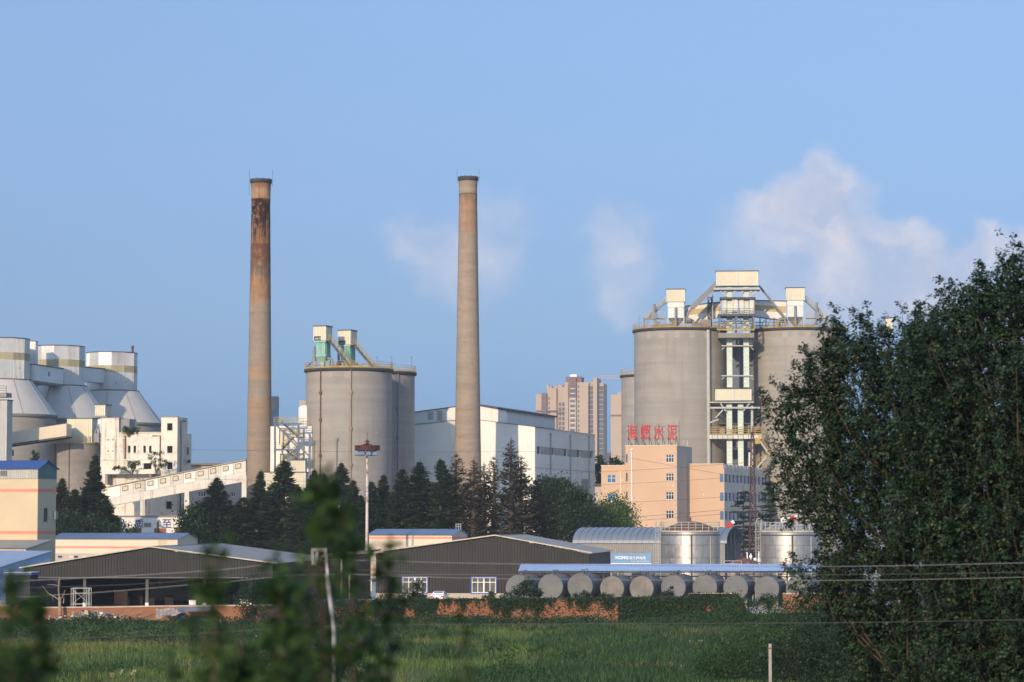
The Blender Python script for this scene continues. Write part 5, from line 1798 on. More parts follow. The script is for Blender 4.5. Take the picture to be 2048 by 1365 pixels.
# roof clutter
mb = MB()
for px in (1368, 1375):
    ly = 4.0
    x, z_ = f.F(px, 890, ly)
    mb.tube([(x, ly, zt), (x, ly, zt + .9), (x - .25, ly, zt + .95)], .12, 8)
mb.build('vent_pipe', STEEL_PALE, t)
x, _ = f.F(1358.5, 880, .6)
MB().bar((x, .6, zt), (x, .6, f.fz(1358, 842, .6)), .07).bar((x - .2, .6, f.fz(1358, 863, .6)), (x + .2, .6, f.fz(1358, 863, .6)), .07).build('aerial', STEEL_DARK, t)

# red letters, each a thing of its own on the roof edge
for ch, a, b, word in (('海', 1254, 1274.5, 'first'), ('螺', 1281, 1301, 'second'), ('水', 1307.5, 1327.5, 'third'), ('泥', 1334, 1354, 'last')):
    lab = {'first': 'red roof letter with three dots and a barred box, outermost over the drainpipe',
           'second': 'densest red roof letter with a field box over many small strokes',
           'third': 'plain red roof letter made of one hooked stroke with two wings',
           'last': 'red roof letter with three dots beside a flag shape, next to the aerial'}[word]
    x0, z1 = f.F(a, 849.5, .35); x1, z0 = f.F(b, 880.5, .35)
    L_ = thing('roof_letter', lab, 'sign letter', f.o + Matrix.Rotation(f.rot, 3, 'Z') @ Vector(((x0 + x1) / 2, .35, zt + .12)), f.rot, 'red letters on the office roof')
    me = text_mesh(ch, 2.4, .18, .018, 'letter_face')
    w = x1 - x0
    fit_mesh(me, -w / 2, w / 2, z0 - zt - .12, z1 - zt - .12, -.1)
    me.materials.append(SIGN_RED)
    link('letter_face', me, L_)
    mb = MB()
    for x in (-w * .36, w * .36):
        mb.bar((x, .12, 0), (x, .12, z1 - zt - .5), .07)
        mb.bar((x, .12, z0 - zt + .4), (x + .25, 1.2, 0), .07)
    for z_ in (z0 - zt + .1, (z0 + z1) / 2 - zt - .1, z1 - zt - .5):
        mb.bar((-w * .45, .12, z_), (w * .62, .12, z_), .06)
    mb.build('support_frame', STEEL_DARK, L_)
    MB().box(-.2, .25, -.75, -.45, .12, .24).bar((.1, -.6, .16), (.15, -.1, .05), .05).build('spotlight', STEEL_DARK, L_)

# ================================================================ VAULTED SHED WITH BLUE BANNER
f = Frame(1450, 362, -17, py=1090)
t = f.thing('vaulted_shed', 'long shed with a pale barrel vault roof behind the steel tanks', 'shed')
xl, xr = f.fx(1154, 1090), 0.0
ze, zc_ = f.fz(1300, 1087), f.fz(1300, 1086) + 2.15
dp = 10.5
n = 18
arc = []
for i in range(n + 1):
    a = math.pi * i / n
    arc.append((dp / 2 - (dp / 2 + .25) * math.cos(a), ze + (zc_ - ze) * math.sin(a)))
# vault sheets, one strip of cladding after another
nseg = 24
for k in range(nseg):
    xa = xl - .6 + (xr - xl + .9) * k / nseg
    xb = xl - .6 + (xr - xl + .9) * (k + 1) / nseg
    mb = MB()
    vs = []
    for (y, z_) in arc:
        vs += [(xa + .02, y, z_), (xb - .06, y, z_), (xb - .04, y, z_ + .05), (xb, y, z_ + .05)]
    fs = []
    for i in range(n):
        for j in range(3):
            fs.append((i * 4 + j, i * 4 + j + 1, (i + 1) * 4 + j + 1, (i + 1) * 4 + j))
    mb.add(vs, fs, False).build('vault_sheet', ROOF_VAULT, t)
MB().ribbed((xl, 0, 0), (xr, 0, 0), (xl, 0, ze), (xr, 0, ze), 66, .05).build('front_wall', GREY_SHEET, t)
MB().add([(xl, y, z_) for y, z_ in arc] + [(xl, dp, 0), (xl, 0, 0)], [tuple(range(n + 3))]).quad((xl, dp, 0), (xr, dp, 0), (xr, dp, ze), (xl, dp, ze)).build('rear_wall', GREY_SHEET, t)
MB().add([(xr - 2.5, y, z_ - .02) for y, z_ in arc] + [(xr - 2.5, dp, 0), (xr - 2.5, 0, 0)], [tuple(range(n + 2, -1, -1))]).build('end_wall', NAVY_SHEET, t)
mb = MB()
for y in (2.6, 5.2, 7.8):
    mb.bar((xr - .3, y, 0), (xr - .3, y, ze + (zc_ - ze) * math.sin(math.acos(max(-1, min(1, (dp / 2 - y) / (dp / 2)))))), .14)
mb.build('end_post', STEEL, t)
f2 = Frame(1265, 357.5, -12, py=1115)
b = f2.thing('blue_banner', 'faded blue advertising banner with white lettering by the vaulted shed', 'banner')
x0, x1, z0, z1 = f2.fx(1222), f2.fx(1302), f2.fz(1265, 1128.5), f2.fz(1265, 1107)
MB().box(x0, x1, 0, .06, z0, z1).build('sheet', BANNER_BLUE, b)
MB().box(x0, x1, -.03, -.003, z0 - .15, z0 + .12).build('white_strip', WHITE_PAINT, b)
for body, a, c, d, e, bold in (('XCMG', 1229, 1256.5, 1119, 1112.6, .04), ('徐工施维英', 1258, 1291.5, 1119.6, 1113, .012), ('徐州徐工施维英机械有限公司', 1262, 1298, 1123.8, 1121.6, .0)):
    me = text_mesh(body, 1, .02, bold, 'lettering')
    fit_mesh(me, f2.fx(a), f2.fx(c), f2.fz(1265, d), f2.fz(1265, e), -.025)
    me.materials.append(WHITE_PAINT)
    link('lettering', me, b)
mb = MB()
for px in (1241, 1301):
    mb.bar((f2.fx(px), .1, 0), (f2.fx(px), .1, z1 + .3), .12)
mb.build('post', STEEL, b)

# ================================================================ STEEL STORAGE TANKS
def storage_tank(px, Y, half_px, py_rim, label, ladder_side, roof_m):
    f = Frame(px, Y, 0, py=1100)
    t = f.thing('storage_tank', label, 'tank', 'upright steel storage tanks')
    r = half_px / FPX * Y
    zt = f.fz(px, py_rim)
    nc, npl = 5, 13
    h = (zt - .25) / nc
    da = 2 * math.pi / npl
    g = .012 / r
    me = MB().lathe([(r, .018), (r, h - .018)], 6, a0=g, a1=da - g)
    me = me.mesh('shell_plate', TANK_STEEL)
    for i in range(nc):
        for k in range(npl):
            link('shell_plate', me, t, (0, 0, .05 + i * h), (k + .5 * (i % 2)) * da)
    MB().lathe([(r - .035, 0), (r - .035, zt - .1)], 48).build('inner_shell', STEEL_DARK, t)
    MB().lathe([(r - .02, zt - .22), (r + .1, zt - .2), (r + .1, zt - .02), (r - .1, zt)], 48).build('rim_angle', TRIM_PALE, t)
    MB().lathe([(r + .02, zt - .62), (r + .07, zt - .6), (r + .07, zt - .5), (r + .02, zt - .48)], 48).build('stiffener_ring', STEEL_DARK, t)
    MB().lathe([(r, zt), (r * .55, zt + .8), (r * .2, zt + 1.15), (0, zt + 1.2)], 32, smooth=False).build('cone_roof', roof_m, t)
    rm = MB(); ring_rail(rm, r - .02, zt, 26, 1.05, .03); rm.build('railing', STEEL_PALE, t)
    MB().tube([(0, -.3, zt + 1.1), (0, -.3, zt + 1.5), (.1, -.3, zt + 1.6)], .12, 8).build('roof_vent', STEEL_DARK, t)
    x = (1382 - 1380) / FPX * Y
    MB().tube([(-.1, -r - .1, 0), (-.1, -r - .1, zt - .6)], .09, 8).build('fill_pipe', STEEL_DARK, t)
    x = r * .62
    y = -math.sqrt(r * r - x * x) - .12
    MB().tube([(x, y, 0), (x, y, zt - .7)], .07, 8).build('gauge_pipe', STEEL_PALE, t)
    # caged ladder
    lx, ly = ladder_side * (r + .35), -.6
    lb = MB()
    for dx in (-.25, .25):
        lb.bar((lx + dx, ly, 0), (lx + dx, ly, zt + .9), .07)
    k = .4
    while k < zt + .8:
        lb.bar((lx - .25, ly, k), (lx + .25, ly, k), .04); k += .35
    lad = lb.build('ladder', STEEL_PALE, t)
    cb = MB()
    k = 2.2
    while k < zt + 1.2:
        pts = [(lx + .4 * math.cos(a_) - ladder_side * 0, ly + .1 - .62 * math.sin(a_), k) for a_ in [math.pi * j / 6 for j in range(7)]]
        for a_, b_ in zip(pts[:-1], pts[1:]): cb.bar(a_, b_, .04)
        k += 1.0
    for j in (1, 3, 5):
        a_ = math.pi * j / 6
        cb.bar((lx + .4 * math.cos(a_), ly + .1 - .62 * math.sin(a_), 2.2), (lx + .4 * math.cos(a_), ly + .1 - .62 * math.sin(a_), zt + 1.2), .04)
    cb.build('ladder_cage', STEEL_PALE, lad)
    hp = [(lx - .25, ly, zt + .9), (lx - .1, ly, zt + 1.5), (lx + .2, ly, zt + 1.6), (lx + .45, ly, zt + 1.4), (lx + .5, ly, zt)]
    MB().tube(hp, .06, 6).build('ladder_hoop', TRIM_PALE, lad)
    return t


storage_tank(1380.5, 330, 59, 1061.5, 'upright steel storage tank with rusty patched cone roof, before the vaulted shed', -1, RUST)
storage_tank(1580, 330, 59, 1062, 'upright steel storage tank with grey cone roof, half behind the poplar', -1, mat('grey tank roof', (.36, .34, .31), .8, var=.25, scale=1.0))
f = Frame(1488, 316, 0, py=1130)
t = f.thing('rusty_tank', 'squat rusty cone topped tank between the two upright steel tanks', 'tank')
k = 316 / FPX
zt = f.fz(1488, 1125)
MB().lathe([(34 * k, 0), (34 * k, zt - .5)], 32).build('shell', mat('rust bleeding plate', (.36, .33, .29), .8, var=.15, scale=.8, streak=.8, scol=(.20, .10, .05), sscale=1.2), t)
MB().lathe([(34 * k, zt - .5), (27 * k, zt), (0, zt + .6)], 24, smooth=False).build('cone_roof', RUST, t)
railing(MB(), [(-42 * k, -2.2, zt - .8), (-8 * k, -2.2, zt - .8)], 1.0, 1.0, .03).build('railing', STEEL_PALE, t)
MB().box(-26 * k, -4 * k, -1, 1, zt - .6, zt - .1).build('platform', TRIM_PALE, t)
f = Frame(1506, 322, 0, py=1110)
t = f.thing('valve_cluster', 'tangle of white valves and pipework beside the rusty squat tank', 'pipework')
mb = MB()
rr = random.Random(5)
for i in range(16):
    x = rr.uniform(-.75, .8); z0 = rr.uniform(3.5, 5.0); hh = rr.uniform(.4, 1.1)
    if i % 2: mb.tube([(x, rr.uniform(-.4, .4), z0), (x, rr.uniform(-.4, .4), z0 + hh)], .08, 6)
    else: mb.box(x - .16, x + .16, -.3, .1, z0, z0 + .3)
mb.build('valve', WHITE_PAINT, t)
mb = MB()
for x in (-.7, 0, .75):
    mb.tube([(x, 0, 0), (x, 0, 4.6)], .1, 8)
mb.build('riser_pipe', STEEL, t)

# ================================================================ ROW OF LYING TANKS AND THEIR BLUE CANOPY
LY = 285.0


def lying_tank(px, py, rpx, lab, dark, i):
    f = Frame(px, LY, -14, py=py)
    t = f.thing('lying_tank', lab, 'tank', 'row of lying cylindrical tanks behind the brick wall')
    r = rpx / FPX * LY
    zc = f.fz(px, py)
    Lh = 6.2
    n = 40
    body = MB()
    ring = lambda y, rr: [(rr * math.cos(2 * math.pi * k / n), y, zc + rr * math.sin(2 * math.pi * k / n)) for k in range(n)]
    prof = [(.02, r), (Lh, r)]
    vs = []
    for y, rr in prof: vs += ring(y, rr)
    body.add(vs, [(k, (k + 1) % n, n + (k + 1) % n, n + k) for k in range(n)], True)
    body.add(ring(Lh, r), [tuple(range(n))])
    o = body.build('shell', TANK_BODY, t)
    for y in (1.5, 3.1, 4.7):
        b = MB()
        v2 = ring(y - .05, r + .003) + ring(y - .04, r + .03) + ring(y + .04, r + .03) + ring(y + .05, r + .003)
        b.add(v2, [(j * n + k, j * n + (k + 1) % n, (j + 1) * n + (k + 1) % n, (j + 1) * n + k) for j in range(3) for k in range(n)], True)
        b.build('weld_band', TANK_BODY, o)
    e = MB()
    e.add(ring(.0, r - .02) + [(0, -.06, zc)], [(k, n, (k + 1) % n) for k in range(n)], True)
    e.add(ring(.0, r - .02) + ring(.03, r + .015) + ring(.1, r + .015), [(j * n + k, (j + 1) * n + k, (j + 1) * n + (k + 1) % n, j * n + (k + 1) % n) for j in range(2) for k in range(n)], False)
    em = TANK_END if not dark else mat('sooty tank end', (.20, .185, .165), .88, var=.22, scale=.8, streak=.5, scol=(.09, .085, .08), sscale=1.2, blotch=.4, bcol=(.27, .18, .12), blscale=.9)
    e.build('end_plate', em, t)
    for y in (1.3, 4.8):
        MB().box(-r * .8, r * .8, y - .2, y + .2, 0, zc - r * .72).build('saddle', CONCRETE_DARK, t)
    p = MB().tube([(.1, 1.0, zc + r - .05), (.1, 1.0, zc + r + .3)], .25, 10).tube([(-.3, 2.4, zc + r - .05), (-.3, 2.4, zc + r + .35), (.3, 2.4, zc + r + .45), (.3, 2.4, zc + r - .02)], .06, 6)
    p.build('manhole', STEEL_DARK, t)


tanks = [(1038, 1177, 27, 'pale lying tank end nearest the dark shed window, half under a climbing bush', 0), (1101, 1174, 25, 'pale lying tank just past the slanting pole', 0),
         (1160, 1173, 25.5, 'clean pale lying tank left of two sooty tank ends', 0), (1224, 1177, 24, 'soot stained lying tank beside the clean pale one', 1),
         (1283, 1177, 24, 'soot stained lying tank with a small bush on its far flank', 1), (1346.5, 1175, 24.5, 'pale lying tank with a pointed bush before its end', 0),
         (1409.5, 1175, 24.5, 'pale lying tank rising behind the white capped wall', 0), (1471, 1176, 24.5, 'pale lying tank behind the broken end of the capped wall', 0),
         (1533.5, 1178, 24.5, 'pale lying tank seen whole through the gap in the brick wall', 0), (1597, 1178, 25, 'last pale lying tank, above the separate brick wall stub', 0)]
for i, (px, py, rp_, lab, dark) in enumerate(tanks):
    lab = lab.replace('nearest', 'next to').replace('left of', 'before')
    lying_tank(px, py, rp_, lab, dark, i)
f = Frame(1340, 289, -1.2, py=1140)
t = f.thing('blue_canopy', 'long light blue sheet canopy on posts over the lying tanks', 'canopy')
x0, x1 = f.fx(1036, 1140), f.fx(1665, 1140)
zf_ = f.fz(1340, 1142.5)
zb_ = f.fz(1340, 1128.5, 4.2)
ns = 20
for k in range(ns):
    a, b = x0 + (x1 - x0) * k / ns, x0 + (x1 - x0) * (k + 1) / ns
    MB().ribbed((a + .01, 0, zf_), (b, 0, zf_), (a + .25, 4.2, zb_), (b + .24, 4.2, zb_), 6, .04).build('roof_sheet', CANOPY_BLUE, t)
MB().box(x0, x1, .02, .14, zf_ - .2, zf_ - .06).build('front_purlin', STEEL_DARK, t)
MB().box(x0, x1, 4.0, 4.12, zb_ - .24, zb_ - .1).build('rear_purlin', STEEL_DARK, t)
for px in (1060, 1133, 1207, 1281, 1357, 1433, 1508, 1574, 1640):
    x = f.fx(px, 1150, 1.0)
    MB().bar((x, .9, 0), (x, .9, zf_ - .1), .16).build('post', STEEL_DARK, t)
    MB().bar((x, .1, zf_ - .3), (x, 4.1, zb_ - .3), .12).bar((x - .9, .9, zf_ - .35), (x, .9, zf_ - .35), .1).bar((x - .9, .9, zf_ - .35), (x - .9, .9, zf_ - .8), .1).build('rafter', STEEL_DARK, t)
f = Frame(1300, 291.5, -1.2, py=1150)
t = f.thing('feed_pipe', 'long pale pipe running along the tops of the lying tanks', 'pipe')
za = f.fz(1300, 1153)
MB().tube([(f.fx(1060), 0, za), (f.fx(1640), 0, za - .05)], .07, 6).build('main', STEEL_PALE, t)
MB().tube([(f.fx(1060), .4, za + .6), (f.fx(1640), .4, za + .55)], .04, 6).build('upper_line', STEEL_DARK, t)
for px in (1084, 1108, 1240, 1362, 1488, 1556):
    x = f.fx(px)
    MB().tube([(x, .1, za - .3), (x, .1, za + .75), (x + .3, .1, za + .75), (x + .3, .1, za)], .055, 6).build('riser', RUST, t)
f = Frame(1560, 298, 0)
t = f.thing('parked_van', 'red and white van behind the gap between the last lying tanks', 'van')
MB().box(-.9, 1.0, 0, 4, .45, 1.3).build('lower_body', mat('red van paint', (.5, .03, .03), .4), t)
MB().add([(-.85, .2, 1.303), (.95, .2, 1.303), (.95, 4, 1.303), (-.85, 4, 1.303), (-.75, .45, 2.1), (.85, .45, 2.1), (.85, 3.8, 2.1), (-.75, 3.8, 2.1)], [(0, 1, 5, 4), (1, 2, 6, 5), (2, 3, 7, 6), (3, 0, 4, 7), (4, 5, 6, 7)]).build('upper_body', WHITE_PAINT, t)
MB().quad((-.7, .235, 1.42), (.8, .235, 1.42), (.74, .41, 1.95), (-.64, .41, 1.95)).build('rear_window', GLASS, t)
for x in (-.75, .8):
    for y in (.8, 3.2):
        MB().tube([(x - .1, y, .35), (x + .1, y, .35)], .35, 14).build('wheel', VOID, t)
f = Frame(1634, 298, 0)
t = f.thing('parked_van', 'pale van with blue stripe at the end of the lying tanks, beside the poplar', 'van')
MB().box(-1.0, 1.6, 0, 2, .5, 2.2).build('body', WHITE_PAINT, t)
MB().box(-1.0, 1.6, -.02, -.003, 1.2, 1.45).build('stripe', mat('van stripe', (.55, .2, .08), .5), t)
MB().box(-.7, 1.3, -.03, -.004, 1.55, 2.0).build('window', GLASS, t)
for x in (-.6, 1.2):
    MB().tube([(x, -.05, .4), (x, .2, .4)], .4, 14).build('wheel', VOID, t)

# ================================================================ LATTICE MAST, PUMP TRUCK
f = Frame(1506, 345, 0, py=1080)
t = f.thing('lattice_mast', 'slender rusty brown lattice mast before the peach office wing', 'mast')
k = 345 / FPX
H = f.fz(1506, 852)
w0, w1 = 9.5 * k, 2.2 * k
cor = lambda z_: w0 + (w1 - w0) * min(1, z_ / (H * .96))
mb = MB()
for sx, sy in ((-1, -1), (1, -1), (1, 1), (-1, 1)):
    mb.bar((sx * w0, sy * w0, 0), (sx * w1, sy * w1, H * .96), .12)
mb.bar((0, 0, H * .95), (0, 0, H), .1)
mb.build('leg', MAST_BROWN, t)
mb = MB()
nb = 26
for i in range(nb):
    za, zb_ = H * .96 * i / nb, H * .96 * (i + 1) / nb
    a, b = cor(za), cor(zb_)
    for (p0, p1) in (((-1, -1), (1, -1)), ((1, -1), (1, 1)), ((1, 1), (-1, 1)), ((-1, 1), (-1, -1))):
        mb.bar((p0[0] * a, p0[1] * a, za), (p1[0] * b, p1[1] * b, zb_), .055)
        mb.bar((p1[0] * a, p1[1] * a, za), (p0[0] * b, p0[1] * b, zb_), .055)
        mb.bar((p0[0] * b, p0[1] * b, zb_), (p1[0] * b, p1[1] * b, zb_), .08)
mb.build('lacing', MAST_BROWN, t)
RED = mat('machine red', (.52, .035, .03), .45, var=.08)
for (px, Y, rot, lab, b0, b1) in ((1440, 386, 0, 'concrete pump truck with red boom poking above the vaulted shed', (1449, 1062), (1463, 1046)),
                                  (1562, 372, 0, 'concrete pump truck with white cab and red boom above the grey tank roof', (1548, 1060), (1590, 1036))):
    f = Frame(px, Y, rot, py=1060)
    t = f.thing('pump_truck', lab, 'truck', 'concrete pump trucks in the yard')
    MB().box(-4, 4, 0, 2.4, .9, 1.5).build('chassis', STEEL_DARK, t)
    MB().add([(-4.4, 0, 1.0), (-2.4, 0, 1.0), (-2.4, 2.4, 1.0), (-4.4, 2.4, 1.0), (-4.2, .1, 3.4), (-2.4, .1, 3.4), (-2.4, 2.3, 3.4), (-4.2, 2.3, 3.4)], [(3, 2, 1, 0), (0, 1, 5, 4), (1, 2, 6, 5), (2, 3, 7, 6), (3, 0, 4, 7), (4, 5, 6, 7)]).build('cab', WHITE_PAINT, t)
    for x in (-3.4, -.5, 1.8, 3.2):
        for y in (-.05, 2.15):
            MB().tube([(x, y, .5), (x, y + .3, .5)], .5, 16).build('wheel', VOID, t)
    a, b = f.f3(*b0, 1.0), f.f3(*b1, 1.0)
    MB().bar((1.0, 1.0, 1.5), a, .5).bar(a, b, .7).build('boom', RED, t)
    MB().bar(b, b + Vector((.35, 0, .2)), .5).build('boom_tip', WHITE_PAINT, t)
    if px == 1562:
        p = f.f3(1571, 1035, .6)
        MB().box(p.x - .7, p.x + .6, .3, 1.4, 1.5, p.z).build('hopper_mast', WHITE_PAINT, t)
        q_ = f.f3(1556, 1042, .5)
        MB().box(q_.x - .5, q_.x + .4, .3, 1.2, 1.5, q_.z).build('engine_house', STEEL_DARK, t)
# ================================================================ CREAM BUILDINGS ON THE LEFT
f = Frame(75.5, 332, -20, py=1000)
t = f.thing('cream_tower_house', 'tall cream sheet building with two salmon stripes and a royal blue roof', 'building')
yd, _ = f.S(112, 1000, 0.0)
xl = f.fx(-120, 1000)
zt = f.fz(75, 956.5)
z_roof = f.fz(75, 938)
hsd = []
for (a, b, c, d) in ((87.5, 96.8, 1016.3, 1045), (86, 95, 1094, 1125)):
    ya, z1 = f.S(a, c, 0); yb, _ = f.S(b, c, 0); _, z0 = f.S(a, d, 0)
    hsd.append((ya, yb, max(z0, .4), z1))
sat = lambda u, d, z_: (-d, u, z_)
mb = MB().wall(0, yd, 0, zt, hsd, sat, .25)
mb.quad((xl, 0, 0), (0, 0, 0), (0, 0, zt), (xl, 0, zt)); mb.quad((xl, yd, 0), (xl, yd, zt), (0, yd, zt), (0, yd, 0))
mb.build('wall', CREAM_WALL, t)
for h in hsd:
    window(sat, t, *h, .2, mat('grey window frame', (.3, .3, .29), .5), GLASS, 1, 0, .08)
for py in (981, 1065.5):
    z0, z1 = f.fz(75, py + 3.3), f.fz(75, py - 3.3)
    MB().box(xl, .02, -.02, -.003, z0, z1).build('stripe', STRIPE, t)
    MB().box(.003, .02, -.003, yd, z0, z1).build('stripe', STRIPE, t)
mb = MB().ribbed((xl, -.1, zt - .05), (.05, -.1, zt - .05), (xl, -.1, z_roof), (.05, -.1, z_roof), 46, .06)
mb.build('attic_cladding', mat('weathered attic sheet', (.42, .42, .40), .6, var=.1, streak=.6, scol=(.62, .56, .38), sscale=1.5, sthr=.5), t)
ym = yd * .42
zr = z_roof + 1.0
MB().add([(.06, -.1, zt - .05), (.06, yd, zt - .05), (.06, yd, z_roof), (.06, ym, zr), (.06, -.1, z_roof)], [(0, 1, 2, 3, 4)]).build('attic_gable', mat('sea green sheet', (.10, .19, .18), .55), t)
MB().ribbed((xl, -.4, z_roof - .02), (.4, -.4, z_roof - .02), (xl, ym, zr + .1), (.4, ym, zr + .1), 46, .06).build('roof_slope', ROOF_ROYAL, t)
MB().ribbed((.4, yd + .4, z_roof - .05), (xl, yd + .4, z_roof - .05), (.4, ym, zr + .1), (xl, ym, zr + .1), 46, .06).build('roof_slope', ROOF_ROYAL, t)
y_, z_ = f.S(109, 1030, 0)
MB().box(.003, .35, y_ - .3, y_ + .3, z_ - .6, z_ + .5).build('air_conditioner', STEEL, t)
mb = MB()
p_ = f.F(20, 936)
MB().box(f.fx(-20), f.fx(15), -.13, -.103, f.fz(10, 953), f.fz(10, 942)).build('attic_window', GLASS, t)

f = Frame(52, 326, -20, py=1110)
t = f.thing('cream_lean_to', 'cream lean-to with a patched grey roof at the foot of the striped tower house', 'shed')
yd, _ = f.S(75, 1110, 0.0)
xl = f.fx(-120, 1110)
z0, z1 = f.fz(40, 1098), f.fz(60, 1090) + .5
mb = MB().ribbed((xl, 0, 0), (0, 0, 0), (xl, 0, z0), (0, 0, z0), 30, .05)
mb.add([(0, 0, 0), (0, 6, 0), (0, 6, z1), (0, 0, z0)], [(0, 1, 2, 3)])
mb.build('wall', CREAM_WALL, t)
MB().ribbed((xl, -.3, z0 + .02), (.25, -.3, z0 + .02), (xl, 6, z1 + .1), (.25, 6, z1 + .1), 30, .05).build('roof', mat('patched lean-to roof', (.30, .31, .31), .5, var=.1, blotch=.7, bcol=(.42, .38, .22), blscale=.35, blthr=.52), t)
f = Frame(2, 312, -30, py=1150)
t = f.thing('blue_shed', 'light blue sheet shed with a pitched blue roof below the striped tower house', 'shed')
xl, yd = -9.0, 9.0
ze, zr = f.fz(2, 1134), f.fz(2, 1134) + 1.7
mb = MB().ribbed((xl, 0, 0), (0, 0, 0), (xl, 0, ze), (0, 0, ze), 30, .05)
mb.add([(0, 0, 0), (0, yd, 0), (0, yd, zr), (0, 0, ze)], [(0, 1, 2, 3)])
mb.build('wall', mat('light blue sheet', (.32, .46, .62), .55, var=.08), t)
MB().ribbed((xl, -.3, ze + .02), (.25, -.3, ze + .02), (xl, yd, zr + .1), (.25, yd, zr + .1), 30, .05).build('roof', mat('pale blue shed roof', (.30, .40, .55), .5, var=.08), t)
MB().box(-.3, .05, -.08, -.055, 0, ze).build('corner_trim', ROOF_ROYAL, t)

f = Frame(355, 372, -17, py=1090)
t = f.thing('long_cream_building', 'long low cream building with one salmon stripe and blue roof beside the striped tower house', 'building')
xl = f.fx(100, 1090)
yd, _ = f.S(395, 1090, 0.0)
ze = f.fz(355, 1078.3)
zr = f.fz(385, 1067.5, yd * .45)
mb = MB().quad((xl, 0, 0), (0, 0, 0), (0, 0, ze), (xl, 0, ze))
mb.add([(0, 0, 0), (0, yd, 0), (0, yd, ze), (0, yd * .5, zr), (0, 0, ze)], [(0, 1, 2, 3, 4)])
mb.quad((0, yd, 0), (xl, yd, 0), (xl, yd, ze), (0, yd, ze))
mb.build('wall', CREAM_PALE, t)
MB().ribbed((xl, -.3, ze - .03), (.3, -.3, ze - .03), (xl, yd * .5, zr + .05), (.3, yd * .5, zr + .05), 60, .05).build('roof_slope', ROOF_BLUE, t)
MB().ribbed((.3, yd + .3, ze - .03), (xl, yd + .3, ze - .03), (.3, yd * .5, zr + .05), (xl, yd * .5, zr + .05), 60, .05).build('roof_slope', ROOF_BLUE, t)
MB().box(xl, 0, -.02, -.003, f.fz(250, 1097), f.fz(250, 1093.3)).build('stripe', STRIPE, t)
MB().box(f.fx(316, 1085), f.fx(334, 1085), -.03, -.004, f.fz(320, 1094), f.fz(320, 1079)).build('faded_panel', CREAM_WALL, t)
MB().box(xl, f.fx(200), -.05, -.021, 0, f.fz(160, 1107.5)).build('plinth', GREY_RENDER, t)
for px in (118, 140, 150, 168):
    MB().box(f.fx(px), f.fx(px + 8), -.08, -.051, f.fz(140, 1116), f.fz(140, 1112)).build('window', GLASS if px % 4 else CREAM_PALE, t)

f = Frame(904, 352, -17, py=1090)
t = f.thing('small_cream_building', 'cream building with blue roof and salmon stripe behind the large dark shed', 'building')
xl = f.fx(738, 1100)
yd, _ = f.S(935, 1080, 0.0)
ze, zr = f.fz(904, 1070), f.fz(915, 1059.5, yd * .5)
mb = MB().quad((xl, 0, 0), (0, 0, 0), (0, 0, ze), (xl, 0, ze))
mb.add([(0, 0, 0), (0, yd, 0), (0, yd, ze), (0, yd * .5, zr), (0, 0, ze)], [(0, 1, 2, 3, 4)])
mb.quad((xl, yd, 0), (xl, 0, 0), (xl, 0, ze), (xl, yd, ze))
mb.build('wall', CREAM_PALE, t)
MB().ribbed((xl - .2, -.3, ze - .03), (.3, -.3, ze - .03), (xl - .2, yd * .5, zr + .05), (.3, yd * .5, zr + .05), 44, .05).build('roof_slope', ROOF_BLUE, t)
MB().ribbed((.3, yd + .3, ze - .03), (xl - .2, yd + .3, ze - .03), (.3, yd * .5, zr + .05), (xl - .2, yd * .5, zr + .05), 44, .05).build('roof_slope', ROOF_BLUE, t)
for py in (1076, 1139):
    MB().box(xl, 0, -.02, -.003, f.fz(800, py + 2), f.fz(800, py - 2)).build('stripe', STRIPE, t)
MB().box(.003, .02, 0, yd, f.fz(800, 1078), f.fz(800, 1074)).build('stripe', STRIPE, t)
MB().tube([(f.fx(825, 1085), -.1, 0), (f.fx(825, 1085), -.1, ze - .1)], .12, 8).build('downpipe', STEEL_PALE, t)
mb = MB()
p = f.f3(921, 1058, yd * .5)
for dx in (-.35, 0, .35):
    mb.bar((p.x + dx - .3, yd * .5, zr), (p.x + dx - .3, yd * .5, zr + .75), .07)
mb.bar((p.x - .7, yd * .5, zr + .75), (p.x + .1, yd * .5, zr + .75), .07); mb.bar((p.x - .7, yd * .5, zr + .4), (p.x + .1, yd * .5, zr + .4), .07)
mb.build('roof_frame', STEEL_PALE, t)

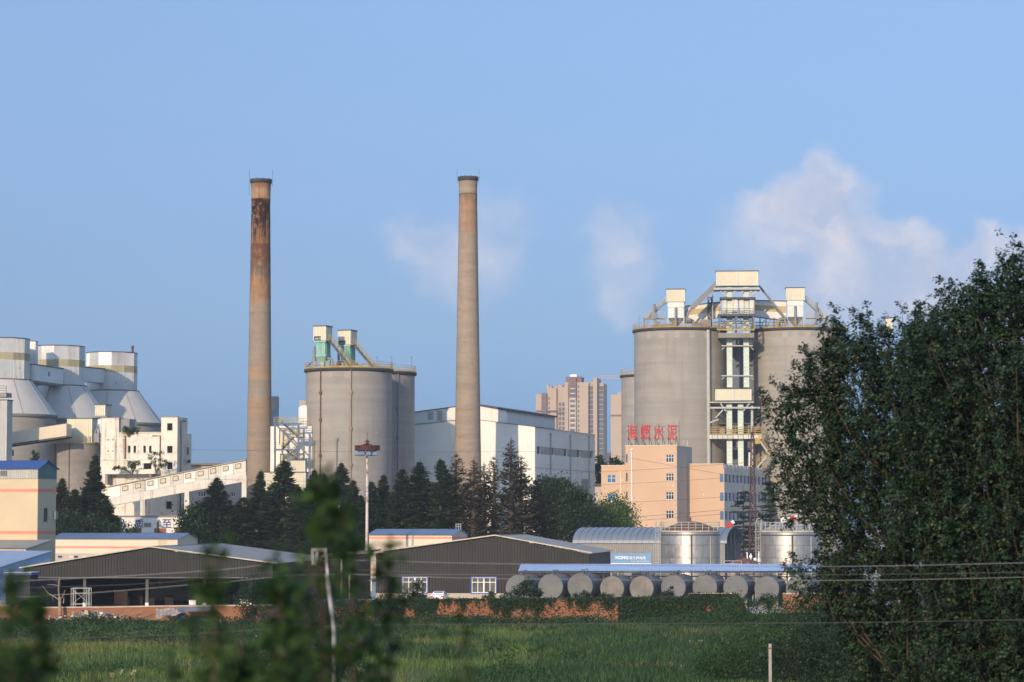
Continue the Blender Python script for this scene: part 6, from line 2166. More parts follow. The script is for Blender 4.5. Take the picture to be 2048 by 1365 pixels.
# ================================================================ DARK GABLED SHEDS
def gable_shed(fr, name, label, xl, xm, xr, zl, zm, zr, zbot, depth, wall_m, solid):
    t = fr.thing(name, label, 'shed', 'dark grey gabled sheds')
    nl, nr = int((xm - xl) / .32), int((xr - xm) / .32)
    mb = MB()
    mb.ribbed((xl, 0, zbot), (xm, 0, zbot), (xl, 0, zl), (xm, 0, zm), nl, .06, (0, -1, 0))
    mb.ribbed((xm, 0, zbot), (xr, 0, zbot), (xm, 0, zm), (xr, 0, zr), nr, .06, (0, -1, 0))
    mb.build('gable_sheet', wall_m, t)
    # roof in sheets, one beside another
    ns = 8
    for k in range(ns):
        a, b = depth * k / ns - (.35 if k == 0 else 0), depth * (k + 1) / ns - .02
        MB().ribbed((xm, a, zm + .12), (xm, b, zm + .12), (xr + .4, a, zr + .08), (xr + .4, b, zr + .08), 12, .05, (0.1, 0, 1)).build('roof_sheet', ROOF_GREY, t)
        MB().ribbed((xl - .4, a, zl + .08), (xl - .4, b, zl + .08), (xm, a, zm + .12), (xm, b, zm + .12), 12, .05, (-.1, 0, 1)).build('roof_sheet', ROOF_GREY, t)
    MB().bar((xm, -.36, zm + .17), (xm, depth, zm + .17), .5, .06).build('ridge_cap', ROOF_GREY, t)
    MB().bar((xl - .4, -.38, zl + .12), (xm, -.38, zm + .16), .06, .13).build('rake_trim', TRIM_PALE, t)
    MB().bar((xm, -.38, zm + .16), (xr + .4, -.38, zr + .12), .06, .13).build('rake_trim', TRIM_PALE, t)
    return t


f = Frame(300, 285, -2.3, py=1150)
xl, xm, xr = f.fx(47, 1140), f.fx(300, 1096), f.fx(546, 1130)
zb = f.fz(300, 1155)
sh = gable_shed(f, 'open_fronted_shed', 'open fronted dark grey shed with corrugated gable over a black interior', xl, xm, xr, f.fz(47, 1138), f.fz(300, 1096.5), f.fz(546, 1129), zb, 51, DARK_SHEET, False)
t = sh
MB().box(xl, xr, -.12, -.07, zb - .10, zb + .02).build('gutter', mat('dull gutter', (.12, .12, .125), .6), t)
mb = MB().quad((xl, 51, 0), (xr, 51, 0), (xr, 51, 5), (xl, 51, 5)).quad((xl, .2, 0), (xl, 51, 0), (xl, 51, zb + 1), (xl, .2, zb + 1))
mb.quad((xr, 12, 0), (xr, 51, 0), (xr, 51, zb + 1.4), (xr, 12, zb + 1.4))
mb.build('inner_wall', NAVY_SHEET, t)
MB().box(xl, xr, .7, 50.9, .005, .06).build('shade_floor', mat('shade dark floor', (.035, .032, .03), .8, var=.3), t)  # slab added near-black, painting deep shade into the shed's interior
for px in (168, 293, 408, 500):
    x = f.fx(px, 1180)
    MB().box(x - .16, x + .16, .3, .65, 0, zb + .3).build('column', mat('dull column paint', (.10, .095, .09), .7), t)
    MB().box(x - .18, x + .18, .27, .299, 0, .5).build('column_stripe', WHITE_PAINT, t)
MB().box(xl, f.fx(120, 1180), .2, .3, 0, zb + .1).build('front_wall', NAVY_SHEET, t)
# workshop inside at the back and dark stacked scrap
y = 24
xa, xb = f.fx(298, 1170, y), f.fx(385, 1170, y)
wk = MB().box(xa, xb, y, y + 5, 0, zb + .8).build('inner_office', CREAM_PALE, t)
for a, b in ((316, 327), (357, 362), (363, 374)):
    x0, x1 = f.fx(a, 1170, y), f.fx(b, 1170, y)
    window(lambda u, d, z_: (u, y - .25 + d, z_), t, x0, x1, f.fz(320, 1184, y), f.fz(320, 1159, y), .2, WHITE_PAINT, GLASS, 0, .6)
sc_m = mat('dark scrap', (.035, .025, .022), .9, var=.4, scale=2)
rr = random.Random(3)
for i in range(14):
    x = f.fx(rr.uniform(230, 500), 1200, 5)
    w, h = rr.uniform(.5, 1.6), rr.uniform(.4, 1.7)
    o = thing('scrap_crate', 'dark scrap crate stacked on the floor of the open fronted shed', 'crate', f.o + Matrix.Rotation(f.rot, 3, 'Z') @ Vector((x, rr.uniform(3, 9), 0)), rr.uniform(-.3, .3), 'dark scrap crates inside the open shed')
    MB().box(-w / 2, w / 2, 0, 1.0, 0, h).build('body', sc_m, o)
    mb = MB()
    for q_ in (-w / 2, w / 2 - .06): mb.box(q_, q_ + .06, -.05, -.003, 0, h)
    mb.build('batten', sc_m, o)

f = Frame(20, 279, -2, py=1180)
t = f.thing('guard_hut', 'dark hut with flat pale roof and blue fascia at the corner of the open shed', 'shed')
x0, x1 = f.fx(14), f.fx(62)
zt = f.fz(30, 1146)
MB().box(x0, x1, 0, 4, 0, zt - .25).build('wall', NAVY_SHEET, t)
MB().box(x0 - .2, x1 + .2, -.3, 4.2, zt - .247, zt - .02).build('fascia', ROOF_ROYAL, t)
MB().box(x0 - .15, x1 + .15, -.25, 4.1, zt - .017, zt + .05).build('roof', WHITE_SHEET, t)

f = Frame(990, 300, -7, py=1150)
xl, xm, xr = f.fx(752, 1110), f.fx(990, 1073), f.fx(1178, 1108)
shed2 = gable_shed(f, 'closed_gabled_shed', 'closed dark grey corrugated shed with blue framed windows behind the white car', xl, xm, xr, f.fz(752, 1107), f.fz(990, 1073.5), f.fz(1178, 1108), f.fz(990, 1150), 29, DARK_SHEET, True)
t = shed2
zb = f.fz(990, 1150)
zp = f.fz(960, 1187)
zw1, zw0 = f.fz(960, 1155), zp + .05
w1 = (f.fx(943.5, 1170), f.fx(992, 1170)); w2 = (f.fx(805, 1170), f.fx(854.5, 1170))
segs = [(xl, w2[0]), (w2[1], w1[0]), (w1[1], xr)]
mb = MB()
for a, b in segs:
    mb.ribbed((a, 0.02, zp), (b, .02, zp), (a, .02, zb - .02), (b, .02, zb - .02), max(2, int((b - a) / .32)), .06)
for a, b in (w1, w2):
    mb.ribbed((a, .02, zw1), (b, .02, zw1), (a, .02, zb - .02), (b, .02, zb - .02), 8, .06)
mb.build('lower_sheet', DARK_SHEET, t)
MB().box(xl, xr, -.06, .3, 0, zp - .003).build('plinth', mat('pale concrete plinth', (.46, .40, .33), .9, var=.1), t)
MB().box(xl, xr, -.1, -.075, zb - .06, zb + .04).build('joint_flashing', STEEL_DARK, t)
MB().quad((xr, 0, 0), (xr, 29, 0), (xr, 29, f.fz(1178, 1108)), (xr, 0, f.fz(1178, 1108))).build('side_wall', NAVY_SHEET, t)
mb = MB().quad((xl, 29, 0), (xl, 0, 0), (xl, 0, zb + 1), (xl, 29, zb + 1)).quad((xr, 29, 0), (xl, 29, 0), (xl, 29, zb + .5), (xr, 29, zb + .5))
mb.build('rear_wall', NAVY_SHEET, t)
CURTAIN = mat('cream curtain', (.52, .43, .28), .9, var=.1, scale=2)
for a, b in (w1, w2):
    fb = MB()
    fw = .11
    fb.box(a - fw, b + fw, -.1, .1, zw1, zw1 + fw); fb.box(a - fw, b + fw, -.1, .1, zw0 - fw, zw0)
    fb.box(a - fw, a, -.1, .1, zw0, zw1); fb.box(b, b + fw, -.1, .1, zw0, zw1)
    fb.build('blue_surround', mat('royal blue trim', (.03, .07, .32), .5), t)
    m = (a + b) / 2
    for u0, u1 in ((a, m), (m, b)):
        window(lambda u, d, z_: (u, d - .05, z_), t, u0, u1, zw0, zw1, .12, WHITE_PAINT, mat('clear grey glass', (.12, .12, .11), .1, var=.4, scale=.8, spec=.6), 1, .68, .08)
    MB().box(m + .35, b - .15, .12, .16, zw0 + .1, zw1 - .5).build('curtain', CURTAIN, t)
    MB().box(a + .15, m - .3, .12, .16, zw0 + .1, zw1 - .65).build('curtain', mat('grey net curtain', (.40, .39, .36), .9), t)

# dark low roofs between the sheds
f = Frame(690, 318, -6, py=1130)
t = f.thing('dark_lean_to', 'black fronted lean-to with shallow roof squeezed between the two dark sheds', 'shed')
x0, x1 = f.fx(636), f.fx(742)
z0, z1 = f.fz(640, 1116), f.fz(740, 1107)
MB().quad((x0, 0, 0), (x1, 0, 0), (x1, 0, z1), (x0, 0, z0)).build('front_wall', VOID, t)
MB().add([(x0 - .3, -.4, z0), (x1, -.4, z1), (x1, 8, z1 + .3), (x0 - .3, 8, z0 + .3), (x0 - .3, -.4, z0 + .14), (x1, -.4, z1 + .14), (x1, 8, z1 + .44), (x0 - .3, 8, z0 + .44)], [(3, 2, 1, 0), (4, 5, 6, 7), (0, 1, 5, 4), (1, 2, 6, 5), (2, 3, 7, 6), (3, 0, 4, 7)]).build('roof', mat('brown rusty roof', (.16, .13, .11), .8), t)
for px in (684, 700):
    MB().box(f.fx(px) - .1, f.fx(px) + .1, -.2, -.02, 0, z0 - .1).build('post', TRIM_PALE, t)
f = Frame(770, 303, -4, py=1165)
t = f.thing('blue_hut', 'small faded blue hut with grey roof half lost behind saplings', 'hut')
MB().box(f.fx(744), f.fx(788), 0, 3, 0, f.fz(760, 1160)).build('wall', mat('faded blue hut', (.13, .20, .30), .7, var=.2), t)
MB().add([(f.fx(738), -.4, f.fz(760, 1162)), (f.fx(800), -.4, f.fz(760, 1156)), (f.fx(800), 3.2, f.fz(760, 1154)), (f.fx(738), 3.2, f.fz(760, 1158))], [(0, 1, 2, 3)]).build('roof', STEEL, t)
MB().box(f.fx(752), f.fx(760), -.04, -.003, .9, 2.0).build('window', GLASS, t)

# ================================================================ HIGH MAST FLOODLIGHT
f = Frame(734, 342, 0, py=1050)
t = f.thing('floodlight_mast', 'tall rust flaked white mast with a dark red ring of floodlights before the silos', 'lamp mast')
k = 342 / FPX
H = f.fz(735, 905)
MB().tube([(0, 0, 0), (0, 0, H * .5), (0, 0, H)], [3.4 * k, 2.9 * k, 2.2 * k], 14).build('pole', RUSTY_MAST, t)
z0, z1 = f.fz(735, 900.5), f.fz(735, 892.2)
rr_ = 24.6 * k
nb = 24
slat = MB().box(-.16, .16, -.03, .03, z0, z1).mesh('ring_slat', RED_HEAD)
for i in range(nb):
    a = 2 * math.pi * i / nb
    link('ring_slat', slat, t, (rr_ * math.cos(a), rr_ * math.sin(a), 0), a + math.pi / 2)
mb = MB()
for z_ in (z0, z1):
    mb.lathe([(rr_ - .05, z_ - .05), (rr_ + .05, z_ - .05), (rr_ + .05, z_ + .05), (rr_ - .05, z_ + .05), (rr_ - .05, z_ - .05)], 24)
for i in range(6):
    a = 2 * math.pi * i / 6 + .3
    mb.bar((0, 0, z0), (rr_ * math.cos(a), rr_ * math.sin(a), z0), .09)
    mb.bar((0, 0, f.fz(735, 886)), (rr_ * .5 * math.cos(a), rr_ * .5 * math.sin(a), z1), .09)
mb.build('ring_frame', RED_HEAD, t)
MB().tube([(0, 0, H - .2), (0, 0, f.fz(735, 880))], 2.6 * k, 10).box(-6 * k, 6 * k, -.15, .15, f.fz(735, 884.5), f.fz(735, 882.8)).build('head', RED_HEAD, t)
MB().tube([(0, 0, f.fz(735, 880)), (0, 0, f.fz(735, 865))], .05, 6).build('spike', RUST, t)
MB().box(-.5, .5, -.5, .5, z0 - .6, z0 - .1).build('winch_ring', STEEL_PALE, t)
for i, px in enumerate((716, 725, 738, 750, 742, 722)):
    front = i < 4
    x, y = f.fx(px, 907), (-1.1 if front else 1.1) * (1 - abs(px - 735) / 40)
    z_ = f.fz(735, 910)
    lb = MB().add([(x - .34, y - .3, z_), (x + .34, y - .3, z_), (x + .4, y + .25, z_ + .05), (x - .4, y + .25, z_ + .05), (x - .2, y - .1, z_ + .52), (x + .2, y - .1, z_ + .52), (x + .25, y + .2, z_ + .5), (x - .25, y + .2, z_ + .5)], [(3, 2, 1, 0), (0, 1, 5, 4), (1, 2, 6, 5), (2, 3, 7, 6), (3, 0, 4, 7), (4, 5, 6, 7)])
    o = lb.build('floodlight', LAMP_GLASS, t)
    MB().box(x - .38, x + .38, y - .32, y - .24, z_ - .14, z_ - .003).build('floodlight_rim', STEEL_DARK, o)
    MB().bar((x, y, z_ + .5), (0, 0, z0 - .3), .07).build('floodlight_arm', STEEL_DARK, o)

# ================================================================ WHITE SALOON CAR
f = Frame(874, 296, -7, py=1190)
t = f.thing('white_car', 'white saloon car seen from behind, parked before the closed dark shed', 'car')
CAR = mat('white car paint', (.78, .78, .77), .25, var=.02, spec=.6)
secs = [  # y, half width, z bottom, z belt, half roof, z top
    (0.00, .74, .42, .86, .70, .90), (.10, .84, .30, .98, .78, 1.02), (.75, .87, .24, 1.0, .60, 1.08), (1.25, .88, .24, .98, .58, 1.42),
    (2.35, .88, .24, .96, .60, 1.46), (3.15, .87, .24, .94, .66, .98), (4.2, .80, .26, .78, .62, .80), (4.45, .66, .36, .66, .5, .68)]
vs, fs = [], []
for (y, hw, zb, zbelt, hr, zt) in secs:
    vs += [(-hw * .94, y, zb), (-hw, y, (zb + zbelt) / 2), (-hw * .96, y, zbelt), (-hr, y, zt), (hr, y, zt), (hw * .96, y, zbelt), (hw, y, (zb + zbelt) / 2), (hw * .94, y, zb)]
for i in range(len(secs) - 1):
    for k_ in range(8):
        a, b = i * 8 + k_, i * 8 + (k_ + 1) % 8
        fs.append((a, a + 8, b + 8, b))
fs.append(tuple(range(8))); fs.append(tuple(range((len(secs) - 1) * 8 + 7, (len(secs) - 1) * 8 - 1, -1)))
mb = MB(); mb.add(vs, fs, False)
body = mb.build('body', CAR, t)
bv = body.modifiers.new('soft edges', 'BEVEL'); bv.width = .05; bv.segments = 2; bv.limit_method = 'ANGLE'; bv.angle_limit = R(25)
MB().quad((-.52, .80, 1.10), (.52, .80, 1.10), (.50, 1.20, 1.395), (-.50, 1.20, 1.395)).build('rear_window', GLASS, t)
for s in (-1, 1):
    MB().quad((s * .80, 1.0, 1.02), (s * .80, 2.9, 1.0), (s * .63, 2.4, 1.40), (s * .63, 1.35, 1.38)).build('side_window', GLASS, t)
    x = s * .60
    MB().box(x - .19, x + .19, -.02, .12, .78, .93).build('tail_light', mat('tail lamp red', (.45, .02, .02), .2, spec=.7), t)
    MB().add([(s * .90, 2.75, .98), (s * 1.02, 2.75, 1.0), (s * 1.02, 2.85, 1.12), (s * .90, 2.85, 1.12), (s * .9, 2.95, 1.05)], [(0, 1, 2, 3), (0, 4, 1), (1, 4, 2), (2, 4, 3), (3, 4, 0)]).build('wing_mirror', STEEL_DARK, t)
    for y in (.8, 3.5):
        w = MB().tube([(s * .72, y, .31), (s * .885, y, .31)], .31, 18).build('wheel', VOID, t)
        MB().tube([(s * .886, y, .31), (s * .893, y, .31)], .19, 14).build('wheel_rim', STEEL_PALE, w)
MB().box(-.22, .22, -.03, -.002, .66, .78).build('number_plate', mat('blue number plate', (.03, .08, .35), .4), t)
MB().box(-.72, .72, -.04, .1, .33, .48).build('bumper', CAR, t)

# ================================================================ BRICK WALL
def brick_mat():
    m = bpy.data.materials.new('red brick')
    m.use_nodes = True
    N, L = m.node_tree.nodes, m.node_tree.links
    bs = N['Principled BSDF']; bs.inputs['Roughness'].default_value = .95; bs.inputs['Specular IOR Level'].default_value = .1
    tc = N.new('ShaderNodeTexCoord')
    sp = N.new('ShaderNodeSeparateXYZ'); L.new(tc.outputs['Object'], sp.inputs[0])
    cb = N.new('ShaderNodeCombineXYZ'); L.new(sp.outputs['X'], cb.inputs[0]); L.new(sp.outputs['Z'], cb.inputs[1])
    br = N.new('ShaderNodeTexBrick')
    br.inputs['Scale'].default_value = 1.0
    br.inputs['Brick Width'].default_value = .25; br.inputs['Row Height'].default_value = .068; br.inputs['Mortar Size'].default_value = .008
    br.inputs['Color1'].default_value = (.35, .12, .055, 1); br.inputs['Color2'].default_value = (.27, .085, .04, 1); br.inputs['Mortar'].default_value = (.33, .24, .17, 1)
    L.new(cb.outputs[0], br.inputs['Vector'])
    n = N.new('ShaderNodeTexNoise'); n.inputs['Scale'].default_value = .45; n.inputs['Detail'].default_value = 7
    L.new(tc.outputs['Object'], n.inputs['Vector'])
    r = N.new('ShaderNodeMapRange'); r.inputs['From Min'].default_value = .5; r.inputs['From Max'].default_value = .7; r.inputs['To Max'].default_value = .55
    L.new(n.outputs['Fac'], r.inputs['Value'])
    x = N.new('ShaderNodeMix'); x.data_type = 'RGBA'
    L.new(r.outputs[0], x.inputs['Factor']); L.new(br.outputs['Color'], x.inputs['A']); x.inputs['B'].default_value = (.30, .21, .16, 1)
    L.new(x.outputs['Result'], bs.inputs['Base Color'])
    bp = N.new('ShaderNodeBump'); bp.inputs['Strength'].default_value = .6; bp.inputs['Distance'].default_value = .02
    L.new(br.outputs['Fac'], bp.inputs['Height']); bp.invert = True; L.new(bp.outputs[0], bs.inputs['Normal'])
    return m


BRICK = brick_mat()
CAPM = mat('cement wall cap', (.52, .42, .33), .9, var=.15, scale=1.2)


def brick_wall(px0, px1, pys, label, cap=True, name='brick_wall', ybase=-2.2, jag=0.0):
    """pys: (px, py of the top) along the wall"""
    f = Frame((px0 + px1) / 2, WALL_Y - .25, 0, py=1220)
    t = f.thing(name, label, 'wall', 'brick boundary walls')
    mb = MB()
    cp = MB()
    rr = random.Random(int(px0))
    for (a, ya), (b, yb) in zip(pys[:-1], pys[1:]):
        xa, za = f.F(a, ya); xb, zb_ = f.F(b, yb)
        mb.add([(xa, 0, ybase), (xb, 0, ybase), (xb, 0, zb_), (xa, 0, za), (xa, .37, ybase), (xb, .37, ybase), (xb, .37, zb_), (xa, .37, za)],
               [(0, 1, 2, 3), (5, 4, 7, 6), (3, 2, 6, 7), (1, 5, 6, 2), (4, 0, 3, 7)])
        if cap:
            cp.add([(xa, -.06, za + .003), (xb, -.06, zb_ + .003), (xb, .43, zb_ + .003), (xa, .43, za + .003), (xa, -.06, za + .13), (xb, -.06, zb_ + .13), (xb, .43, zb_ + .13), (xa, .43, za + .13)],
                   [(3, 2, 1, 0), (4, 5, 6, 7), (0, 1, 5, 4), (2, 3, 7, 6), (1, 2, 6, 5), (3, 0, 4, 7)])
    mb.build('brickwork', BRICK, t)
    if cap: cp.build('cap', CAPM, t)
    return t


brick_wall(-40, 62, [(-40, 1213), (0, 1213), (45, 1213)], 'end piece of red brick wall below the guard hut')
brick_wall(62, 545, [(62, 1217), (200, 1216), (330, 1214), (545, 1212)], 'long low red brick wall with rubbish heaped before it under the open shed')
brick_wall(545, 1378, [(545, 1210), (700, 1204), (850, 1200), (1000, 1199), (1100, 1198), (1200, 1198), (1378, 1197)], 'tall red brick wall draped with creeper below the lying tanks', cap=False)
brick_wall(1378, 1488, [(1378, 1189.5), (1440, 1189), (1476, 1189), (1479, 1196), (1488, 1212)], 'brick wall with white cement cap breaking off in a ragged end')
brick_wall(1566, 1700, [(1566, 1189), (1640, 1188.5), (1700, 1188)], 'separate brick wall stub in front of the last lying tank')
f = Frame(1535, WALL_Y - .2, 0, py=1220)
t = f.thing('plastic_litter', 'torn white plastic sacks lying in the gap of the brick wall', 'litter')
rr = random.Random(9)
mb = MB()
for i in range(6):
    x, z_ = rr.uniform(-1.2, 1.2), rr.uniform(-1.1, -.5)
    s = rr.uniform(.08, .2)
    vs = [(x + s * rr.uniform(-1, 1), rr.uniform(-1.2, -.3), z_ + s * rr.uniform(-1, 1)) for _ in range(6)]
    mb.add(vs, [(0, 1, 2), (0, 2, 3), (0, 3, 4), (0, 4, 5), (1, 2, 5), (2, 3, 5)])
mb.build('sack', WHITE_PAINT, t, kind='stuff')

# ================================================================ RUBBISH, SCAFFOLD, DEAD TREE, WIRES
def lump(mb, c, s, rr):
    vs = []
    for z_ in (-1, 1):
        for (a, b) in ((-1, -1), (1, -1), (1, 1), (-1, 1)):
            vs.append((c[0] + a * s * rr.uniform(.5, 1.1), c[1] + b * s * rr.uniform(.5, 1.1), c[2] + z_ * s * rr.uniform(.3, .8)))
    mb.add(vs, [(3, 2, 1, 0), (4, 5, 6, 7), (0, 1, 5, 4), (1, 2, 6, 5), (2, 3, 7, 6), (3, 0, 4, 7)])


f = Frame(175, WALL_Y - 1.6, 0, py=1230)
t = f.thing('rubbish_heap', 'heap of pale rubbish, boards and rags against the low brick wall', 'rubbish')
rr = random.Random(21)
RC = [mat('rag white', (.62, .60, .56), .8), mat('rag grey', (.30, .29, .28), .9), mat('rag brown', (.26, .18, .11), .9), mat('board buff', (.52, .41, .26), .8), mat('rag blue', (.10, .17, .34), .7), mat('rag dark', (.06, .06, .06), .9)]
heaps = [MB() for _ in RC]
for i in range(190):
    u = rr.gauss(0, .42)
    px = 175 + u * 95
    top = 1222 + abs(u) * 14 + rr.uniform(0, 14)
    x, z_ = f.F(px, min(top, 1240), rr.uniform(-.6, .4))
    lump(heaps[rr.choices(range(6), (4, 4, 3, 2, 1, 3))[0]], (x, rr.uniform(-.7, .5), z_), rr.uniform(.06, .2), rr)
for h, m in zip(heaps, RC):
    h.build('rubbish', m, t, kind='stuff')
for i in range(9):
    p = f.f3(rr.uniform(140, 300), rr.uniform(1222, 1236), -.5)
    q_ = p + Vector((rr.uniform(.8, 2.6), rr.uniform(-.2, .2), rr.uniform(-.1, .9)))
    MB().bar(p, q_, rr.uniform(.04, .12), .04).build('stick', DEADWOOD, t)
# broken boards
MB().add([f.f3(167, 1228, -.8), f.f3(178, 1231, -.8), f.f3(175, 1222, -.5), f.f3(170, 1220, -.5)], [(0, 1, 2, 3)]).build('board', RC[3], t)
f = Frame(150, 282, 0, py=1190)
t = f.thing('scaffold_frame', 'pale tubular scaffold frame standing in front of the open shed', 'scaffold')
x0, x1 = f.fx(142.5, 1190), f.fx(179, 1190)
z0, z1 = 0, f.fz(160, 1177)
for x in (x0, x0 + .28, x1 - .3, x1):
    for y in (0, 1.2): MB().tube([(x, y, 0), (x, y, z1)], .035, 6).build('upright', STEEL_PALE, t)
for z_ in (z1, z1 - .55, .45):
    for y in (0, 1.2): MB().tube([(x0, y, z_), (x1, y, z_)], .035, 6).build('ledger', STEEL_PALE, t)
MB().tube([(x0, 0, z1), (x1, 0, .5)], .025, 6).tube([(x1, 1.2, z1), (x0, 1.2, .5)], .025, 6).build('brace', STEEL_PALE, t)
f = Frame(118, WALL_Y - 1.2, 0, py=1200)
t = f.thing('dead_tree', 'bare dead sapling with pruned stump before the open shed', 'tree')
p = lambda px, py: f.f3(px, py)
MB().tube([p(120, 1240), p(119.5, 1195)], .2, 8, .16).build('stump', DEADWOOD, t)
mb = MB()
for pts, r in (([(119, 1200), (117, 1180), (118.5, 1157)], .09), ([(118, 1200), (103, 1190), (96, 1187), (85, 1172)], .06), ([(118, 1172), (107, 1170), (94, 1170)], .05), ([(122, 1198), (127, 1191), (130, 1180)], .05), ([(127, 1207), (128, 1195)], .07), ([(103, 1190), (107, 1203)], .03)):
    mb.tube([p(*q_) for q_ in pts], r, 6, r * .5)
mb.build('branch', DEADWOOD, t)
f = Frame(350, WALL_Y - 2.2, 0, py=1225)
t = f.thing('collapsed_lean_to', 'collapsed striped sheet roof sagging against the low brick wall', 'shelter')
n = 14
vs = []
rr = random.Random(4)
for i in range(n + 1):
    u = i / n
    px = 312 + 55 * u
    for j, py in enumerate((1218 + 2 * math.sin(u * 9), 1226 + 4 * math.sin(u * 5 + .6), 1238 - 10 * u + 2 * math.sin(u * 12))):
        q_ = f.f3(px, py, -.0 - j * .8)
        vs.append(q_ + Vector((0, 0, .08 * (i % 2))))
fs = [(i * 3 + j, (i + 1) * 3 + j, (i + 1) * 3 + j + 1, i * 3 + j + 1) for i in range(n) for j in range(2)]
MB().add(vs, fs).build('sagging_sheet', mat('rusty striped sheet', (.34, .29, .26), .7, var=.3, scale=2, streak=.5, scol=(.2, .1, .06), sscale=3), t)
MB().quad(f.f3(360, 1214, .4), f.f3(420, 1213, .4), f.f3(425, 1221, -1.2), f.f3(356, 1222, -1.2)).build('grey_sheet', ROOF_GREY, t)
MB().box(f.fx(360, 1230), f.fx(372, 1230), -.9, -.2, f.fz(360, 1240), f.fz(360, 1226)).build('blue_drum', mat('blue drum', (.02, .07, .3), .5), t)
for px in (313, 337, 362):
    MB().bar(f.f3(px, 1250, -1.0), f.f3(px, 1221, -.6), .08).build('prop', DEADWOOD, t)
for (px, py, lab, w) in ((385, 1207, 'white box standing on the low brick wall beneath the shed', .7), (488, 1205, 'heap of white sacks behind the bush on the wall', .9)):
    f = Frame(px, WALL_Y - .1, 0, py=py)
    o = f.thing('white_box', lab, 'box')
    z_ = f.fz(px, py + 3)
    MB().box(-w / 2, w / 2, -.1, .4, z_, z_ + .42).build('body', WHITE_PAINT, o)
    MB().box(-w / 2 - .03, w / 2 + .03, -.13, .43, z_ + .423, z_ + .48).build('lid', WHITE_PAINT, o)
# tumbled concrete debris in the field
rr = random.Random(31)
for (px, py, n_, lab) in ((532, 1277, 9, 'broken pale slabs on the bare bank behind the saplings'), (1402, 1288, 4, 'tumbled pale stones among the bushes at the edge of the reeds'), (545, 1352, 5, 'loose pale stones in the grass below the saplings'), (240, 1355, 6, 'pale concrete lumps in the dry grass beside the dark bushes')):
    Yd = FPX * 10.35 / (py - 1050) if py > 1262 else 250
    f = Frame(px, min(Yd, 262), 0, py=py)
    t = f.thing('stone_debris', lab, 'debris')
    gz = ground_z(f.o.x, f.o.y)
    for i in range(n_):
        mb = MB()
        x_, y_ = rr.uniform(-1.0, 1.0), rr.uniform(-.5, .5)
        lump(mb, (x_, y_, gz + rr.uniform(.1, .4)), rr.uniform(.10, .24), rr)
        mb.build('stone', RC[rr.choice((1, 1, 3, 2))], t)


def wire(pts, r, label, m=WIRE, n=10, group='overhead cables'):
    """a hanging cable through world points"""
    P3 = [Vector(p_) for p_ in pts]
    o0 = P3[0]
    mb = MB()
    path = []
    m_ = len(P3)
    for i in range(m_ - 1):
        p0, p1, p2, p3 = P3[max(i - 1, 0)], P3[i], P3[i + 1], P3[min(i + 2, m_ - 1)]
        for j in range(n):
            s = j / n
            path.append(.5 * ((2 * p1) + (p2 - p0) * s + (2 * p0 - 5 * p1 + 4 * p2 - p3) * s * s + (3 * p1 - p0 - 3 * p2 + p3) * s ** 3))
    path.append(P3[-1])
    mb.tube([p_ - o0 for p_ in path], r, 5)
    o = link('overhead_cable', mb.mesh('overhead_cable', m))
    o.location = o0
    tag(o, label, 'cable', group)


ND = 46.0
wire([P(-120, 1170, ND), P(0, 1164, ND), P(200, 1155, ND), P(440, 1140, ND), P(640, 1121, ND), P(1000, 1128, ND), P(1640, 1133.5, ND), P(2048, 1126, ND), P(2250, 1120, ND)], .006, 'upper pale cable strung from the steel pole past the poplar', WIRE_BRIGHT)
wire([P(-120, 1201, ND), P(0, 1196, ND), P(200, 1185, ND), P(440, 1165, ND), P(652, 1149, ND), P(1000, 1158, ND), P(1640, 1161.5, ND), P(2048, 1155, ND), P(2250, 1149, ND)], .0055, 'lower pale cable strung from the steel pole past the poplar', WIRE_BRIGHT)
wire([P(-120, 1185, ND), P(0, 1178, ND), P(300, 1167, ND), P(630, 1140, ND), P(1000, 1150, ND), P(1640, 1150, ND), P(2048, 1145, ND)], .004, 'thin dark cable between the two pale ones')
wire([P(-120, 1283, ND), P(300, 1272, ND), P(660, 1253, ND), P(1000, 1249, ND), P(1640, 1246, ND), P(2048, 1240, ND), P(2250, 1236, ND)], .0045, 'lowest dark cable passing in front of the creeper wall and reeds')
for i, (a, b, yy, lab) in enumerate((((1080, 950), (1560, 920), 400, 'dark cable crossing the top storey of the peach office'), ((1080, 975), (1560, 948), 400, 'dark cable crossing the second window row of the peach office'),
                      ((1180, 1008), (1560, 985), 400, 'dark cable crossing the third window row of the peach office'), ((1250, 1036), (1620, 1000), 398, 'thick dark cable rising over the lowest office windows'),
                      ((1250, 1043), (1640, 1008), 398, 'paired dark cable just under the thick office cable'), ((380, 900), (1195, 903), 400, 'hair thin cable crossing both chimneys and the silos'),
                      ((380, 958), (1000, 965), 395, 'hair thin cable across the silo feet above the conifers'), ((1195, 905), (1900, 1022), 396, 'dark cable descending from the white hall past the cedars'))):
    m_ = ((a[0] + b[0]) / 2, (a[1] + b[1]) / 2 + 3)
    wire([P(*a, yy), P(*m_, yy), P(*b, yy)], .028 if i in (3, 4) else .022, lab, WIRE)
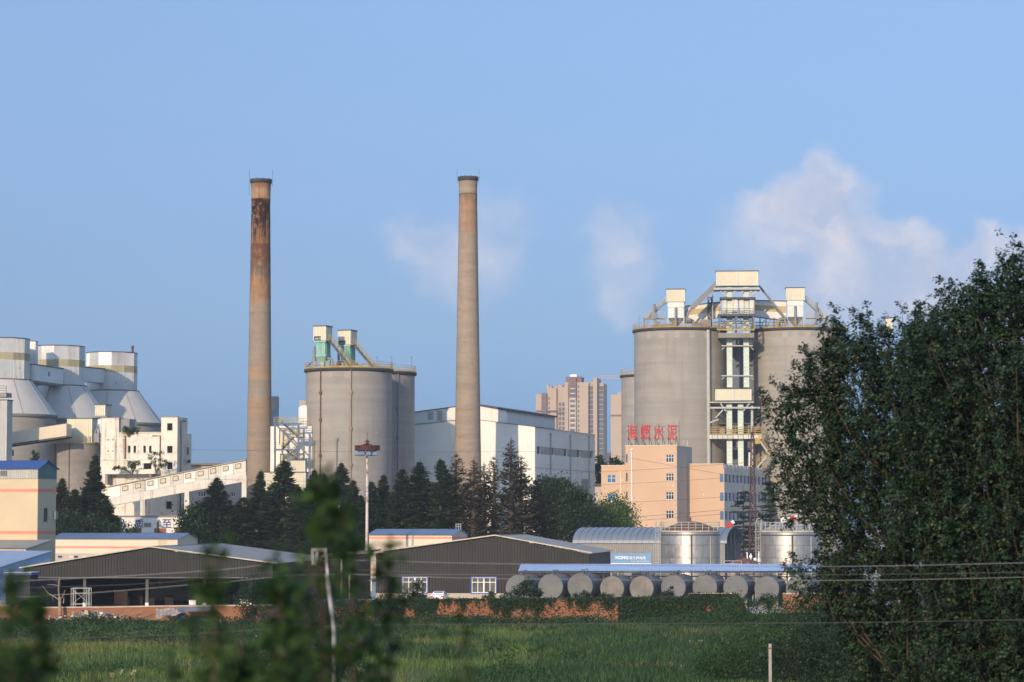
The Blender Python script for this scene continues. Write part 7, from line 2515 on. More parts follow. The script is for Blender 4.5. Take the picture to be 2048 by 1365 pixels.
# leaning steel H-pole that carries the near cables
f = Frame(640, ND, 0, py=1120)
t = f.thing('steel_pole', 'grey steel pole with a small square head frame among the near saplings', 'pole')
gz = ground_z(f.o.x, ND)
m_ = mat('galvanised pole', (.36, .36, .36), .55, .2, var=.1)
zt = f.fz(640, 1100)
MB().bar((f.fx(626, 1125), 0, f.fz(626, 1130)), (f.fx(625, 1100), 0, zt), .05).bar((f.fx(655, 1150), 0, f.fz(655, 1150)), (f.fx(651, 1100), 0, zt), .05).bar((f.fx(623, 1100), 0, zt), (f.fx(654, 1100), 0, zt), .06).bar((f.fx(632, 1105), 0, f.fz(632, 1132)), (f.fx(634, 1105), 0, zt), .05).bar((f.fx(632, 1130), 0, f.fz(632, 1130)), (f.fx(651, 1108), 0, f.fz(651, 1108)), .03).build('head_frame', m_, t)
MB().tube([(f.fx(668, 1260) + .05, 0, gz), (f.fx(668, 1260), 0, f.fz(668, 1260)), (f.fx(654, 1150), 0, f.fz(654, 1150))], .045, 8).build('shaft', m_, t)
MB().tube([(f.fx(600, 1121), 0, f.fz(600, 1124)), (f.fx(607, 1121), 0, f.fz(607, 1123))], .035, 10).build('insulator', mat('white porcelain', (.7, .68, .62), .3), t)
f = Frame(1540, 92, 0, py=1300)
t = f.thing('concrete_post', 'slim pale concrete post rising from the dark bushes', 'post')
gz = ground_z(f.o.x, 92)
H = f.fz(1540, 1288)
MB().add([(-.055, -.055, gz), (.055, -.055, gz), (.055, .055, gz), (-.055, .055, gz), (-.05, -.05, H), (.05, -.05, H), (.05, .05, H), (-.05, .05, H)], [(3, 2, 1, 0), (0, 1, 5, 4), (1, 2, 6, 5), (2, 3, 7, 6), (3, 0, 4, 7), (4, 5, 6, 7)]).build('shaft', mat('weathered post concrete', (.34, .32, .29), .9, var=.2, scale=3), t)
MB().box(-.07, .07, -.07, .07, H - .18, H - .13).build('clip', RUST, t)
# ================================================================ VEGETATION
def leaf_quads(C, D, size, rng, aspect=.62, flat=.5):
    """rhombic leaves at centres C pointing roughly along D; returns vertex array (n,4,3)"""
    n = len(C)
    D = D + rng.normal(0, flat, (n, 3))
    D /= np.linalg.norm(D, axis=1, keepdims=True) + 1e-9
    U = rng.normal(0, 1, (n, 3))
    W = np.cross(D, U)
    W /= np.linalg.norm(W, axis=1, keepdims=True) + 1e-9
    s = size if isinstance(size, np.ndarray) else np.full(n, size)
    s = (s * rng.uniform(.7, 1.3, n))[:, None]
    a = D * s * .5
    b = W * s * .5 * aspect
    Nn = np.cross(D, W) * s * .12
    return np.stack([C - a, C + b + Nn, C + a, C - b + Nn], 1)


def quads_mesh(name, Q, m):
    n = len(Q)
    me = bpy.data.meshes.new(name)
    me.vertices.add(n * 4)
    me.vertices.foreach_set('co', Q.reshape(-1).astype(np.float32))
    me.loops.add(n * 4)
    me.loops.foreach_set('vertex_index', np.arange(n * 4, dtype=np.int32))
    me.polygons.add(n)
    me.polygons.foreach_set('loop_start', np.arange(0, n * 4, 4, dtype=np.int32))
    me.polygons.foreach_set('loop_total', np.full(n, 4, dtype=np.int32))
    me.materials.append(m)
    me.update()
    return me


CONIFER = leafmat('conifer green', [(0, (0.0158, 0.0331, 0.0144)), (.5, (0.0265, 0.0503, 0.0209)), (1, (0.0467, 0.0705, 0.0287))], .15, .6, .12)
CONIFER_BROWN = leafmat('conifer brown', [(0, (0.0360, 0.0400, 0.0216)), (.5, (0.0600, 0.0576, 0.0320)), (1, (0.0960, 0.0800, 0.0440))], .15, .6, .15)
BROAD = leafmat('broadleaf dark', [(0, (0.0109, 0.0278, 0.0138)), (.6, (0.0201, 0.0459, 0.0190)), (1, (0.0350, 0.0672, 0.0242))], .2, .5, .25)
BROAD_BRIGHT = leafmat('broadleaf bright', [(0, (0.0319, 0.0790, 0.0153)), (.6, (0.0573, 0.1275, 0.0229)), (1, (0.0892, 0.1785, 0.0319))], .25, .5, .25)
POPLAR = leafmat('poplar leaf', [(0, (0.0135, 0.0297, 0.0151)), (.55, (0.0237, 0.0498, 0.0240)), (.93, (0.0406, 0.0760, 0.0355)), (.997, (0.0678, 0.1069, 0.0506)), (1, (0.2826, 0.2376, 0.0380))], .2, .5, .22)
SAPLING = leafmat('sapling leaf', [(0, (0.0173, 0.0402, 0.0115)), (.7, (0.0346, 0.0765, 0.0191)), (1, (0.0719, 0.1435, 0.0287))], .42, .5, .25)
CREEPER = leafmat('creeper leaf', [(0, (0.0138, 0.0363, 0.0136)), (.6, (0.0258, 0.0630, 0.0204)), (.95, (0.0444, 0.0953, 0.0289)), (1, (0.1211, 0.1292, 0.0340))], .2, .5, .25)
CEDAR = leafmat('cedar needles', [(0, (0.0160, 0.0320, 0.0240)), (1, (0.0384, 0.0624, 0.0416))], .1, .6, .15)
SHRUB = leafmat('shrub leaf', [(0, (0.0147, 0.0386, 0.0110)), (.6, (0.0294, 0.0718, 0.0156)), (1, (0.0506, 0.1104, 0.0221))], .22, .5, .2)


def conifer_mesh(seed, H=18.0, Rm=2.5, n_br=330, per=30, m=CONIFER, low=.06, sparse=0.0, leaf=.33):
    rng = np.random.default_rng(seed)
    C, D = [], []
    lump = rng.uniform(.75, 1.15, 9)
    bend = rng.normal(0, .16, 2); azw = rng.uniform(.82, 1.12, 8)
    for i in range(n_br):
        h = low + (1 - low) * (i + rng.uniform(0, 1)) / n_br
        prof = (1 - h) ** .72 * (1 - .25 * math.exp(-((h - low) / .08) ** 2))
        a = rng.uniform(0, 2 * math.pi)
        rad = Rm * prof * rng.uniform(.66, 1.02) * lump[int(h * 8.99)] + .04
        if rng.random() < sparse * .5: continue
        rad *= azw[int(a / 6.2832 * 7.99)]
        ox, oy = bend * math.sin(h * 3.1)
        tip = np.array([ox + math.cos(a) * rad, oy + math.sin(a) * rad, h * H + rad * rng.uniform(.0, .6)])
        root = np.array([ox, oy, h * H - .1 * rad])
        k = max(4, int(per * (.35 + .65 * rad / Rm) * (1 - sparse * .5)))
        s = rng.uniform(.2, 1.0, k) ** .6
        p = root + (tip - root) * s[:, None] + rng.normal(0, .07 + .12 * rad / Rm, (k, 3))
        C.append(p)
        d = np.tile((tip - root) / (np.linalg.norm(tip - root) + 1e-6), (k, 1))
        D.append(d)
    # leader
    k = 26
    z = H * (1 - .08 * rng.uniform(0, 1, k)) + .45
    C.append(np.stack([rng.normal(0, .03, k), rng.normal(0, .03, k), z], 1)); D.append(np.tile([0, 0, 1.0], (k, 1)))
    C, D = np.concatenate(C), np.concatenate(D)
    sz = leaf * np.clip(.42 + 2.2 * (1 - C[:, 2] / H), .42, 1.0)
    Q = leaf_quads(C, D, sz, rng, .5, .55)
    crown = quads_mesh('crown', Q, m)
    t = MB().tube([(0, 0, 0), (.04, 0, H * .5), (0, 0, H * .97)], [.26, .16, .03], 8)
    for i in range(26):
        h = .1 + .85 * i / 26
        a = rng.uniform(0, 6.28)
        r = Rm * (1 - h) ** .75 * .75
        t.tube([(0, 0, h * H), (r * math.cos(a), r * math.sin(a), h * H + r * .35)], .05 * (1.1 - h), 4, .015, cap=False)
    return crown, t.mesh('trunk', BARK)


def blob_mesh(seed, lobes, n, leaf, m, up=.35, shell=.35, name='crown', clump=22, spread=.28):
    """leaves in clumps through a union of ellipsoids. lobes: (x, y, z, rx, ry, rz)"""
    rng = np.random.default_rng(seed)
    L = np.array(lobes, float)
    w = L[:, 3] * L[:, 4] * L[:, 5]
    w = w ** .8
    idx = rng.choice(len(L), n // clump, p=w / w.sum())
    d = rng.normal(0, 1, (len(idx), 3))
    d /= np.linalg.norm(d, axis=1, keepdims=True)
    r = rng.uniform(shell, 1, len(idx)) ** .5
    cc = L[idx, :3] + d * r[:, None] * L[idx, 3:] * rng.uniform(.85, 1.1, (len(idx), 1))
    sp = spread * np.minimum.reduce([L[idx, 3], L[idx, 4], L[idx, 5]])
    sp = np.clip(sp, leaf * .8, leaf * 5)
    C = np.repeat(cc, clump, 0) + rng.normal(0, 1, (len(idx) * clump, 3)) * np.repeat(sp, clump)[:, None] * np.array([1, 1, .8])
    D = np.repeat(d, clump, 0) * .6 + np.array([0, 0, up])
    Q = leaf_quads(C, D, leaf, rng, .7, .6)
    return quads_mesh(name, Q, m), cc


def tree_from(name, label, cat, loc, crown, trunk, scale=(1, 1, 1), rz=0.0, group=None):
    t = thing(name, label, cat, loc, rz, group)
    c = link('crown', crown, t); c.scale = scale
    if trunk is not None:
        k = link('trunk', trunk, t); k.scale = scale
    return t


CON = [conifer_mesh(s, 18, 2.6, 470, 62) for s in (1, 2, 3, 4)]
CONB = [conifer_mesh(s, 18, 2.3, 340, 40, CONIFER_BROWN, .12, .55, .28) for s in (11, 12)]
# x, top row, half width in pixels, distance, kind, label
CONS = [
    (124, 958, 30, 395, 0, 'dark conifer against the round concrete bin, beside the striped tower house'),
    (189, 913, 34, 392, 1, 'tallest pointed conifer before the old white building, cypress slim'),
    (150, 980, 36, 388, 2, 'low broad conifer before the round concrete bin'),
    (213, 1000, 36, 390, 3, 'short conifer at the foot of the inclined gallery'),
    (434, 957, 44, 392, 0, 'broad conifer under the upper half of the inclined gallery'),
    (488, 996, 40, 388, 2, 'low conifer at the foot of the sooty chimney'),
    (521, 944, 32, 393, 1, 'slim conifer just past the sooty chimney base'),
    (567, 923, 48, 391, 3, 'big conifer before the cream filter house and steel stair tower'),
    (597, 975, 34, 387, 0, 'low conifer at the edge of the cream filter house'),
    (629, 942, 28, 393, 2, 'narrow conifer before the silo with green filters'),
    (648, 952, 26, 389, 1, 'narrow conifer with blunt top before the rusty silo downpipe'),
    (682, 928, 38, 392, 0, 'tall ragged conifer before the silo with green filters'),
    (706, 962, 30, 387, 3, 'small conifer squeezed beside the rust flaked floodlight mast'),
    (742, 965, 30, 390, 2, 'conifer directly behind the rust flaked floodlight mast'),
    (767, 952, 34, 394, 1, 'conifer before the seam of the two green filter silos'),
    (805, 940, 34, 390, 3, 'conifer before the half hidden green filter silo'),
    (839, 926, 44, 392, 0, 'full conifer where the silos meet the white hall'),
    (880, 921, 36, 389, 2, 'pointed green conifer before the shaded end of the white hall'),
    (912, 910, 40, 391, 4, 'thin brownish conifer before the base of the brown chimney'),
    (948, 922, 40, 388, 5, 'thin brownish conifer hiding the foot of the brown chimney'),
    (968, 930, 30, 395, 5, 'wispy brown conifer at the sunlit edge of the brown chimney'),
    (988, 915, 32, 392, 4, 'sparse brown conifer with dark bare trunk before the white hall'),
    (1022, 882, 42, 390, 5, 'tallest sparse brown conifer before the white hall'),
    (1042, 915, 40, 394, 4, 'sparse brown conifer beside the sunlit corner of the white hall'),
    (660, 985, 32, 400, 3, 'stunted conifer in the second row behind the blunt topped narrow one'),
    (786, 985, 34, 401, 0, 'stunted conifer in the second row where the two green filter silos meet'),
    (822, 978, 32, 402, 1, 'stunted second row conifer under the half hidden silo'),
    (860, 972, 34, 400, 3, 'second row conifer filling the gap under the shaded hall end'),
    (545, 985, 34, 400, 2, 'second row conifer between the sooty chimney and the cream filter house'),
    (462, 1012, 36, 398, 1, 'squat second row conifer under the upper end of the inclined gallery'),
    (612, 990, 30, 400, 3, 'squat second row conifer by the corner of the cream filter house'),
    (722, 992, 30, 401, 0, 'squat second row conifer beside the floodlight mast'),
    (898, 968, 32, 402, 2, 'second row conifer between the green and the brown conifers'),
]
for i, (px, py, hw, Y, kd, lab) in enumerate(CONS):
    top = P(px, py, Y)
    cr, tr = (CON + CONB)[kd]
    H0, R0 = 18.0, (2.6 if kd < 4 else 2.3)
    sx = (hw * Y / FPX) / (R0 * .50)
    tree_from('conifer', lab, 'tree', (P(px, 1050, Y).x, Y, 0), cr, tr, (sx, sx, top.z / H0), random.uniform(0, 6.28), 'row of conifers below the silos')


def round_tree(name, label, px, Y, lobes_px, n, leaf, m, group=None, seed=1, base_px=None, trunk_r=.25, **kw):
    """lobes_px: (px, py, rx px, ry px); depth radius follows the width"""
    f = Frame(base_px or px, Y, 0, py=1050, z0=ground_z(0, Y) if Y < 272 else 0)
    f.o.z = ground_z(f.o.x, Y); f.co = f.inv @ (CAM - f.o)
    t = f.thing(name, label, 'tree' if 'tree' in name or name in ('poplar', 'cedar') else 'shrub', group)
    k = Y / FPX
    L = []
    rng = random.Random(seed)
    for (x, y, rx, ry) in lobes_px:
        q_ = f.pt(x, y, Y)
        L.append((q_.x, rng.uniform(-.4, .4) * rx * k, q_.z, rx * k, max(rx, ry) * .8 * k, ry * k))
    me, cc = blob_mesh(seed, L, n, leaf, m, **kw)
    link('crown', me, t)
    tb = MB()
    zc = max(.6, sum(l[2] * l[3] for l in L) / sum(l[3] for l in L))
    tb.tube([(0, 0, -.2), (.03, 0, zc * .5), (0, 0, zc)], [trunk_r, trunk_r * .75, trunk_r * .5], 8)
    for j in range(0, len(cc), max(1, len(cc) // 26)):
        c = cc[j]
        z0 = zc * rng.uniform(.25, .9)
        tb.tube([(0, 0, z0), (c[0] * .45, c[1] * .45, z0 + (c[2] - z0) * .4), (c[0], c[1], c[2])], trunk_r * .3, 5, trunk_r * .05, cap=False)
    tb.build('trunk', BARK, t)
    return t


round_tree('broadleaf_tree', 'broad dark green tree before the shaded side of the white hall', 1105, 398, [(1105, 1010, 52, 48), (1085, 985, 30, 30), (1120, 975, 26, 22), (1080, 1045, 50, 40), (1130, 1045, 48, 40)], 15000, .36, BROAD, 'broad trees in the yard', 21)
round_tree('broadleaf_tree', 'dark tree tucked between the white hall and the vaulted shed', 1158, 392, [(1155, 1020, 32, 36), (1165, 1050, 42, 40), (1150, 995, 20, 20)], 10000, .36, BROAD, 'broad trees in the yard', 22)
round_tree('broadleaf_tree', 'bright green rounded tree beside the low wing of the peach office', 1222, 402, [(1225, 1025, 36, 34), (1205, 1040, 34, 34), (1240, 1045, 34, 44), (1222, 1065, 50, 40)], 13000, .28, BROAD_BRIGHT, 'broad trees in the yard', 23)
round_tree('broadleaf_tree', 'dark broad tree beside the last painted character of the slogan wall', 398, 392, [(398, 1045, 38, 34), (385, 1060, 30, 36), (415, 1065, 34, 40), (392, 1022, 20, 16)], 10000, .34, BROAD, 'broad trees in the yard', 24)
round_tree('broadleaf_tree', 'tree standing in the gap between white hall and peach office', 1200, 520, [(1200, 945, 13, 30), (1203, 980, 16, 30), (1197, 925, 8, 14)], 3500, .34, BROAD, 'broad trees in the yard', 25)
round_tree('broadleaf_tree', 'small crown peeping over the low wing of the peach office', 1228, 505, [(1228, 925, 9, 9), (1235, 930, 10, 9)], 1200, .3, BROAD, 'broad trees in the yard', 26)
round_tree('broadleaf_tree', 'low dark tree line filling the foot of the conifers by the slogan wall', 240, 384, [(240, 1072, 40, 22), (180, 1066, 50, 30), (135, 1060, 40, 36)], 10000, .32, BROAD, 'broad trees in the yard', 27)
round_tree('young_tree', 'slim young tree rising behind the royal blue roof of the striped tower house', 66, 380, [(68, 915, 5, 14), (66, 935, 7, 16)], 900, .26, BROAD, 'broad trees in the yard', 28, trunk_r=.1)
# plants that grow on the old building
for (px, py, Y, lobes, lab, sd) in (
        (313, 925, 427.0, [(305, 912, 12, 8), (318, 908, 12, 8), (325, 925, 11, 9), (300, 922, 10, 7), (318, 935, 10, 6)], 'airy sapling growing from the wall of the derelict white building', 31),
        (265, 932, 429.5, [(262, 930, 10, 8), (240, 936, 14, 4), (228, 937, 8, 3), (275, 926, 6, 5)], 'leafy bush sprouting on the canopy of the derelict white building', 32),
        (256, 850, 433.0, [(250, 858, 6, 10), (268, 862, 12, 6)], 'tuft of weeds on the roof of the derelict white building', 33)):
    f = Frame(px, Y, 0, py=py)
    t = f.thing('wall_shrub', lab, 'shrub', 'plants rooted on the derelict building')
    L = []
    for (x, y, rx, ry) in lobes:
        q_ = f.pt(x, y, Y); k = Y / FPX
        L.append((q_.x, q_.y, q_.z, rx * k, rx * k * .5, ry * k))
    me, cc = blob_mesh(sd, L, 900, .2, SHRUB)
    link('crown', me, t)
    tb = MB()
    b0 = f.pt(px, max(l[1] for l in lobes) + 12, Y)
    for c in cc[::3]:
        tb.tube([b0, (b0 + Vector(c)) / 2 + Vector((0, 0, .3)), tuple(c)], .05, 5, .015, cap=False)
    tb.build('stem', BARK, t)
f = Frame(316, 397.7, 0)
me, _ = blob_mesh(34, [(0, 0, 4.5, .3, .3, 4.9)], 1400, .16, BROAD, clump=10)
o = link('ivy', me); o.location = f.o; tag(o, 'ivy wrapping the short post before the slogan wall', 'ivy')


# cedars with flat tiers
def cedar(px, py, Y, hw, lab, seed):
    rng = np.random.default_rng(seed)
    x = P(px, 1050, Y).x
    H = P(px, py, Y).z
    Rm = hw * Y / FPX
    t = thing('cedar', lab, 'tree', (x, Y, 0), 0, 'cedars before the peach office wing')
    C, D = [], []
    tb = MB().tube([(0, 0, 0), (0, 0, H * .98)], .24, 8, .03)
    tiers = 17
    for i in range(tiers):
        h = .12 + .84 * i / tiers
        for j in range(7):
            a = rng.uniform(0, 6.28)
            r = Rm * (1 - h) ** .8 * rng.uniform(.6, 1.15) + .15
            z0 = h * H + rng.normal(0, .15)
            tip = np.array([r * math.cos(a), r * math.sin(a), z0 + r * rng.uniform(-.12, .12)])
            k = int(40 + 110 * r / Rm)
            s = rng.uniform(.12, 1, k)
            p = np.array([0, 0, z0]) + (tip - np.array([0, 0, z0])) * s[:, None]
            wd = .32 * r * (1 - .6 * s)
            p[:, 0] += -math.sin(a) * rng.normal(0, 1, k) * wd * .6
            p[:, 1] += math.cos(a) * rng.normal(0, 1, k) * wd * .6
            p[:, 2] += rng.normal(0, .05, k) - .05 * s
            C.append(p)
            D.append(np.tile([math.cos(a), math.sin(a), .05], (k, 1)))
            tb.tube([(0, 0, z0), tuple(tip)], .05, 4, .015, cap=False)
    Q = leaf_quads(np.concatenate(C), np.concatenate(D), .3, rng, .45, .3)
    link('crown', quads_mesh('crown', Q, CEDAR), t)
    link('trunk', tb.mesh('trunk', BARK), t)


cedar(1487, 968, 402, 72, 'cedar with flat tiers before the lattice mast foot', 41)
cedar(1541, 948, 405, 68, 'tall cedar with flat tiers at the end of the ribbon windows', 42)
cedar(1597, 955, 406, 64, 'cedar with flat tiers half hidden by the poplar', 43)

# ---------------------------------------------------------------- the big poplars
def leaf_faces(C, N, size, rng, aspect=.8, noise=.45):
    """leaves whose faces look roughly along N (the light), so that a bough shades as one body"""
    n = len(C)
    N = N / (np.linalg.norm(N, axis=1, keepdims=True) + 1e-9) + rng.normal(0, noise, (n, 3))
    N /= np.linalg.norm(N, axis=1, keepdims=True) + 1e-9
    U = rng.normal(0, 1, (n, 3))
    D = np.cross(N, U); D /= np.linalg.norm(D, axis=1, keepdims=True) + 1e-9
    W = np.cross(N, D)
    s_ = (size * rng.uniform(.65, 1.3, n))[:, None]
    a_, b_ = D * s_ * .5, W * s_ * .5 * aspect
    return np.stack([C - a_, C + b_ + N * s_ * .08, C + a_, C - b_ + N * s_ * .08], 1)


def in_poly(px, py, poly):
    inside = np.zeros(len(px), bool)
    n = len(poly)
    for i in range(n):
        (x0, y0), (x1, y1) = poly[i], poly[(i + 1) % n]
        c = ((y0 > py) != (y1 > py)) & (px < (x1 - x0) * (py - y0) / (y1 - y0 + 1e-9) + x0)
        inside ^= c
    return inside


def edge_dist(px, py, poly):
    d = np.full(len(px), 1e9)
    n = len(poly)
    for i in range(n):
        (x0, y0), (x1, y1) = poly[i], poly[(i + 1) % n]
        l2 = (x1 - x0) ** 2 + (y1 - y0) ** 2
        t_ = np.clip(((px - x0) * (x1 - x0) + (py - y0) * (y1 - y0)) / l2, 0, 1)
        d = np.minimum(d, np.hypot(px - x0 - t_ * (x1 - x0), py - y0 - t_ * (y1 - y0)))
    return d


def poplar(name_lab, base_px, Y, poly, n_bough, per, seed, leaf=.070):
    """boughs that climb out of the trunk and end in leafy plumes; the outline is the crown's, its depth that of a round crown"""
    rng = np.random.default_rng(seed)
    f = Frame(base_px, Y, 0)
    f.o.z = ground_z(f.o.x, Y); f.co = f.inv @ (CAM - f.o)
    t = f.thing('poplar', name_lab, 'tree', 'poplars beside the railway')
    k = Y / FPX
    xs_ = [p_[0] for p_ in poly]; ys_ = [p_[1] for p_ in poly]
    # big boughs kept apart from one another, each of them carrying several plumes
    cand = np.stack([rng.uniform(min(xs_), max(xs_), 9000), rng.uniform(min(ys_), max(ys_), 9000)], 1)
    cand = cand[in_poly(cand[:, 0], cand[:, 1], poly)]
    ced = edge_dist(cand[:, 0], cand[:, 1], poly)
    big, bed = [], []
    for layer in range(4):
        got = []
        for c_, e_ in zip(rng.permutation(len(cand)), range(len(cand))):
            q_ = cand[c_]
            if all((q_[0] - g_[0]) ** 2 + (q_[1] - g_[1]) ** 2 > (68, 54, 46, 46)[layer] ** 2 for g_ in got):
                got.append(q_); big.append(q_); bed.append((ced[c_], layer))
    big = np.array(big); be = np.array([b_[0] for b_ in bed]); ly_ = np.array([b_[1] for b_ in bed])
    half = np.sqrt(np.clip(be, 4, 230) * 230) * k * .9            # half the crown's depth at this place
    bd = half * (np.array([-1.0, -.45, .1, .7])[ly_] + rng.normal(0, .2, len(big)))
    bc = np.array([tuple(f.pt(a_, b_, Y)) for a_, b_ in big])
    bc[:, 1] += bd
    pb = 3
    tip = np.repeat(bc, pb, 0) + rng.normal(0, 1, (len(big) * pb, 3)) * np.array([.26, .3, .24])
    n = len(tip)
    hor = np.hypot(tip[:, 0], tip[:, 1])
    root = np.stack([tip[:, 0] * .0, tip[:, 1] * .0, np.maximum(1.0, tip[:, 2] - hor * rng.uniform(.75, 1.4, n) - .6)], 1)
    dr = tip - root
    dr /= np.linalg.norm(dr, axis=1, keepdims=True)
    dr = dr + np.array([0, 0, .55]) + rng.normal(0, .16, (n, 3))
    dr /= np.linalg.norm(dr, axis=1, keepdims=True)
    # each plume: twigs round its axis, leaves bunched on the twigs, drawn in to a point at its end
    fr_ = np.repeat(ly_ == 0, pb)
    pl = rng.uniform(.75, 1.45, n) * np.where(fr_, 1.15, 1.0)
    pr = rng.uniform(.15, .26, n) * np.where(fr_, 1.25, 1.0)
    tw = 16
    s_ = rng.uniform(0, 1, (n, tw))
    wd = (1 - s_) ** .75 * np.minimum(1, .25 + s_ * 3.5) + .05
    off = rng.normal(0, 1, (n, tw, 3)) * (pr[:, None] * wd)[:, :, None]
    T = tip[:, None, :] + dr[:, None, :] * ((s_ - .72) * pl[:, None])[:, :, None] + off
    lp = per // tw
    C = T[:, :, None, :] + rng.normal(0, .048, (n, tw, lp, 3))
    axis_p = tip[:, None, :] + dr[:, None, :] * ((s_ - .95) * pl[:, None])[:, :, None]
    out = C - axis_p[:, :, None, :]
    out /= np.linalg.norm(out, axis=3, keepdims=True) + 1e-6
    Nn = out + np.array([0, 0, .45])
    Q = leaf_faces(C.reshape(-1, 3), Nn.reshape(-1, 3), leaf, rng, .85, .38)
    link('crown', quads_mesh('crown', Q, POPLAR), t)
    tb = MB()
    top = tip[:, 2].max()
    tb.tube([(0, 0, -.3), (.12, 0, top * .4), (.0, 0, top * .92)], [.22, .14, .03], 10)
    for i in range(0, n, 9):
        mid = root[i] + (tip[i] - root[i]) * .55 + np.array([0, 0, -.12 * hor[i]])
        tb.tube([tuple(root[i]), tuple(mid), tuple(tip[i])], .04, 5, .008, cap=False)
    for i in range(0, n, 2):
        tb.tube([tuple(tip[i] - dr[i] * pl[i] * .8), tuple(tip[i] + dr[i] * pl[i] * .15)], .010, 4, .004, cap=False)
    link('trunk', tb.mesh('trunk', BARK), t)


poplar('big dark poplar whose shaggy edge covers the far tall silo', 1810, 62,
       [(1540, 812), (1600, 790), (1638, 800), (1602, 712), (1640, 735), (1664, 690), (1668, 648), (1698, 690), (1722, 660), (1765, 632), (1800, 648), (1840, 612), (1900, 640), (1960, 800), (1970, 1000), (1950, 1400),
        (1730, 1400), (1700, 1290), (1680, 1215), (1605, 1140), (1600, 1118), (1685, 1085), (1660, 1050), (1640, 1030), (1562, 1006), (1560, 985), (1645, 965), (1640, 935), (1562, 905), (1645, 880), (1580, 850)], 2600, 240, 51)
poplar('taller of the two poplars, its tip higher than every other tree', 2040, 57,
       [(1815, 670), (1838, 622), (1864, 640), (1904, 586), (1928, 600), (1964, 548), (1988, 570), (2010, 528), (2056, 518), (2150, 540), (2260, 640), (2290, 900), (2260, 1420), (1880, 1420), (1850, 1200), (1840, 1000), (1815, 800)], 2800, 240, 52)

# ---------------------------------------------------------------- bushes on the field and wall
SHRUBS = [
    (1500, 262, 'dark shrub mass leaning on the ragged end of the capped wall', [(1470, 1222, 38, 34), (1500, 1250, 56, 44), (1455, 1262, 40, 38)], 7000, .17, SHRUB),
    (1590, 240, 'dense dark shrubs below the separate brick wall stub', [(1575, 1228, 44, 36), (1625, 1225, 44, 44), (1590, 1275, 66, 46), (1530, 1262, 44, 36)], 9000, .17, SHRUB),
    (1480, 175, 'bright fern green shrub at the foot of the slim concrete post', [(1440, 1330, 56, 42), (1490, 1305, 56, 52), (1550, 1320, 60, 50), (1415, 1340, 26, 30), (1600, 1300, 50, 60)], 14000, .14, SHRUB),
    (1620, 135, 'dark shadowy thicket under the shaggy poplar', [(1600, 1310, 62, 66), (1660, 1280, 62, 84), (1555, 1335, 48, 40), (1700, 1330, 70, 60)], 14000, .13, BROAD),
    (1860, 110, 'deep thicket at the feet of both poplars', [(1780, 1340, 70, 50), (1870, 1345, 80, 60), (1960, 1340, 90, 60)], 9000, .13, BROAD),
    (1536, 262, 'low round bush in the gap of the brick wall', [(1534, 1196, 15, 9), (1530, 1208, 20, 12)], 1300, .15, BROAD),
    (1046, 273.5, 'climbing bush heaped over the first lying tank', [(1044, 1180, 20, 13), (1056, 1165, 13, 10), (1068, 1186, 18, 9), (1028, 1190, 14, 7)], 2600, .16, BROAD),
    (1168, 273.5, 'small bush before the clean lying tank', [(1165, 1192, 18, 7), (1172, 1188, 8, 5)], 900, .15, BROAD),
    (1214, 273.5, 'tiny bush before the sooty lying tank', [(1212, 1194, 16, 6)], 600, .15, BROAD),
    (1336, 273.5, 'pointed bush before a pale lying tank', [(1337, 1184, 12, 10), (1340, 1174, 6, 5), (1333, 1192, 17, 7)], 1100, .15, BROAD),
    (975, 273.5, 'low creeper tuft on the wall below the shed window', [(982, 1190, 8, 6), (1010, 1192, 10, 7), (970, 1194, 10, 5)], 700, .15, BROAD),
    (845, 273.5, 'ragged shrub beside the white car', [(836, 1180, 14, 20), (820, 1192, 22, 14), (845, 1190, 8, 14)], 1900, .16, BROAD),
    (506, 266, 'tall bush growing against the low brick wall near its end', [(506, 1170, 22, 26), (498, 1205, 28, 30), (510, 1240, 26, 30), (490, 1188, 20, 20)], 5200, .17, BROAD),
    (62, 262, 'round creeper bush at the corner of the low brick wall', [(55, 1210, 16, 14), (60, 1232, 26, 18)], 2200, .16, SHRUB),
    (640, 240, 'dark shrub mass hidden behind the tall sapling', [(600, 1215, 50, 30), (660, 1220, 60, 30), (720, 1225, 50, 28), (780, 1215, 36, 30)], 6500, .17, BROAD),
    (1280, 262, 'creeper mound at the foot of the brick wall below the sooty tanks', [(1250, 1262, 44, 14), (1310, 1258, 50, 16), (1375, 1256, 46, 18), (1420, 1262, 40, 20)], 5200, .16, SHRUB),
    (1110, 260, 'low leafy hummock in front of the creeper wall', [(1080, 1262, 40, 9), (1140, 1266, 44, 10)], 2600, .16, SHRUB),
    (640, 150, 'dark low thicket behind the sapling trunks', [(560, 1330, 60, 30), (640, 1315, 70, 40), (700, 1340, 40, 30)], 6000, .14, BROAD),
]
for i, (px, Y, lab, lobes, n, leaf, m) in enumerate(SHRUBS):
    round_tree('shrub', lab, px, Y, lobes, n, leaf, m, 'shrubs along the wall and field', 60 + i, trunk_r=.06, up=.5)

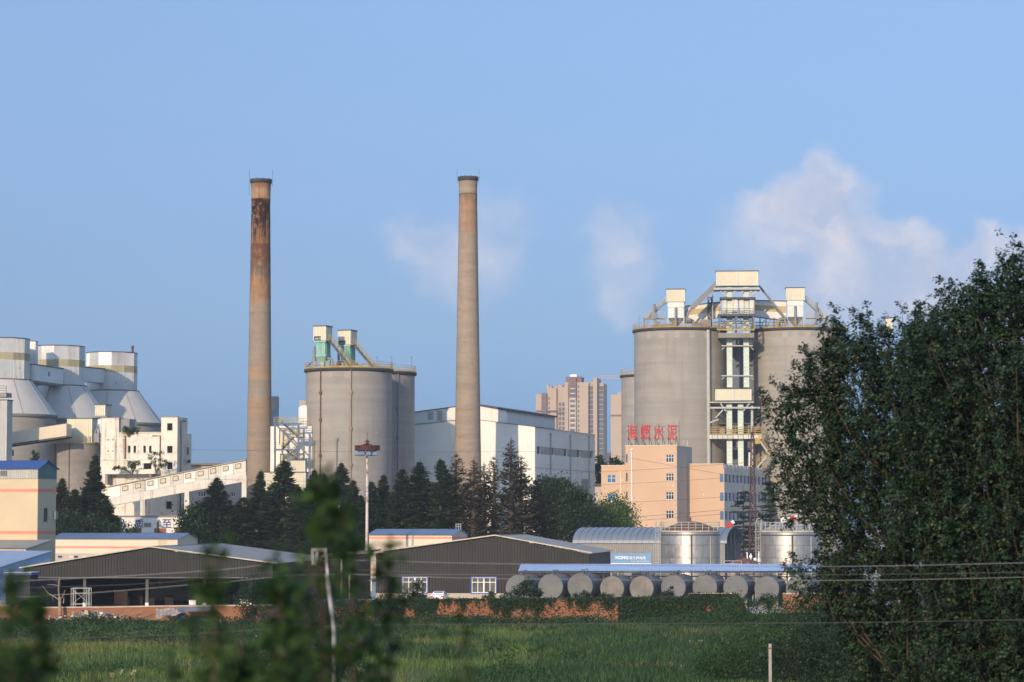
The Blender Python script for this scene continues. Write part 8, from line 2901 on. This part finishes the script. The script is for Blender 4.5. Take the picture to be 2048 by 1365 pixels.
# ---------------------------------------------------------------- near saplings beside the track (out of focus)
def sapling(px, py_top, Y, hw, label, seed, n=900, leaf=.105):
    rng = np.random.default_rng(seed)
    f = Frame(px, Y, 0, py=1200)
    gz = ground_z(f.o.x, Y)
    f.o.z = gz; f.co = f.inv @ (CAM - f.o)
    t = f.thing('sapling', label, 'sapling', 'young saplings beside the track')
    H = f.fz(px, py_top)
    Rm = hw * Y / FPX
    C, D = [], []
    tb = MB().tube([(0, 0, 0), (.03, 0, H * .6), (0, 0, H - .03)], [.030, .014, .003], 7)
    vis = max(.08, min(1.0, .1 * Y / H))          # leaves thicken over the upper part that stands above the bank
    nb = int(n * 1.5 / 15)
    for i in range(nb):
        h = 1 - rng.uniform(0, 1) ** .85 * min(1.0, vis * 1.5)
        a = rng.uniform(0, 6.28)
        r = Rm * min(1.0, .18 + 1.5 * (1 - h) / vis) * rng.uniform(.3, 1.1)
        z0 = h * H
        tip = np.array([r * math.cos(a), r * math.sin(a), z0 + r * rng.uniform(.3, .9)])
        root = np.array([0, 0, z0 - .15 * r])
        k = 15
        s = rng.uniform(.15, 1.05, k)
        C.append(root + (tip - root) * s[:, None] + rng.normal(0, .0029 * Y, (k, 3)))
        D.append(np.tile([math.cos(a) * .5, math.sin(a) * .5, -.3], (k, 1)))
        tb.tube([tuple(root), tuple(tip)], .0035, 4, .0015, cap=False)
    Q = leaf_quads(np.concatenate(C), np.concatenate(D), leaf * .74 * Y / 19.0, rng, .85, .45)
    link('crown', quads_mesh('crown', Q, SAPLING), t)
    link('trunk', tb.mesh('trunk', BARK), t)


sapling(640, 962, 8.7, 120, 'tallest near sapling, a blurred leader rising past the conifers', 71, 820)
sapling(700, 1090, 9.4, 90, 'blurred sapling leaning beside the tallest leader', 75, 480)
sapling(425, 1088, 8.3, 80, 'blurred slim sapling whose tip crosses the open shed gable', 72, 470)
sapling(480, 1215, 8.5, 90, 'blurred side shoot low beside the slim sapling', 76, 480)
sapling(775, 1078, 9.7, 56, 'blurred dark sapling tip before the cream building', 73, 330)
sapling(560, 1150, 8.1, 100, 'broad blurred shoot in front of the tallest leader', 80, 620)
sapling(925, 1238, 8.7, 46, 'low blurred sapling tip alone over the reeds', 74, 280)
sapling(20, 1140, 7.4, 90, 'blurred sapling standing directly before the guard hut', 77, 800)
sapling(70, 1205, 7.6, 90, 'blurred bushy shoot beside the sapling before the guard hut', 78, 850)
sapling(190, 1325, 7.8, 50, 'lone low blurred sapling tip over the dry grass', 79, 200)
sapling(345, 1318, 7.8, 64, 'low blurred tip between the dry grass and the slim sapling', 81, 240)

# ---------------------------------------------------------------- creeper on the wall
rng = np.random.default_rng(91)
def wall_top(px):
    xs_ = [62, 545, 700, 850, 1000, 1378, 1379, 1476, 1490]
    ys_ = [1217, 1211, 1204, 1200, 1199, 1197, 1190, 1190, 1212]
    return np.interp(px, xs_, ys_)


pts = []
n = 90000
px = rng.uniform(560, 1490, n)
v = rng.uniform(0, 1, n)
top = wall_top(px)
# cover: thick along the top and in hanging tongues, bare between 800 and 1240
from math import sin
hang = .30 + .32 * np.sin(px * .031 + 1.0) + .22 * np.sin(px * .083) + .16 * np.sin(px * .21 + 2) + .1 * np.sin(px * .47)
cover = np.where((px > 1236) & (px < 1400), 1.3, hang * .8 + np.where(px > 1400, .2, .06))
cover = np.where((px > 1165) & (px < 1236), .22 + .2 * np.sin(px * .12), cover)
speck = rng.random(n) < .09
keep = (v < cover + rng.normal(0, .10, n)) | speck
px, v, top = px[keep], v[keep], top[keep]
py = top - 2 + v * (1248 - top)
k = (WALL_Y - .25) / FPX
X = np.array([P(a, b, WALL_Y - .25).x for a, b in zip(px, py)])
Z = np.array([P(a, b, WALL_Y - .25).z for a, b in zip(px, py)])
Yc = WALL_Y - .30 - np.abs(rng.normal(0, .14, len(X)))
topm = rng.random(len(X)) < .16
Z = np.where(topm, Z.max() * 0 + 9 - (wall_top(px) - 1050) / FPX * WALL_Y + np.abs(rng.normal(0, .12, len(X))), Z)
Yc = np.where(topm, WALL_Y + rng.uniform(-.5, .3, len(X)), Yc)
C = np.stack([X, Yc, Z], 1)
Q = leaf_quads(C, np.tile([0, -.6, -.5], (len(C), 1)).astype(float), .15, rng, .9, .5)
tag(link('creeper', quads_mesh('creeper', Q, CREEPER)), 'green creeper hanging over the tall red brick wall', 'creeper', kind='stuff')

# ground creeper on the bank below the left wall and along the wall foot
n = 90000
X = rng.uniform(-56, 40, n)
Yg = WALL_Y - .4 - np.where(X < -22, 2.2 + rng.uniform(0, 1, n) ** 1.3 * 44, np.abs(rng.normal(0, 5.2, n)))
Zg = np.array([ground_z(a, b) for a, b in zip(X, Yg)])
lf = X < -22
keep = lf | (rng.random(n) < .35) | (X > 14)
X, Yg, Zg, lf = X[keep], Yg[keep], Zg[keep], lf[keep]
bare = (np.sin(X * .35 + 1.0) * np.sin(Yg * .5 + X * .1) > .55) & ~lf
X, Yg, Zg = X[~bare], Yg[~bare], Zg[~bare]
lump_ = .25 + .35 * (np.sin(X * .9) * np.sin(Yg * .7 + X * .3) + 1)
C = np.stack([X, Yg, Zg + rng.uniform(0, 1, len(X)) * lump_ + .05], 1)
Q = leaf_quads(C, np.tile([0, -.4, .4], (len(C), 1)).astype(float), .2, rng, .9, .5)
tag(link('ground_creeper', quads_mesh('ground_creeper', Q, CREEPER)), 'leafy creeper carpeting the bank at the wall foot', 'creeper', kind='stuff')

# grass and reeds on the field
def vnoise(x, y, scale, seed, octv=3):
    """smooth value noise in the plane, 0 to 1"""
    r = np.random.default_rng(seed)
    out, amp, tot = 0.0, 1.0, 0.0
    for o_ in range(octv):
        G = r.uniform(0, 1, (64, 64))
        u, v_ = x * scale, y * scale
        i, j = np.floor(u).astype(int), np.floor(v_).astype(int)
        fu, fv = u - i, v_ - j
        fu, fv = fu * fu * (3 - 2 * fu), fv * fv * (3 - 2 * fv)
        g = lambda a_, b_: G[a_ % 64, b_ % 64]
        out = out + amp * ((g(i, j) * (1 - fu) + g(i + 1, j) * fu) * (1 - fv) + (g(i, j + 1) * (1 - fu) + g(i + 1, j + 1) * fu) * fv)
        tot += amp
        amp *= .5
        scale *= 2.1
    return out / tot


def field_blades(name, label, m, n, lo, hi, seed, dens, hgt, wid, spread):
    rng = np.random.default_rng(seed)
    Yg = 156 + (WALL_Y - 7 - 156) * rng.uniform(0, 1, n) ** .9
    X = rng.uniform(-1, 1, n) * (Yg * 1024 / FPX + 3)
    d = vnoise(X, Yg * .45, dens, seed + 1)          # patches drawn out along the line of sight
    keep = (d > lo) & (d < hi) & (rng.random(n) < .35 + 1.1 * np.abs(d - lo))
    X, Yg, d = X[keep], Yg[keep], d[keep]
    Zg = np.array([ground_z(a_, b_) for a_, b_ in zip(X, Yg)])
    hv_ = vnoise(X, Yg, .35, seed + 2)
    h = rng.uniform(.35, 1.0, len(X)) * hgt * (.45 + 1.0 * hv_)
    w = rng.uniform(.5, 1.1, len(X)) * wid
    a_ = rng.uniform(0, 6.28, len(X))
    lean = rng.normal(0, spread, (len(X), 2)) * h[:, None]
    bx, by = np.cos(a_) * w, np.sin(a_) * w
    V = np.empty((len(X), 4, 3))
    V[:, 0] = np.stack([X - bx, Yg - by, Zg - .05], 1)
    V[:, 1] = np.stack([X + bx, Yg + by, Zg - .05], 1)
    V[:, 2] = np.stack([X + bx * .3 + lean[:, 0], Yg + by * .3 + lean[:, 1], Zg + h], 1)
    V[:, 3] = np.stack([X - bx * .3 + lean[:, 0] * 1.05, Yg - by * .3 + lean[:, 1] * 1.05, Zg + h * 1.02], 1)
    tag(link(name, quads_mesh(name, V, m)), label, 'grass', kind='stuff')


GRASS = leafmat('reed grass', [(0, (0.0571, 0.0977, 0.0256)), (.45, (0.0915, 0.1528, 0.0373)), (.9, (0.1398, 0.2066, 0.0541)), (1, (0.2795, 0.2378, 0.0884))], .25, .6, .12)
GRASS_DARK = leafmat('dark weed', [(0, (0.0200, 0.0480, 0.0190)), (.6, (0.0350, 0.0800, 0.0280)), (1, (0.0600, 0.1150, 0.0400))], .2, .6, .12)
STRAW = leafmat('dry straw', [(0, (.13, .11, .045)), (.5, (.22, .18, .08)), (1, (.33, .27, .13))], .2, .8, .1)
field_blades('grass', 'tall reedy green grass covering the field below the wall', GRASS, 200000, .40, 1.1, 201, .055, .62, .034, .28)
field_blades('dark_weeds', 'dark weeds in hollows of the grassy field', GRASS_DARK, 130000, -.1, .50, 201, .055, .75, .06, .35)
field_blades('dry_grass', 'straw coloured dry grass in strips across the field', STRAW, 170000, .50, 1.2, 231, .05, .5, .035, .28)
field_blades('pale_grass', 'pale bright tufts of fresh grass scattered over the field', leafmat('fresh grass', [(0, (.07, .12, .035)), (1, (.15, .21, .07))], .3, .6, .1), 110000, .55, 1.2, 261, .08, .5, .03, .4)

# weedy clumps standing out of the grass
rw = np.random.default_rng(301)
lob = []
for i in range(95):
    y_ = 160 + 104 * rw.uniform(0, 1) ** .8
    x_ = rw.uniform(-1, 1) * (y_ * 1024 / FPX)
    r_ = rw.uniform(.35, 1.3)
    for j in range(rw.integers(1, 4)):
        xx, yy = x_ + rw.normal(0, r_), y_ + rw.normal(0, r_)
        lob.append((xx, yy, ground_z(xx, yy) + r_ * .3, r_, r_, r_ * rw.uniform(.45, .8)))
me, _ = blob_mesh(302, lob, 26000, .15, SHRUB, up=.6, clump=16)
me.name = 'weed_clumps'
tag(link('weed_clumps', me), 'leafy weed clumps scattered through the grassy field', 'weeds', kind='stuff')
# ================================================================ HAZE
hz = MB().box(-520, 560, -40, 1720, -3.2, 98)
hm = bpy.data.materials.new('pale air')
hm.use_nodes = True
hm.node_tree.nodes.clear()
ho = hm.node_tree.nodes.new('ShaderNodeOutputMaterial')
hv = hm.node_tree.nodes.new('ShaderNodeVolumePrincipled')
hv.inputs['Color'].default_value = (.80, .88, 1.0, 1)
hv.inputs['Density'].default_value = 0.00012
hv.inputs['Anisotropy'].default_value = 0.0
hm.node_tree.links.new(hv.outputs[0], ho.inputs['Volume'])
o = hz.build('haze', hm)
tag(o, 'thin pale air between the camera and the far towers', 'haze', kind='stuff')
